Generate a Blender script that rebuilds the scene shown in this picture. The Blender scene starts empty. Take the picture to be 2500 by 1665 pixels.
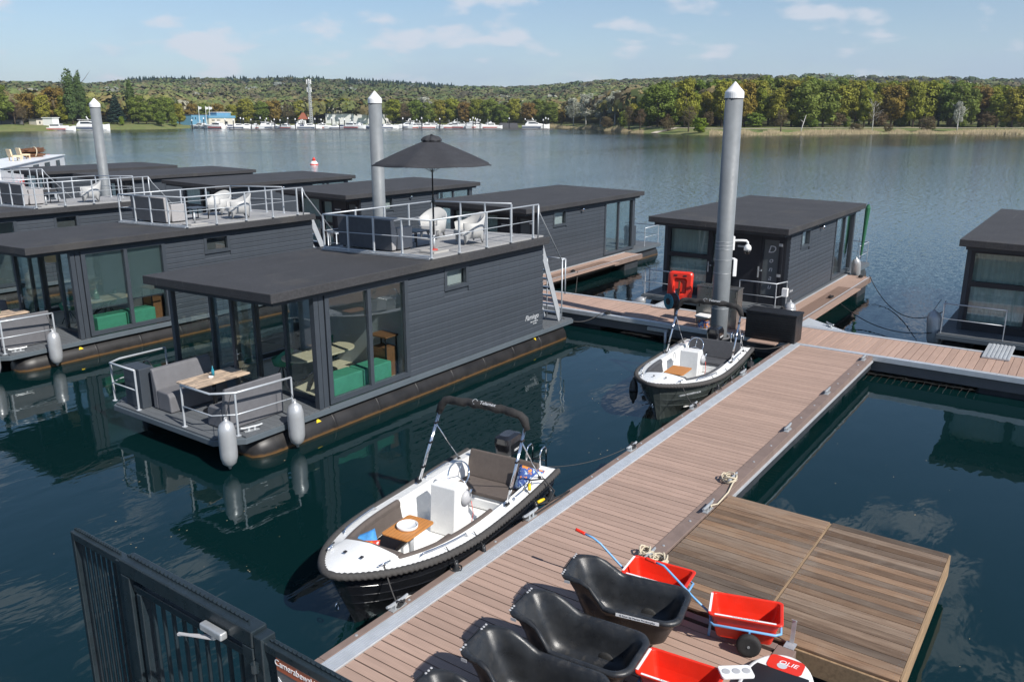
import bpy, bmesh, math, random
from mathutils import Vector, Matrix
R = math.radians
sc = bpy.context.scene
col = sc.collection
# ------------------------------------------------------------------ camera, sky, sun, exposure
PITCH, YAW, FPX, HCAM = 0.264864, 0.622984, 2006.0, 6.5
cam_d = bpy.data.cameras.new('camera'); cam = bpy.data.objects.new('camera', cam_d); col.objects.link(cam)
cam_d.sensor_width = 36.0; cam_d.lens = FPX / 2500 * 36.0; cam_d.clip_start = 0.1; cam_d.clip_end = 9000
_F = Vector((math.cos(YAW), math.sin(YAW), 0)); _Rt = Vector((math.sin(YAW), -math.cos(YAW), 0))
_fw = _F * math.cos(PITCH) + Vector((0, 0, -math.sin(PITCH))); _up = _F * math.sin(PITCH) + Vector((0, 0, math.cos(PITCH)))
cam.matrix_world = Matrix(((_Rt.x, _up.x, -_fw.x, 0), (_Rt.y, _up.y, -_fw.y, 0), (_Rt.z, _up.z, -_fw.z, HCAM), (0, 0, 0, 1)))
sc.camera = cam
SUN_EL, SUN_AZ = R(42.5), R(-100)
sdir = Vector((math.cos(SUN_EL) * math.cos(SUN_AZ), math.cos(SUN_EL) * math.sin(SUN_AZ), math.sin(SUN_EL)))
w = bpy.data.worlds.new('World'); sc.world = w; w.use_nodes = True
CLOUD_OFF = 23.0
def make_world():
    nt = w.node_tree; N = nt.nodes; L = nt.links
    for n in list(N): N.remove(n)
    out = N.new('ShaderNodeOutputWorld'); bg = N.new('ShaderNodeBackground'); bg.inputs['Strength'].default_value = 0.088
    sky = N.new('ShaderNodeTexSky'); sky.sky_type = 'NISHITA'; sky.sun_disc = False
    sky.sun_elevation = SUN_EL; sky.sun_rotation = math.atan2(sdir.x, sdir.y); sky.altitude = 20
    sky.air_density = 1.0; sky.dust_density = 0.15; sky.ozone_density = 3.5
    tc = N.new('ShaderNodeTexCoord'); sx = N.new('ShaderNodeSeparateXYZ'); L.new(tc.outputs['Generated'], sx.inputs[0])
    def m(op, a, b=None, clamp=False):
        n = N.new('ShaderNodeMath'); n.operation = op; n.use_clamp = clamp
        for i, v in enumerate((a, b)):
            if v is None: continue
            if isinstance(v, (int, float)): n.inputs[i].default_value = v
            else: L.new(v, n.inputs[i])
        return n.outputs[0]
    zc = m('MAXIMUM', sx.outputs[2], 0.0)
    cx = N.new('ShaderNodeCombineXYZ')
    L.new(m('MULTIPLY', sx.outputs[0], 9.0), cx.inputs[0]); L.new(m('MULTIPLY', sx.outputs[1], 9.0), cx.inputs[1]); L.new(m('MULTIPLY', m('POWER', zc, 0.8), 19.0), cx.inputs[2])
    def noise(scale, det, rough, dist=0, off=0.):
        ad = N.new('ShaderNodeVectorMath'); ad.operation = 'ADD'; ad.inputs[1].default_value = (off, off * .7, off * .4); L.new(cx.outputs[0], ad.inputs[0])
        n = N.new('ShaderNodeTexNoise'); n.inputs['Scale'].default_value = scale; n.inputs['Detail'].default_value = det
        n.inputs['Roughness'].default_value = rough; n.inputs['Distortion'].default_value = dist; L.new(ad.outputs[0], n.inputs['Vector']); return n.outputs[0]
    def ramp(v, a, b):
        n = N.new('ShaderNodeMapRange'); n.interpolation_type = 'SMOOTHSTEP'; n.inputs[1].default_value = a; n.inputs[2].default_value = b; L.new(v, n.inputs[0]); return n.outputs[0]
    big = noise(0.38, 2, 0.5, 0, CLOUD_OFF); puff = noise(1.5, 7, 0.46, 0.1, CLOUD_OFF + 3.1)
    s = m('ADD', m('ADD', m('MULTIPLY', puff, 0.74), m('MULTIPLY', big, 0.36)), m('MULTIPLY', ramp(zc, 0.30, 0.03), 0.045))
    cum = ramp(s, 0.605, 0.71)
    veil = ramp(noise(0.8, 6, 0.55, 0, CLOUD_OFF + 9.), 0.36, 0.72)
    lowm = zc
    haze = m('MULTIPLY', ramp(zc, 0.20, -0.02), m('ADD', m('MULTIPLY', veil, 0.30), 0.62))
    hz = N.new('ShaderNodeMixRGB'); L.new(haze, hz.inputs[0]); L.new(sky.outputs[0], hz.inputs[1]); hz.inputs[2].default_value = (3.95, 5.0, 6.6, 1)
    mask = m('MULTIPLY', cum, 0.66)
    mix = N.new('ShaderNodeMixRGB'); L.new(mask, mix.inputs[0]); L.new(hz.outputs[0], mix.inputs[1]); mix.inputs[2].default_value = (6.7, 6.85, 7.5, 1)
    L.new(mix.outputs[0], bg.inputs[0]); L.new(bg.outputs[0], out.inputs[0])
make_world()
sl = bpy.data.lights.new('sun', 'SUN'); sl.energy = 4.7; sl.angle = R(0.53); sl.color = (1.0, 0.955, 0.89)
sun = bpy.data.objects.new('sun', sl); col.objects.link(sun); sun.location = (60, -120, 150)
sun.rotation_euler = sdir.to_track_quat('Z', 'Y').to_euler()
sc.view_settings.view_transform = 'Standard'; sc.view_settings.look = 'None'; sc.view_settings.exposure = 0.36; sc.view_settings.gamma = 1.0
sc.render.engine = 'CYCLES'
sc.cycles.max_bounces = 8; sc.cycles.transparent_max_bounces = 24; sc.cycles.glossy_bounces = 4; sc.cycles.diffuse_bounces = 3
try: sc.cycles.sample_clamp_indirect = 4.0
except Exception: pass

def at(u, v, z=0.0):
    """point on the level plane z seen at photograph pixel (u, v)"""
    x = (u - 1250) / FPX; y = (v - 832.5) / FPX
    f = math.cos(PITCH) - y * math.sin(PITCH); up = -math.sin(PITCH) - y * math.cos(PITCH)
    d = _F * f + _Rt * x
    t = (z - HCAM) / up
    return Vector((d.x * t, d.y * t, z))
def azim(u):
    return (_F + _Rt * ((u - 1250) / FPX * 1.0)).normalized()

# ------------------------------------------------------------------ materials
MATS = {}
def nodes(name):
    m = bpy.data.materials.new(name); m.use_nodes = True; MATS[name] = m
    nt = m.node_tree; return m, nt.nodes, nt.links, nt.nodes['Principled BSDF']
def tnoise(N, L, vec, scale, det=4, rough=.55, dist=0):
    n = N.new('ShaderNodeTexNoise'); n.inputs['Scale'].default_value = scale; n.inputs['Detail'].default_value = det
    n.inputs['Roughness'].default_value = rough; n.inputs['Distortion'].default_value = dist; L.new(vec, n.inputs['Vector']); return n.outputs[0]
def tramp(N, L, v, a, b, lo=0., hi=1.):
    n = N.new('ShaderNodeMapRange'); n.inputs[1].default_value = a; n.inputs[2].default_value = b
    n.inputs[3].default_value = lo; n.inputs[4].default_value = hi; L.new(v, n.inputs[0]); return n.outputs[0]
def tmul(N, L, c, f):
    n = N.new('ShaderNodeMixRGB'); n.blend_type = 'MULTIPLY'; n.inputs[0].default_value = 1
    for i, v in ((1, c), (2, f)):
        if isinstance(v, tuple): n.inputs[i].default_value = v if len(v) == 4 else (*v, 1)
        elif isinstance(v, float): n.inputs[i].default_value = (v, v, v, 1)
        else: L.new(v, n.inputs[i])
    return n.outputs[0]
def tmix(N, L, f, a, b):
    n = N.new('ShaderNodeMixRGB')
    for i, v in ((0, f), (1, a), (2, b)):
        if isinstance(v, tuple): n.inputs[i].default_value = (*v, 1)
        elif isinstance(v, float): n.inputs[i].default_value = v
        else: L.new(v, n.inputs[i])
    return n.outputs[0]
def tmath(N, L, op, a, b=0.):
    n = N.new('ShaderNodeMath'); n.operation = op
    for i, v in enumerate((a, b)):
        if isinstance(v, (int, float)): n.inputs[i].default_value = v
        else: L.new(v, n.inputs[i])
    return n.outputs[0]
def tpos(N, L, sc3=(1, 1, 1)):
    g = N.new('ShaderNodeNewGeometry'); mp = N.new('ShaderNodeVectorMath'); mp.operation = 'MULTIPLY'; mp.inputs[1].default_value = sc3
    L.new(g.outputs['Position'], mp.inputs[0]); return mp.outputs[0]
def pmat(name, c, rough=.5, metal=0., var=.12, scale=3., bump=0., bscale=60., spec=.5, orand=0., sc3=(1, 1, 1), dirt=0., coat=0.):
    m, N, L, B = nodes(name)
    vec = tpos(N, L, sc3)
    f = tramp(N, L, tnoise(N, L, vec, scale, 6, .6), .25, .75, 1 - var, 1 + var)
    cc = tmul(N, L, c, f)
    if orand:
        oi = N.new('ShaderNodeObjectInfo'); cc = tmul(N, L, cc, tramp(N, L, oi.outputs['Random'], 0, 1, 1 - orand, 1 + orand))
    if dirt:
        d = tramp(N, L, tnoise(N, L, vec, scale * .35, 8, .7, .4), .52, .70, 0, dirt)
        cc = tmix(N, L, d, cc, tuple(x * .45 for x in c))
    L.new(cc, B.inputs['Base Color'])
    rr = tramp(N, L, tnoise(N, L, vec, scale * 2.3, 4), .3, .7, max(rough - .08, .02), min(rough + .08, 1)); L.new(rr, B.inputs['Roughness'])
    B.inputs['Metallic'].default_value = metal; B.inputs['Specular IOR Level'].default_value = spec
    if coat: B.inputs['Coat Weight'].default_value = coat; B.inputs['Coat Roughness'].default_value = .08
    if bump:
        b = N.new('ShaderNodeBump'); b.inputs['Strength'].default_value = bump; b.inputs['Distance'].default_value = .01
        L.new(tnoise(N, L, vec, bscale, 4, .6), b.inputs['Height']); L.new(b.outputs[0], B.inputs['Normal'])
    return m
SID = (.045, .054, .067)
pmat('siding', SID, .55, var=.09, scale=1.4, bump=.12, bscale=40, orand=.10, sc3=(5, 5, .5))
pmat('trim', (.044, .053, .065), .45, var=.06)
pmat('trim_light', (.095, .115, .132), .45, var=.08, dirt=.25)
pmat('front_dark', (.018, .020, .026), .5, var=.10, bump=.1)
pmat('soffit', (.035, .04, .048), .6, var=.1)
pmat('deck_grey', (.105, .115, .125), .7, var=.14, scale=4, bump=.3, bscale=90, orand=.08, sc3=(6, 1, 1))
def mat_pontoon():
    m, N, L, B = nodes('pontoon'); vec = tpos(N, L); sx = N.new('ShaderNodeSeparateXYZ'); L.new(vec, sx.inputs[0])
    c = tmul(N, L, (.020, .019, .019), tramp(N, L, tnoise(N, L, vec, 2.5, 6, .65), .3, .7, .6, 1.5))
    z = tmath(N, L, 'ADD', sx.outputs[2], tmath(N, L, 'MULTIPLY', tnoise(N, L, vec, 9, 4), .06))
    c = tmix(N, L, tramp(N, L, z, .05, .10, .75, 0), c, (.16, .085, .030))
    L.new(c, B.inputs['Base Color']); B.inputs['Roughness'].default_value = .42; B.inputs['Specular IOR Level'].default_value = .35
mat_pontoon()
pmat('steel_rail', (.50, .53, .56), .42, metal=.35, var=.08, scale=8)
pmat('galv', (.50, .52, .53), .45, metal=.55, var=.22, scale=9)
pmat('chrome', (.82, .83, .85), .10, metal=1., var=.02)
pmat('alu', (.60, .63, .66), .42, metal=.45, var=.10, scale=6)
pmat('inox', (.42, .40, .37), .30, metal=.9, var=.10, scale=2, sc3=(1, 1, .2))
pmat('white_gel', (.80, .80, .78), .25, var=.03, scale=4, coat=.3)
pmat('white_plastic', (.78, .78, .77), .4, var=.04)
pmat('grey_plastic', (.42, .42, .43), .45, var=.06)
pmat('black_plastic', (.016, .017, .019), .38, var=.25, scale=4, bump=.10, bscale=150)
def mat_tub():
    m, N, L, B = nodes('tub_black'); vec = tpos(N, L); c = tmul(N, L, (.020, .022, .025), tramp(N, L, tnoise(N, L, vec, 6, 5), .3, .7, .75, 1.3))
    g = N.new('ShaderNodeNewGeometry'); sx = N.new('ShaderNodeSeparateXYZ'); L.new(g.outputs['Normal'], sx.inputs[0])
    dust = tmath(N, L, 'MULTIPLY', tramp(N, L, tnoise(N, L, vec, 9, 8, .7, .4), .50, .72, 0, .55), tramp(N, L, sx.outputs[2], .2, .9, .15, 1))
    scr = tramp(N, L, tnoise(N, L, tpos(N, L, (4, 60, 60)), 1.5, 3, .6), .66, .70, 0, .35)
    c = tmix(N, L, dust, c, (.085, .078, .068)); c = tmix(N, L, scr, c, (.07, .07, .072)); L.new(c, B.inputs['Base Color'])
    L.new(tramp(N, L, tnoise(N, L, vec, 7, 4), .3, .7, .24, .50), B.inputs['Roughness'])
    b = N.new('ShaderNodeBump'); b.inputs['Strength'].default_value = .2; b.inputs['Distance'].default_value = .01; L.new(tnoise(N, L, vec, 120, 3), b.inputs['Height']); L.new(b.outputs[0], B.inputs['Normal'])
mat_tub()
pmat('black_paint', (.012, .013, .015), .3, var=.15)
pmat('hull_black', (.013, .014, .017), .18, var=.15, coat=.5)
pmat('hull_green', (.060, .070, .066), .18, var=.12, coat=.5)
pmat('red_tub', (.72, .030, .012), .38, var=.08, scale=6, bump=.10, bscale=70)
pmat('red_case', (.68, .035, .018), .35, var=.08)
pmat('blue_tube', (.16, .38, .66), .35, var=.1)
pmat('tyre', (.022, .022, .022), .8, var=.25, scale=40, bump=.5, bscale=120)
pmat('rope_dark', (.055, .052, .050), .85, var=.25, scale=30, bump=.5, bscale=160)
pmat('rope_white', (.55, .48, .36), .9, var=.25, scale=40, bump=.6, bscale=200)
pmat('rope_black', (.02, .02, .022), .8, var=.2)
pmat('canvas_black', (.022, .021, .021), .85, var=.35, scale=9, bump=.6, bscale=25)
pmat('cushion_taupe', (.105, .085, .074), .85, var=.12, scale=12, bump=.4, bscale=220)
pmat('cushion_grey', (.062, .064, .072), .85, var=.12, scale=12, bump=.4, bscale=220)
pmat('leather_grey', (.135, .135, .145), .55, var=.10, scale=8, bump=.3, bscale=160)
pmat('fabric_sofa', (.33, .32, .32), .9, var=.10, scale=20, bump=.3, bscale=260)
pmat('sofa_back', (.085, .09, .10), .9, var=.14, scale=8, bump=.3, bscale=200)
pmat('chair_white', (.44, .44, .43), .5, var=.05, bump=.1, bscale=200)
pmat('parasol', (.030, .031, .036), .85, var=.16, scale=5, bump=.3, bscale=200)
pmat('parasol_green', (.012, .10, .045), .8, var=.2)
pmat('frosted', (.10, .115, .12), .35, var=.1)
pmat('green_velvet', (.050, .235, .150), .8, var=.16, scale=6, bump=.2, bscale=60)
pmat('wood_light', (.52, .44, .32), .5, var=.14, scale=5, sc3=(1, 7, 1))
pmat('wood_floor', (.55, .47, .35), .5, var=.18, scale=3, sc3=(1, 8, 1))
pmat('wood_dark', (.16, .075, .035), .5, var=.3, scale=6, sc3=(6, 6, 1))
pmat('inner_wall', (.36, .37, .38), .8, var=.05)
pmat('inner_dark', (.06, .06, .065), .8, var=.1)
pmat('blind', (.52, .64, .67), .6, var=.05)
pmat('curtain', (.40, .47, .46), .85, var=.16, scale=3, sc3=(14, 14, .3))
pmat('glass_green', (.10, .20, .13), .08, var=.1, coat=.5)
pmat('dried_flower', (.42, .32, .20), .9, var=.2)
pmat('fender_silver', (.44, .45, .46), .36, metal=.35, var=.10, scale=5)
pmat('fender_dark', (.03, .032, .036), .4, var=.2)
pmat('yellow', (.80, .55, .02), .5, var=.06)
pmat('orange', (.80, .22, .02), .5, var=.1)
pmat('teal', (.02, .22, .30), .4, var=.12)
pmat('hose', (.06, .03, .028), .55, var=.2)
pmat('paper', (.80, .80, .80), .6, var=.03)
pmat('ink', (.02, .02, .025), .6, var=.05)
pmat('ink_blue', (.03, .16, .55), .5, var=.05)
pmat('letter_silver', (.62, .64, .66), .4, metal=.2, var=.04)
pmat('sign_orange', (.42, .105, .045), .5, var=.06)
pmat('sign_grey', (.13, .13, .13), .5, var=.06)
pmat('gate_paint', (.017, .026, .032), .32, var=.25, scale=9, bump=.08, bscale=50, dirt=.2)
pmat('pile_grey', (.175, .19, .20), .55, var=.12, scale=4, bump=.25, bscale=120, dirt=.12)
pmat('cap_strip', (.20, .145, .122), .65, var=.14, scale=4, bump=.2, bscale=120, orand=.05, dirt=.2)
pmat('float_dark', (.028, .032, .038), .6, var=.4, scale=4, bump=.2, bscale=20, dirt=.5)
pmat('concrete', (.36, .35, .33), .85, var=.14, scale=2, bump=.3, bscale=30)
pmat('beam_wood', (.30, .20, .115), .75, var=.3, scale=3, sc3=(.8, 6, 6), bump=.3, bscale=40, dirt=.3)
pmat('terrace_carpet', (.30, .30, .30), .95, var=.35, scale=55, bump=.8, bscale=140)
pmat('path_sand', (.50, .44, .34), .95, var=.15, scale=.3)
pmat('bark', (.10, .078, .058), .9, var=.35, scale=1.5)
pmat('bark_birch', (.62, .60, .56), .8, var=.25, scale=2)
pmat('wall_white', (.82, .82, .80), .7, var=.06, scale=.3)
pmat('wall_cream', (.62, .58, .50), .7, var=.06, scale=.3)
pmat('wall_blue', (.13, .30, .44), .6, var=.08, scale=.3)
pmat('roof_tile', (.30, .09, .05), .8, var=.15)
pmat('roof_grey', (.10, .10, .105), .7, var=.1)
pmat('dark_window', (.02, .024, .03), .12, var=.1)
pmat('barge_white', (.75, .76, .77), .4, var=.06)
pmat('barge_red', (.42, .04, .025), .5, var=.1)
pmat('pale_wood', (.70, .55, .35), .6, var=.15)
pmat('navy_cover', (.02, .035, .10), .7, var=.2)
pmat('cloth_red', (.55, .09, .05), .85, var=.6, scale=14)
pmat('cloth_blue', (.06, .27, .60), .75, var=.35, scale=10)

def mat_print(name, base, cols, scale):
    m, N, L, B = nodes(name); vec = tpos(N, L)
    v = N.new('ShaderNodeTexVoronoi'); v.inputs['Scale'].default_value = scale; L.new(vec, v.inputs['Vector'])
    cr = N.new('ShaderNodeValToRGB'); cr.color_ramp.interpolation = 'CONSTANT'
    els = cr.color_ramp.elements; els[0].color = (*base, 1); els[1].position = .42; els[1].color = (*cols[0], 1)
    for i, c in enumerate(cols[1:]):
        e = els.new(.55 + .14 * i); e.color = (*c, 1)
    L.new(tnoise(N, L, vec, scale * .6, 3), cr.inputs[0]); L.new(cr.outputs[0], B.inputs['Base Color']); B.inputs['Roughness'].default_value = .85
mat_print('floral_blue', (.45, .58, .72), [(.05, .10, .30), (.70, .25, .05), (.60, .03, .06)], 16)
mat_print('floral_red', (.70, .70, .68), [(.60, .05, .03), (.75, .22, .02), (.05, .10, .35)], 22)

def mat_roof():
    m, N, L, B = nodes('roof_felt'); vec = tpos(N, L)
    fine = tmul(N, L, tramp(N, L, tnoise(N, L, vec, 70, 2, .7), .3, .7, .55, 1.5), tramp(N, L, tnoise(N, L, vec, 22, 4, .7), .3, .7, .80, 1.22))
    bigv = tramp(N, L, tnoise(N, L, vec, .9, 5, .6, .3), .3, .7, .86, 1.16)
    c = tmul(N, L, tmul(N, L, (.036, .036, .039), fine), bigv)
    sx = N.new('ShaderNodeSeparateXYZ'); L.new(vec, sx.inputs[0])
    fr = tmath(N, L, 'FRACT', tmath(N, L, 'ADD', tmath(N, L, 'MULTIPLY', sx.outputs[1], 1.0), tmath(N, L, 'MULTIPLY', tnoise(N, L, vec, .8, 2), .05)))
    seam = tramp(N, L, tmath(N, L, 'ABSOLUTE', tmath(N, L, 'SUBTRACT', fr, .5)), .0, .012, 1, 0)
    brk = tramp(N, L, tnoise(N, L, vec, 2.2, 4), .46, .58, 0, .8)
    c = tmix(N, L, tmath(N, L, 'MULTIPLY', seam, brk), c, (.13, .13, .13))
    pud = tramp(N, L, tnoise(N, L, vec, .55, 6, .65, .5), .56, .64, 0, .22); c = tmix(N, L, pud, c, (.095, .085, .07))
    L.new(c, B.inputs['Base Color']); B.inputs['Roughness'].default_value = .82
    b = N.new('ShaderNodeBump'); b.inputs['Strength'].default_value = .5; b.inputs['Distance'].default_value = .01
    L.new(tnoise(N, L, vec, 110, 3), b.inputs['Height']); L.new(b.outputs[0], B.inputs['Normal'])
mat_roof()
def mat_plank(name, c, axis, pitch=.02, rand=.10):
    m, N, L, B = nodes(name); vec = tpos(N, L)
    st = tpos(N, L, (14, 1.2, 1) if axis == 0 else (1.2, 14, 1))
    f = tramp(N, L, tnoise(N, L, st, 1.6, 6, .65), .25, .75, .86, 1.12)
    oi = N.new('ShaderNodeObjectInfo'); f2 = tramp(N, L, oi.outputs['Random'], 0, 1, 1 - rand, 1 + rand)
    cc = tmul(N, L, tmul(N, L, c, f), f2)
    d = tramp(N, L, tnoise(N, L, vec, .7, 8, .7, .6), .50, .72, 0, .32); cc = tmix(N, L, d, cc, tuple(x * .62 for x in c))
    sx = N.new('ShaderNodeSeparateXYZ'); L.new(vec, sx.inputs[0])
    s = tmath(N, L, 'SINE', tmath(N, L, 'MULTIPLY', sx.outputs[axis], 2 * math.pi / pitch))
    cc = tmul(N, L, cc, tramp(N, L, s, -1, -.2, .66, 1.0))
    L.new(cc, B.inputs['Base Color']); B.inputs['Roughness'].default_value = .72
    b = N.new('ShaderNodeBump'); b.inputs['Strength'].default_value = .35; b.inputs['Distance'].default_value = .003
    L.new(s, b.inputs['Height']); L.new(b.outputs[0], B.inputs['Normal'])
COMP = (.42, .290, .228)
mat_plank('comp_x', COMP, 0); mat_plank('comp_y', (.44, .300, .236), 1)
def mat_oldwood():
    m, N, L, B = nodes('old_wood'); st = tpos(N, L, (16, 1.1, 1)); vec = tpos(N, L)
    oi = N.new('ShaderNodeObjectInfo')
    g = tnoise(N, L, st, 1.5, 8, .7, .3)
    c = tmix(N, L, tramp(N, L, g, .3, .7), (.098, .062, .040), (.225, .168, .122))
    hue = tmix(N, L, tramp(N, L, oi.outputs['Random'], 0, 1), (1.22, 1.02, .82), (.92, .96, 1.0))
    c = tmul(N, L, c, hue)
    r2 = tmath(N, L, 'FRACT', tmath(N, L, 'MULTIPLY', oi.outputs['Random'], 7.31)); c = tmul(N, L, c, tramp(N, L, r2, 0, 1, .66, 1.62))
    pale = tramp(N, L, tnoise(N, L, vec, 1.3, 6, .65, .5), .52, .70, 0, .35); c = tmix(N, L, pale, c, (.30, .25, .20))
    sx = N.new('ShaderNodeSeparateXYZ'); L.new(vec, sx.inputs[0])
    s = tmath(N, L, 'SINE', tmath(N, L, 'MULTIPLY', sx.outputs[0], 2 * math.pi / .022)); c = tmul(N, L, c, tramp(N, L, s, -1, -.2, .70, 1.0))
    L.new(c, B.inputs['Base Color']); B.inputs['Roughness'].default_value = .75
    b = N.new('ShaderNodeBump'); b.inputs['Strength'].default_value = .5; b.inputs['Distance'].default_value = .004
    L.new(tmath(N, L, 'ADD', s, g), b.inputs['Height']); L.new(b.outputs[0], B.inputs['Normal'])
mat_oldwood()
def mat_teak(name, axis=1):
    m, N, L, B = nodes(name); tc = N.new('ShaderNodeTexCoord'); sx = N.new('ShaderNodeSeparateXYZ'); L.new(tc.outputs['Object'], sx.inputs[0])
    st = N.new('ShaderNodeVectorMath'); st.operation = 'MULTIPLY'; st.inputs[1].default_value = (3, 30, 3); L.new(tc.outputs['Object'], st.inputs[0])
    c = tmix(N, L, tnoise(N, L, st.outputs[0], 2, 5), (.40, .155, .035), (.62, .27, .075))
    s = tmath(N, L, 'ABSOLUTE', tmath(N, L, 'SUBTRACT', tmath(N, L, 'FRACT', tmath(N, L, 'MULTIPLY', sx.outputs[axis], 17.)), .5))
    c = tmul(N, L, c, tramp(N, L, s, .42, .47, 1., .55))
    L.new(c, B.inputs['Base Color']); B.inputs['Roughness'].default_value = .4
mat_teak('teak')
def mat_patch():
    m, N, L, B = nodes('patchwork_wood'); vec = tpos(N, L, (3.2, 24, 1))
    br = N.new('ShaderNodeTexBrick'); L.new(vec, br.inputs['Vector']); br.inputs['Scale'].default_value = 1.0; br.inputs['Mortar Size'].default_value = .0
    br.inputs['Color1'].default_value = (.66, .50, .36, 1); br.inputs['Color2'].default_value = (.20, .16, .13, 1); br.inputs['Bias'].default_value = -.15
    br.inputs['Brick Width'].default_value = .9; br.inputs['Row Height'].default_value = .9
    L.new(tmul(N, L, br.outputs[0], tramp(N, L, tnoise(N, L, vec, .9, 3), .3, .7, .75, 1.15)), B.inputs['Base Color']); B.inputs['Roughness'].default_value = .5
mat_patch()
def mat_glass(name, tint, refl=1.0, dark=.0):
    m, N, L, B = nodes(name); N.remove(B); out = N['Material Output']
    tr = N.new('ShaderNodeBsdfTransparent'); tr.inputs[0].default_value = (*tint, 1)
    gl = N.new('ShaderNodeBsdfGlossy'); gl.inputs['Roughness'].default_value = .01; gl.inputs['Color'].default_value = (.95, .97, 1, 1)
    g = N.new('ShaderNodeNewGeometry'); dt = N.new('ShaderNodeVectorMath'); dt.operation = 'DOT_PRODUCT'; L.new(g.outputs['Incoming'], dt.inputs[0]); L.new(g.outputs['Normal'], dt.inputs[1])
    ca = tmath(N, L, 'ABSOLUTE', dt.outputs['Value']); fr5 = tmath(N, L, 'POWER', tmath(N, L, 'SUBTRACT', 1.0, ca), 4.2); frv = tmath(N, L, 'ADD', tmath(N, L, 'MULTIPLY', fr5, .94), .05)
    mx = N.new('ShaderNodeMixShader'); L.new(tmath(N, L, 'MINIMUM', tmath(N, L, 'MULTIPLY', frv, refl), .95), mx.inputs[0])
    L.new(tr.outputs[0], mx.inputs[1]); L.new(gl.outputs[0], mx.inputs[2]); L.new(mx.outputs[0], out.inputs['Surface'])
mat_glass('glass', (.90, .94, .93), 1.25); mat_glass('clear_plastic', (.85, .87, .88), 1.2)
WAVE = .58
def mat_water():
    m, N, L, B = nodes('water_surface')
    g = N.new('ShaderNodeNewGeometry'); sx = N.new('ShaderNodeSeparateXYZ'); L.new(g.outputs['Position'], sx.inputs[0])
    B.inputs['Base Color'].default_value = (.0018, .0140, .0150, 1); B.inputs['Specular Tint'].default_value = (.74, .93, 1.0, 1); B.inputs['IOR'].default_value = 1.56
    open_ = tramp(N, L, sx.outputs[0], 23.5, 42., 0, 1)
    patch = tramp(N, L, tnoise(N, L, tpos(N, L, (.006, .02, 1)), 1., 4, .6, .5), .35, .65, .55, 1.15)
    v1 = tpos(N, L, (.9, 1.3, 1)); v2 = tpos(N, L, (2.6, 3.6, 1)); v3 = tpos(N, L, (.33, .55, 1)); v4 = tpos(N, L, (1.0, 2.2, 1))
    def bump(h, strength, dist, prev=None):
        b = N.new('ShaderNodeBump'); b.inputs['Distance'].default_value = dist
        if isinstance(strength, float): b.inputs['Strength'].default_value = strength
        else: L.new(strength, b.inputs['Strength'])
        L.new(h, b.inputs['Height'])
        if prev: L.new(prev, b.inputs['Normal'])
        return b.outputs[0]
    n0 = bump(tnoise(N, L, v4, 1.0, 3, .5, .3), .055, .12)
    def slope(scale, det, k):
        n = N.new('ShaderNodeTexNoise'); n.inputs['Scale'].default_value = 1; n.inputs['Detail'].default_value = det; n.inputs['Roughness'].default_value = .6
        L.new(tpos(N, L, scale), n.inputs['Vector'])
        q = N.new('ShaderNodeVectorMath'); q.operation = 'SUBTRACT'; L.new(n.outputs['Color'], q.inputs[0]); q.inputs[1].default_value = (.5, .5, .5)
        p = N.new('ShaderNodeVectorMath'); p.operation = 'MULTIPLY'; L.new(q.outputs[0], p.inputs[0]); p.inputs[1].default_value = (k, k, 0); return p.outputs[0]
    def vadd(a, b):
        q = N.new('ShaderNodeVectorMath'); q.operation = 'ADD'; L.new(a, q.inputs[0]); L.new(b, q.inputs[1]); return q.outputs[0]
    sl_ = vadd(slope((2.2, 3.4, 1), 3, WAVE * .5), slope((8., 12., 1), 2, WAVE * .65))
    L.new(tmath(N, L, 'ADD', tmath(N, L, 'MULTIPLY', tmath(N, L, 'MULTIPLY', tramp(N, L, sx.outputs[0], 30., 75., 0, 1), patch), .105), .018), B.inputs['Roughness'])
    ms = N.new('ShaderNodeVectorMath'); ms.operation = 'SCALE'; L.new(sl_, ms.inputs[0]); L.new(tmath(N, L, 'MULTIPLY', open_, patch), ms.inputs['Scale'])
    fin = N.new('ShaderNodeVectorMath'); fin.operation = 'NORMALIZE'; L.new(vadd(ms.outputs[0], n0), fin.inputs[0]); L.new(fin.outputs[0], B.inputs['Normal'])
    speck = None
mat_water()
def mat_leaf(name, c1, c2, trans=.25):
    m, N, L, B = nodes(name); oi = N.new('ShaderNodeObjectInfo'); vec = tpos(N, L)
    att = N.new('ShaderNodeAttribute'); att.attribute_name = 'tint'
    c = tmix(N, L, tramp(N, L, oi.outputs['Random'], 0, 1), c1, c2)
    c = tmul(N, L, c, tramp(N, L, att.outputs['Fac'], 0, 1, .72, 1.30))
    c = tmul(N, L, c, tramp(N, L, tnoise(N, L, vec, .35, 4), .3, .7, .82, 1.18))
    L.new(c, B.inputs['Base Color']); B.inputs['Roughness'].default_value = .7; B.inputs['Specular IOR Level'].default_value = .25
    tl = N.new('ShaderNodeBsdfTranslucent'); L.new(c, tl.inputs[0]); mx = N.new('ShaderNodeMixShader'); mx.inputs[0].default_value = trans
    L.new(B.outputs[0], mx.inputs[1]); L.new(tl.outputs[0], mx.inputs[2]); L.new(mx.outputs[0], N['Material Output'].inputs['Surface'])
mat_leaf('leaf_oak', (.200, .235, .026), (.275, .245, .036)); mat_leaf('leaf_green', (.125, .185, .028), (.165, .205, .036))
mat_leaf('leaf_gold', (.250, .190, .030), (.220, .145, .040)); mat_leaf('leaf_poplar', (.080, .125, .038), (.095, .138, .036))
mat_leaf('leaf_silver', (.40, .40, .34), (.34, .36, .27)); mat_leaf('leaf_conifer', (.016, .038, .026), (.026, .048, .030), .1)
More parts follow.
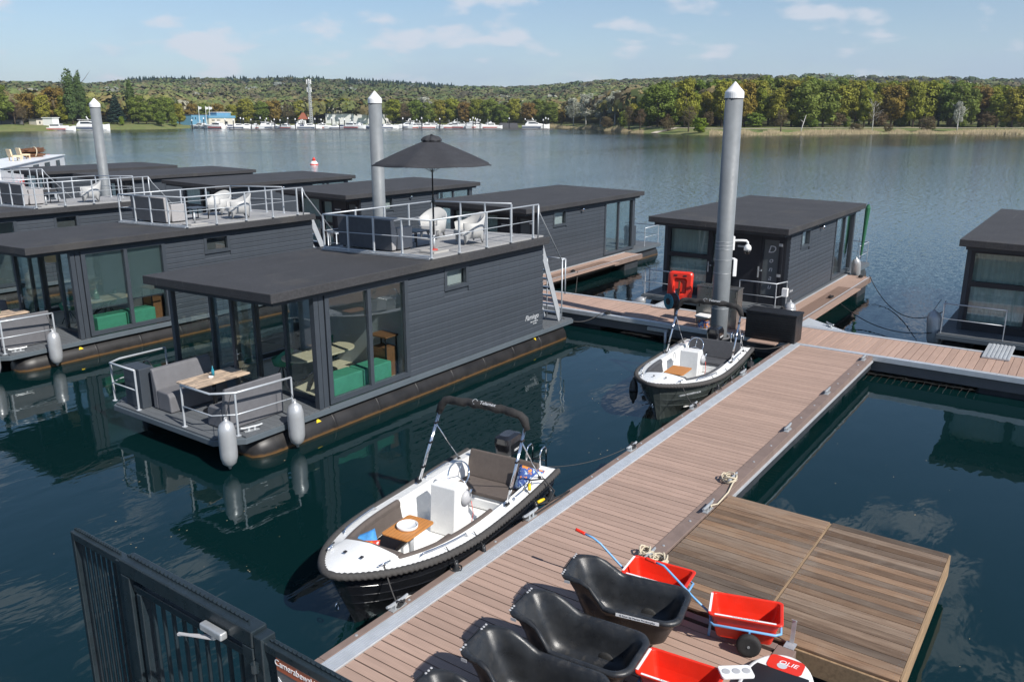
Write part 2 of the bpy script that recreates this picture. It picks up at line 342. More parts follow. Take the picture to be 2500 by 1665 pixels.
mat_leaf('leaf_bare', (.150, .105, .055), (.130, .110, .050)); mat_leaf('leaf_bright', (.19, .26, .02), (.16, .24, .02))
mat_leaf('reed', (.46, .38, .24), (.40, .33, .20), .3)
def mat_canopy():
    m, N, L, B = nodes('canopy'); att = N.new('ShaderNodeAttribute'); att.attribute_name = 'tintc'
    L.new(att.outputs['Color'], B.inputs['Base Color']); B.inputs['Roughness'].default_value = .8; B.inputs['Specular IOR Level'].default_value = .2
mat_canopy()
def mat_ground():
    m, N, L, B = nodes('grass_ground'); vec = tpos(N, L)
    c = tmix(N, L, tramp(N, L, tnoise(N, L, vec, .08, 6, .6), .35, .65), (.105, .150, .030), (.175, .165, .060))
    c = tmul(N, L, c, tramp(N, L, tnoise(N, L, vec, .6, 5), .3, .7, .8, 1.2))
    L.new(c, B.inputs['Base Color']); B.inputs['Roughness'].default_value = .95
mat_ground()

# ------------------------------------------------------------------ mesh helpers
class MB:
    def __init__(s): s.v = []; s.f = []; s.t = None
    def quad(s, *pts):
        n = len(s.v); s.v += [tuple(p) for p in pts]; s.f.append(tuple(range(n, n + len(pts)))); return s
    def box(s, x0, x1, y0, y1, z0, z1):
        n = len(s.v)
        s.v += [(x0, y0, z0), (x1, y0, z0), (x1, y1, z0), (x0, y1, z0), (x0, y0, z1), (x1, y0, z1), (x1, y1, z1), (x0, y1, z1)]
        s.f += [tuple(n + i for i in q) for q in ((3, 2, 1, 0), (4, 5, 6, 7), (0, 1, 5, 4), (1, 2, 6, 5), (2, 3, 7, 6), (3, 0, 4, 7))]
        return s
    def bar(s, a, b, wd, ht, up=(0, 0, 1)):
        a = Vector(a); b = Vector(b); d = (b - a).normalized(); u = Vector(up); sd = d.cross(u)
        if sd.length < 1e-4: sd = d.cross(Vector((0, 1, 0)))
        sd.normalize(); u = sd.cross(d); n = len(s.v)
        for p in (a, b):
            for i, j in ((-1, -1), (1, -1), (1, 1), (-1, 1)): s.v.append(tuple(p + sd * (i * wd / 2) + u * (j * ht / 2)))
        s.f += [tuple(n + i for i in q) for q in ((0, 1, 2, 3), (7, 6, 5, 4), (0, 4, 5, 1), (1, 5, 6, 2), (2, 6, 7, 3), (3, 7, 4, 0))]
        return s
    def tube(s, pts, r, n=8, closed=False, cap=True, lobes=0, twist=0):
        P = [Vector(p) for p in pts]; m = len(P); rings = []
        nrm = None; acc = 0
        for i in range(m):
            if closed: d = P[(i + 1) % m] - P[i - 1]
            else: d = P[min(i + 1, m - 1)] - P[max(i - 1, 0)]
            d = d.normalized() if d.length > 1e-9 else Vector((0, 0, 1))
            if nrm is None:
                nrm = d.cross(Vector((0, 0, 1)))
                if nrm.length < 1e-3: nrm = d.cross(Vector((0, 1, 0)))
            nrm = (nrm - d * nrm.dot(d)).normalized(); bi = d.cross(nrm)
            rr = r[i] if isinstance(r, (list, tuple)) else r
            if i: acc += (P[i] - P[i - 1]).length
            ring = []
            for k in range(n):
                a = 2 * math.pi * k / n
                q = rr * (1 + (.17 * math.cos(lobes * (a - twist * acc)) if lobes else 0))
                ring.append(len(s.v)); s.v.append(tuple(P[i] + nrm * (math.cos(a) * q) + bi * (math.sin(a) * q)))
            rings.append(ring)
        for i in range(m if closed else m - 1):
            A = rings[i]; B = rings[(i + 1) % m]
            for k in range(n): s.f.append((A[k], A[(k + 1) % n], B[(k + 1) % n], B[k]))
        if cap and not closed: s.f.append(tuple(reversed(rings[0]))); s.f.append(tuple(rings[-1]))
        return s
    def lathe(s, prof, c=(0, 0, 0), n=16, axis=2):
        rings = []
        for r, h in prof:
            ring = []
            for k in range(n):
                a = 2 * math.pi * k / n; p = [r * math.cos(a), r * math.sin(a), h]
                if axis == 0: p = [h, p[0], p[1]]
                elif axis == 1: p = [p[1], h, p[0]]
                ring.append(len(s.v)); s.v.append((p[0] + c[0], p[1] + c[1], p[2] + c[2]))
            rings.append(ring)
        for A, B in zip(rings, rings[1:]):
            for k in range(n): s.f.append((A[k], A[(k + 1) % n], B[(k + 1) % n], B[k]))
        if prof[0][0] > 1e-6: s.f.append(tuple(reversed(rings[0])))
        if prof[-1][0] > 1e-6: s.f.append(tuple(rings[-1]))
        return s
    def prism(s, poly, z0, z1):
        n = len(poly); b = len(s.v)
        s.v += [(x, y, z0) for x, y in poly] + [(x, y, z1) for x, y in poly]
        s.f.append(tuple(range(b + n - 1, b - 1, -1))); s.f.append(tuple(range(b + n, b + 2 * n)))
        for i in range(n): j = (i + 1) % n; s.f.append((b + i, b + j, b + n + j, b + n + i))
        return s
    def extr(s, poly3, vec):
        n = len(poly3); b = len(s.v); vec = Vector(vec)
        s.v += [tuple(p) for p in poly3] + [tuple(Vector(p) + vec) for p in poly3]
        s.f.append(tuple(range(b + n - 1, b - 1, -1))); s.f.append(tuple(range(b + n, b + 2 * n)))
        for i in range(n): j = (i + 1) % n; s.f.append((b + i, b + j, b + n + j, b + n + i))
        return s
    def loft(s, rings, close=True, cap0=True, cap1=True):
        ids = []
        for r in rings:
            ids.append(list(range(len(s.v), len(s.v) + len(r)))); s.v += [tuple(p) for p in r]
        n = len(rings[0])
        for A, B in zip(ids, ids[1:]):
            for k in range(n if close else n - 1): s.f.append((A[k], A[(k + 1) % n], B[(k + 1) % n], B[k]))
        if close and cap0: s.f.append(tuple(reversed(ids[0])))
        if close and cap1: s.f.append(tuple(ids[-1]))
        return s
    def sphere(s, c, r, n=10, m=6, sz=1.):
        return s.lathe([(max(r * math.sin(math.pi * i / m), 1e-7), -r * sz * math.cos(math.pi * i / m)) for i in range(m + 1)], c, n)
    def mesh(s, name, off=(0, 0, 0), smooth=False):
        me = bpy.data.meshes.new(name); ox, oy, oz = off
        me.from_pydata([(x - ox, y - oy, z - oz) for x, y, z in s.v], [], s.f); me.update()
        bm = bmesh.new(); bm.from_mesh(me); bmesh.ops.remove_doubles(bm, verts=bm.verts, dist=1e-6); bmesh.ops.recalc_face_normals(bm, faces=bm.faces); bm.to_mesh(me); bm.free()
        if smooth: me.polygons.foreach_set('use_smooth', [True] * len(me.polygons))
        return me
    def build(s, name, mat, parent=None, smooth=False, bevel=0., world=True, seg=2):
        off = wloc(parent) if (parent and world) else (0, 0, 0)
        o = bpy.data.objects.new(name, s.mesh(name, off, smooth)); col.objects.link(o); o.data.materials.append(MATS[mat])
        if parent: o.parent = parent
        if bevel:
            b = o.modifiers.new('bevel', 'BEVEL'); b.width = bevel; b.segments = seg; b.limit_method = 'ANGLE'; b.angle_limit = R(35)
        if smooth and bevel == 0:
            pass
        return o
def wloc(o):
    v = Vector((0, 0, 0))
    while o: v = v + o.location; o = o.parent
    return tuple(v)
def tag(o, label, cat, group=None):
    o['label'] = label; o['category'] = cat
    if group: o['group'] = group
    return o
def empty(name, loc, label=None, cat=None, group=None, rz=0., rot=None):
    o = bpy.data.objects.new(name, None); col.objects.link(o); o.location = loc; o.empty_display_size = .2
    o.rotation_euler = rot if rot else (0, 0, rz)
    if label: tag(o, label, cat, group)
    return o
def inst(name, me, parent, loc, rz=0., sc3=None, world=True):
    o = bpy.data.objects.new(name, me); col.objects.link(o)
    if parent:
        o.parent = parent
        if world: off = wloc(parent); loc = tuple(a - b for a, b in zip(loc, off))
    o.location = loc; o.rotation_euler = (0, 0, rz)
    if sc3: o.scale = sc3
    return o
def copy_tree(o, parent=None):
    c = o.copy(); col.objects.link(c); c.parent = parent
    for ch in o.children: copy_tree(ch, c)
    return c
def shared(mb, name, mat, smooth=False):
    me = mb.mesh(name, smooth=smooth); me.materials.append(MATS[mat]); return me
def struct(o): o['kind'] = 'structure'; return o
def stuff(o): o['kind'] = 'stuff'; return o
def text(name, body, size, mat, parent, M, shear=0., ext=.002, sx=1.):
    cu = bpy.data.curves.new('t', 'FONT'); cu.body = body; cu.size = size; cu.extrude = ext; cu.shear = shear; cu.align_x = 'CENTER'; cu.align_y = 'CENTER'
    cu.resolution_u = 3
    to = bpy.data.objects.new('t', cu); col.objects.link(to); dg = bpy.context.evaluated_depsgraph_get()
    me = bpy.data.meshes.new_from_object(to.evaluated_get(dg)); bpy.data.objects.remove(to); bpy.data.curves.remove(cu)
    me.materials.clear(); me.materials.append(MATS[mat]); me.transform(Matrix.Diagonal((sx, 1, 1, 1))); me.transform(M)
    o = bpy.data.objects.new(name, me); col.objects.link(o)
    if parent:
        o.parent = parent
    return o
def frameM(loc, xdir, ydir):
    x = Vector(xdir).normalized(); y = Vector(ydir).normalized(); z = x.cross(y)
    return Matrix(((x.x, y.x, z.x, loc[0]), (x.y, y.y, z.y, loc[1]), (x.z, y.z, z.z, loc[2]), (0, 0, 0, 1)))
def loff(M, parent):
    return Matrix.Translation(-Vector(wloc(parent))) @ M
def rrect(hx, hy, r, n=4, cx=0, cy=0):
    pts = []
    for sx_, sy_, a0 in ((1, 1, 0), (-1, 1, 90), (-1, -1, 180), (1, -1, 270)):
        for i in range(n + 1):
            a = R(a0 + 90 * i / n); pts.append((cx + sx_ * (hx - r) + r * math.cos(a), cy + sy_ * (hy - r) + r * math.sin(a)))
    return pts
def catenary(a, b, sag, n=14):
    a = Vector(a); b = Vector(b); return [a.lerp(b, i / n) - Vector((0, 0, sag * 4 * (i / n) * (1 - i / n))) for i in range(n + 1)]
# ------------------------------------------------------------------ water, terrain
rng = random.Random(7)
wm = MB(); ring = [(4200 * math.cos(2 * math.pi * i / 48), 4200 * math.sin(2 * math.pi * i / 48), 0) for i in range(48)]
wm.quad(*ring); struct(wm.build('water', 'water_surface'))
def lerp_tab(tab, u):
    if u <= tab[0][0]: return tab[0][1]
    for (a, va), (b, vb) in zip(tab, tab[1:]):
        if u <= b: return va + (vb - va) * (u - a) / (b - a)
    return tab[-1][1]
SHORE = [(-700, 322), (0, 322), (113, 320.5), (258, 317.5), (386, 316.5), (470, 313.5), (560, 312), (800, 311), (960, 311.5), (1340, 312.5), (1400, 314.5), (1460, 318), (1500, 322), (1560, 325.5), (1600, 327), (1700, 330), (1870, 331), (2000, 329.5), (2200, 327.5), (2500, 329), (3300, 329)]
SKY = [(-700, 228), (0, 224), (240, 224), (330, 216), (440, 210), (560, 208), (650, 207), (720, 204), (800, 206), (900, 210), (1000, 216), (1080, 221), (1150, 222), (1250, 223), (1330, 220), (1400, 212), (1480, 209), (1560, 209), (1660, 205), (1750, 202), (2000, 202), (2300, 212), (2600, 222), (3300, 232)]
def shore_dir(u):
    p = at(u, lerp_tab(SHORE, u)); d = math.hypot(p.x, p.y); return Vector((p.x / d, p.y / d, 0)), d
def bank_h(u, o):
    if u > 1490: return lerp_tab([(-8, -1.2), (0, .02), (4, .5), (12, .95), (24, 2.0), (40, 2.5), (80, 3.2), (300, 5)], o)
    if u < 430: return lerp_tab([(-8, -1.2), (0, .02), (5, .6), (25, 2.6), (60, 3.5), (300, 6)], o)
    return lerp_tab([(-8, -1.2), (0, .02), (6, .7), (30, 1.4), (80, 2.0), (300, 4)], o)
def ground_z(u, dist, ds):
    z = bank_h(u, dist - ds)
    D = 1500.
    hill = HCAM + (288 - lerp_tab(SKY, u)) / FPX * D * .92 - 12
    t = min(max((dist - ds - 120) / (D - ds - 120), 0), 1); t = t * t * (3 - 2 * t)
    return z * (1 - t) + max(hill, 5) * t
tm = MB(); us = list(range(-700, 3301, 25)); offs = [-8, 0, 4, 12, 24, 40, 80, 140, 220, 320, 450, 620, 820, 1050, 1500, 2400]
for u in us:
    d, ds = shore_dir(u)
    for o in offs:
        dd = ds + o; z = ground_z(u, dd, ds) + (rng.uniform(-.1, .1) if 0 < o < 60 else 0)
        tm.v.append((d.x * dd, d.y * dd, z))
n = len(offs)
for i in range(len(us) - 1):
    for j in range(n - 1): a = i * n + j; tm.f.append((a, a + n, a + n + 1, a + 1))
struct(tm.build('terrain', 'grass_ground', smooth=True))
# sandy shore path on the right bank
pm = MB(); prev = None
for u in range(1545, 2640, 15):
    d, ds = shore_dir(u); o = 25 + 2 * math.sin(u * .013)
    a = d * (ds + o); b = d * (ds + o + 3.2); a.z = bank_h(u, o) + .22; b.z = bank_h(u, o + 3.2) + .22
    if prev: pm.quad(prev[0], a, b, prev[1])
    prev = (a, b)
struct(pm.build('shore_path', 'path_sand'))
d, ds = shore_dir(1615); pm = MB()
ctr = [(1588, -.5), (1600, 6), (1618, 14), (1640, 24)]
prev = None
for u, o in ctr:
    d, ds = shore_dir(u); d2, ds2 = shore_dir(u + 16)
    a = d * (ds + o); b = d2 * (ds2 + o + .5); a.z = bank_h(u, o) + .3; b.z = bank_h(u, o) + .3
    if prev: pm.quad(prev[0], a, b, prev[1])
    prev = (a, b)
struct(pm.build('sandy_track', 'path_sand'))

# ------------------------------------------------------------------ vegetation templates
def leaf_quads(blobs, n, size, rnd, out, tint, tall=1.0):
    """leaf-sized faces spread over the shells of ellipsoidal blobs"""
    wsum = sum(b[3] * b[3] for b in blobs)
    for (cx, cy, cz, r, rz) in blobs:
        k = max(6, int(n * r * r / wsum)); bt = rnd.uniform(0, 1)
        for _ in range(k):
            a = rnd.uniform(0, 2 * math.pi); s = rnd.uniform(-1, 1); q = math.sqrt(1 - s * s); e = rnd.uniform(.72, 1.08)
            nx, ny, nz = q * math.cos(a), q * math.sin(a), s
            p = Vector((cx + nx * r * e, cy + ny * r * e, cz + nz * rz * e))
            nn = Vector((nx + rnd.uniform(-.7, .7), ny + rnd.uniform(-.7, .7), nz + rnd.uniform(-.5, .9))).normalized()
            t = nn.cross(Vector((rnd.uniform(-1, 1), rnd.uniform(-1, 1), rnd.uniform(-1, 1)))).normalized(); b = nn.cross(t)
            h = size * rnd.uniform(.6, 1.25)
            out.quad(p - t * h * .5, p + b * h * .32 - t * h * .05, p + t * h * .5 * tall, p - b * h * .32)
            tint.append(min(1, max(0, bt * .55 + rnd.uniform(0, .45))))
def crown_mesh(name, mat, blobs, n, size, seed, tall=1.):
    rnd = random.Random(seed); mb = MB(); tint = []
    leaf_quads(blobs, n, size, rnd, mb, tint, tall)
    me = bpy.data.meshes.new(name); me.from_pydata(mb.v, [], mb.f); me.materials.append(MATS[mat])
    a = me.attributes.new('tint', 'FLOAT', 'FACE'); a.data.foreach_set('value', tint); me.update(); return me
def trunk_mesh(name, mat, H, r, limbs, seed, lean=0.):
    rnd = random.Random(seed); mb = MB()
    top = Vector((lean * H, 0, H)); pts = [Vector((0, 0, -.5)), Vector((lean * .1 * H, rnd.uniform(-.2, .2), H * .3)), Vector((lean * .5 * H, rnd.uniform(-.3, .3), H * .65)), top]
    mb.tube(pts, [r * 1.2, r * .85, r * .5, r * .12], 7)
    for i in range(limbs):
        t = rnd.uniform(.3, .85); p = pts[1].lerp(pts[2], (t - .3) / .35) if t < .65 else pts[2].lerp(top, (t - .65) / .35)
        a = rnd.uniform(0, 2 * math.pi); Ln = H * rnd.uniform(.18, .34); e = p + Vector((math.cos(a) * Ln, math.sin(a) * Ln, Ln * rnd.uniform(.5, 1.1)))
        mb.tube([p, p.lerp(e, .5) + Vector((0, 0, -Ln * .06)), e], [r * .35, r * .22, r * .05], 5)
    return shared(mb, name, mat, True)
def oak_blobs(seed, W, z0, z1, k=26):
    rnd = random.Random(seed); out = []; zc = (z0 + z1) / 2; hz = (z1 - z0) / 2
    for i in range(k):
        a = rnd.uniform(0, 2 * math.pi); s = rnd.uniform(-.85, .92); q = math.sqrt(1 - s * s) * rnd.uniform(.55, .9)
        r = rnd.uniform(.20, .34) * W; out.append((q * math.cos(a) * W * .78, q * math.sin(a) * W * .78, zc + s * hz * .82, r, r * rnd.uniform(.7, .95)))
    out.append((0, 0, zc, W * .66, hz * .80)); return out
TPL = {}
def tpl(key, mat, blobs, n, size, seed, H, r, limbs, bark='bark', lean=0., tall=1.):
    TPL[key] = (crown_mesh('crown', mat, blobs, n, size, seed, tall), trunk_mesh('trunk', bark, H * .9, r, limbs, seed, lean), H)
for i, mt in enumerate(('leaf_oak', 'leaf_oak', 'leaf_green', 'leaf_gold', 'leaf_oak', 'leaf_green')):
    tpl('oak%d' % i, mt, oak_blobs(10 + i, 5.9 + .5 * (i % 3), 1.0, 20, 36), 5600, .95, 20 + i, 20, .42, 7)
for i in range(2): tpl('poplar%d' % i, 'leaf_poplar', [(random.Random(40 + i * 50 + k).uniform(-.6, .6), random.Random(70 + i * 50 + k).uniform(-.6, .6), 2.6 + k * .93, 2.0 * math.sin(math.pi * (.16 + .80 * k / 19)) + .35, 1.4) for k in range(19)], 3600, .75, 50 + i, 20, .4, 3)
tpl('spruce', 'leaf_conifer', [(math.cos(k * 2.4) * (1 - k / 60) * 2.8 * (1.05 - k / 64), math.sin(k * 2.4) * 2.8 * (1.05 - k / 64), 1.5 + k * .29, 1.6 * (1.06 - k / 64), .6) for k in range(60)], 5200, .8, 60, 20, .35, 0)
tpl('willow', 'leaf_bare', oak_blobs(81, 6.2, 3, 20, 34), 1900, .65, 61, 20, .5, 22)
tpl('silver', 'leaf_silver', oak_blobs(82, 6.0, 4, 20, 30), 3000, .8, 62, 20, .4, 14, 'bark_birch')
tpl('birch', 'leaf_bare', oak_blobs(83, 5.0, 5, 20, 20), 520, .6, 63, 20, .30, 16, 'bark_birch', .06)
tpl('shrub', 'leaf_bright', oak_blobs(84, 8.5, 0, 20, 24), 3000, 1.5, 64, 20, .4, 12)
tpl('greyshrub', 'leaf_bare', oak_blobs(85, 9.5, 0, 20, 24), 1700, 1.2, 65, 20, .4, 24)
tpl('green_bush', 'leaf_green', oak_blobs(86, 9, 0, 20, 26), 3200, 1.5, 66, 20, .4, 8)
CNT = {}
def tree(u, ytop, off, key, name, label, cat='tree', group=None, wide=1., ds_u=None):
    d, ds = shore_dir(u if ds_u is None else ds_u)
    if ds_u is not None: d = shore_dir(u)[0]
    dist = ds + off; z = ground_z(u if ds_u is None else ds_u, dist, ds) if ds_u is None else bank_h(ds_u, off)
    p = d * dist; fd = p.x * _F.x + p.y * _F.y
    H = HCAM + (288 - ytop) / FPX * fd - z; H = max(H, 1.5)
    cm, tmh, H0 = TPL[key]; s = H / H0
    root = empty(name, (p.x, p.y, z - .15), label, cat, group, rz=rng.uniform(0, 6.28))
    a = inst('crown', cm, root, (0, 0, 0), 0, (s * wide, s * wide, s), False); b = inst('trunk', tmh, root, (0, 0, 0), 0, (s, s, s), False)
    return root
# right bank wood: front rank, tree by tree
RTOP = [(1480, 262), (1540, 236), (1580, 216), (1620, 203), (1680, 196), (1740, 193), (1800, 193), (1870, 189), (1920, 192), (1990, 192), (2050, 195), (2120, 198), (2200, 197), (2290, 197), (2350, 202), (2430, 210), (2500, 206), (2700, 210)]
def where_r(u): return ('above the sandy track' if u < 1640 else 'just left of the tallest pile' if u < 1750 else 'behind the tallest pile top' if u < 1850 else 'left of the dead trunk' if u < 1955 else 'between dead trunk and birch' if u < 2130 else 'between birch and pale willow' if u < 2330 else 'right of the pale willow')
gR = 'broadleaf trees along the front of the wood on the right bank'
u = 1545; i = 0
while u < 2560:
    key = ['oak0', 'oak2', 'oak1', 'oak4', 'oak5', 'oak3', 'oak0', 'oak4', 'oak2', 'oak1'][(i * 7 + i // 4) % 10]
    lab = 'rounded %s front tree of the right bank wood, %s' % ({'oak3': 'golden-brown', 'oak2': 'deep green', 'oak5': 'deep green'}.get(key, 'yellow-green'), where_r(u))
    tree(u, lerp_tab(RTOP, u) + rng.choice((-4, 0, 3, 8, 16, 26)), rng.uniform(34, 60), key, 'oak_tree', lab, 'tree', gR + ' ' + key[:4] if False else gR, rng.uniform(.85, 1.3))
    u += rng.uniform(18, 40); i += 1
u = 1560; i = 0
while u < 2590:
    key = ['oak2', 'oak0', 'oak5', 'oak1', 'oak4'][i % 5]
    tree(u, lerp_tab(RTOP, u) + rng.uniform(-5, 6), rng.uniform(62, 90), key, 'oak_tree', 'rounded %s second-rank tree of the right bank wood, %s' % ('deep green' if key in ('oak2', 'oak5') else 'yellow-green', where_r(u)), 'tree', gR, rng.uniform(1.0, 1.2))
    u += rng.uniform(26, 36); i += 1
for o in [x for x in bpy.data.objects if x.name.startswith('oak_tree')]: o['group'] = {'g': 'golden-brown', 'd': 'deep green', 'y': 'yellow-green'}[o['label'].split()[1][0]] + (' front' if 'front' in o['label'] else ' second-rank') + ' trees of the right bank wood'
u = 1580; i = 0
while u < 2590:
    tree(u, 286 + rng.uniform(-16, 10), rng.uniform(32, 46), ('green_bush', 'greyshrub', 'green_bush')[i % 3], 'bush', ('dark green', 'brown twiggy')[i % 3 == 1] + ' undergrowth bush under the right bank wood, ' + where_r(u), 'bush', ('green undergrowth bushes of the right bank wood', 'twiggy undergrowth bushes of the right bank wood')[i % 3 == 1], rng.uniform(.9, 1.9))
    u += rng.uniform(16, 62); i += 1
# single trees and shrubs standing on the right bank
for a in ((1535, 258, 10, 'willow', 'willow_tree', 'bronze-green round tree at the tip of the right bank', 'tree', 1.05), (1562, 264, 11, 'willow', 'willow_tree', 'slightly smaller bronze-green tree beside the one at the bank tip', 'tree', .95),
          (1680, 258, 12, 'willow', 'willow_tree', 'round brownish tree just coming into leaf on the bank by the sandy track', 'tree', 1.25), (1709, 284, 5, 'shrub', 'bush', 'bright lime-green bush at the water edge under the brownish round tree', 'bush', 1.3),
          (1632, 292, 14, 'greyshrub', 'bush', 'low twiggy brown bush above the sandy track', 'bush', 1.6), (1905, 264, 9, 'willow', 'willow_tree', 'small twiggy brown tree just right of the tallest grey pile', 'tree', 1.0),
          (2128, 242, 14, 'birch', 'birch_tree', 'thin white-stemmed birch among dry reeds on the right bank', 'tree', 1.), (2258, 282, 8, 'greyshrub', 'bush', 'bare grey twiggy bush at the reeds on the right bank', 'bush', 1.5),
          (2335, 247, 10, 'silver', 'willow_tree', 'pale grey-green drooping willow on the right bank', 'tree', .7), (2090, 298, 8, 'greyshrub', 'bush', 'dark bare scrub patch in the dry reeds beneath the birch', 'bush', 1.9),
          (2168, 300, 6, 'greyshrub', 'bush', 'low scrubby stump bush in the reeds', 'bush', 1.4)):
    tree(a[0], a[1], a[2], a[3], a[4], a[5], a[6], None, a[7])
dt = MB(); d_, ds_ = shore_dir(1953); pb = d_ * (ds_ + 6); top = pb + _Rt * 1.8; top.z = 7.6
dt.tube([(pb.x, pb.y, .3), tuple((pb + _Rt * .6 + Vector((0, 0, 3)))), tuple(top)], [.22, .16, .07], 6).tube([tuple(pb + _Rt * 1.2 + Vector((0, 0, 4.6))), tuple(pb - _Rt * .3 + Vector((0, 0, 5.8)))], [.1, .04], 5)
tag(dt.build('dead_trunk', 'bark_birch', smooth=True), 'leaning bleached dead trunk standing in the grass of the right bank', 'dead tree')
# reeds along the right bank
def reed_band(name, u0, u1, o0, o1, h, dens, label):
    mb = MB(); tint = []; rnd = random.Random(int(u0))
    uu = u0
    while uu < u1:
        d, ds = shore_dir(uu)
        for _ in range(dens):
            o = rnd.uniform(o0, o1); p = d * (ds + o) + _Rt * rnd.uniform(-.6, .6); p.z = bank_h(uu, o) - .1
            hh = h * rnd.uniform(.5, 1.2) * (.6 + .4 * math.sin(uu * .05 + math.sin(uu * .017) * 3)); lx = rnd.uniform(-.3, .3); w_ = rnd.uniform(.12, .3)
            q = p + _Rt * lx + Vector((0, 0, hh)); mb.quad(p - _Rt * w_, p + _Rt * w_, q); tint.append(rnd.random())
        uu += 1.6
    me = bpy.data.meshes.new(name); me.from_pydata(mb.v, [], mb.f); me.materials.append(MATS['reed'])
    a = me.attributes.new('tint', 'FLOAT', 'FACE'); a.data.foreach_set('value', tint); o = bpy.data.objects.new(name, me); col.objects.link(o)
    stuff(o); tag(o, label, 'reeds')
reed_band('reeds', 1735, 2600, -.5, 9, 1.7, 12, 'dry straw-coloured reeds along the water edge of the right bank')
reed_band('reeds', 1340, 1570, -1, 8, 2.4, 12, 'dry straw-coloured reeds at the far inlet left of the bank tip')
# far shore trees, individual ranks
gF = 'trees along the far marina shore'
FT = [(0, 208, 40, 'oak2', 1.1), (40, 240, 40, 'willow', 1.1), (75, 222, 55, 'oak3', 1.1), (112, 228, 45, 'oak0', 1.0), (145, 204, 70, 'oak3', 1.25), (165, 236, 42, 'oak1', 1.0), (60, 262, 30, 'willow', 1.),
      (225, 240, 60, 'oak5', .9), (250, 236, 85, 'oak3', 1.1), (340, 232, 45, 'oak2', 1.0), (360, 246, 28, 'oak5', 1.0), (385, 240, 32, 'oak2', 1.1), (410, 238, 50, 'oak5', 1.05), (440, 250, 40, 'oak0', 1.0), (425, 272, 12, 'green_bush', .8), (395, 270, 14, 'oak5', 1.1),
      (300, 282, 20, 'shrub', .7), (470, 246, 60, 'oak3', 1.1), (500, 252, 60, 'oak2', 1.1), (535, 246, 62, 'oak3', 1.2), (570, 250, 60, 'oak0', 1.1), (605, 240, 58, 'oak4', 1.1), (640, 246, 60, 'oak5', 1.2), (672, 238, 62, 'oak3', 1.1), (705, 250, 60, 'willow', 1.2), (735, 244, 70, 'oak4', 1.1),
      (775, 236, 95, 'oak3', 1.2), (805, 240, 95, 'oak0', 1.1), (840, 238, 95, 'oak4', 1.2), (880, 242, 95, 'oak3', 1.1), (960, 240, 45, 'oak4', 1.1), (990, 252, 35, 'willow', 1.1), (1015, 246, 40, 'oak5', 1.1), (1048, 252, 36, 'oak2', 1.1), (1075, 244, 40, 'oak4', 1.1), (1105, 240, 42, 'oak0', 1.1),
      (1135, 246, 40, 'oak3', 1.1), (1165, 242, 42, 'oak4', 1.1), (1195, 240, 42, 'oak5', 1.1), (1225, 252, 36, 'oak2', 1.2), (1255, 240, 42, 'oak0', 1.1), (1290, 246, 40, 'oak3', 1.1), (1318, 240, 46, 'oak2', 1.1), (1345, 250, 38, 'oak5', 1.1), (1370, 262, 30, 'oak3', .9),
      (1400, 242, 40, 'silver', 1.1), (1430, 232, 48, 'silver', 1.1), (1465, 240, 42, 'silver', 1.0), (1500, 222, 56, 'silver', 1.1), (1520, 268, 16, 'green_bush', .7), (1482, 285, 10, 'greyshrub', 1.2), (1040, 236, 70, 'silver', 1.4)]
DESC = {'oak0': 'yellow-green', 'oak1': 'yellow-green', 'oak4': 'yellow-green', 'oak2': 'deep green', 'oak5': 'deep green', 'oak3': 'golden-brown', 'willow': 'bronze half-bare', 'silver': 'pale silvery'}
for a in FT:
    nm = 'bush' if a[3] in ('green_bush', 'shrub', 'greyshrub') else 'broadleaf_tree'
    dsc = DESC.get(a[3])
    if dsc: part = 'behind the blue and white marina building' if 460 < a[0] < 700 else 'on the left shore near the two poplars' if a[0] < 460 else 'behind the white shed' if a[0] < 900 else 'behind the moored yachts left of the bank tip' if a[0] < 1380 else 'at the inlet left of the bank tip'
    lab = '%s tree %s' % (dsc, part) if dsc else {300: 'bright green bush on the lawn left of the far marina', 425: 'low green bush at the far waterside left of the blue building', 1520: 'low green bush at the base of the bank tip', 1482: 'grey twiggy bush at the far inlet'}[a[0]]
    tree(a[0], a[1] + rng.uniform(-3, 3), a[2], a[3], nm, lab, 'tree' if nm != 'bush' else 'bush', lab + 's' if dsc else None, a[4] * 1.1)
tree(181, 178, 34, 'poplar0', 'poplar_tree', 'tallest dark columnar poplar on the left shore', 'tree', None, .95); tree(205, 183, 40, 'poplar1', 'poplar_tree', 'slightly shorter columnar poplar right of the tallest one', 'tree', None, .85)
tree(326, 201, 50, 'poplar1', 'poplar_tree', 'single columnar poplar behind the dark spruce', 'tree', None, .85); tree(288, 226, 34, 'spruce', 'spruce_tree', 'dark broad spruce on the left shore behind the lawn', 'tree', None, 1.5)
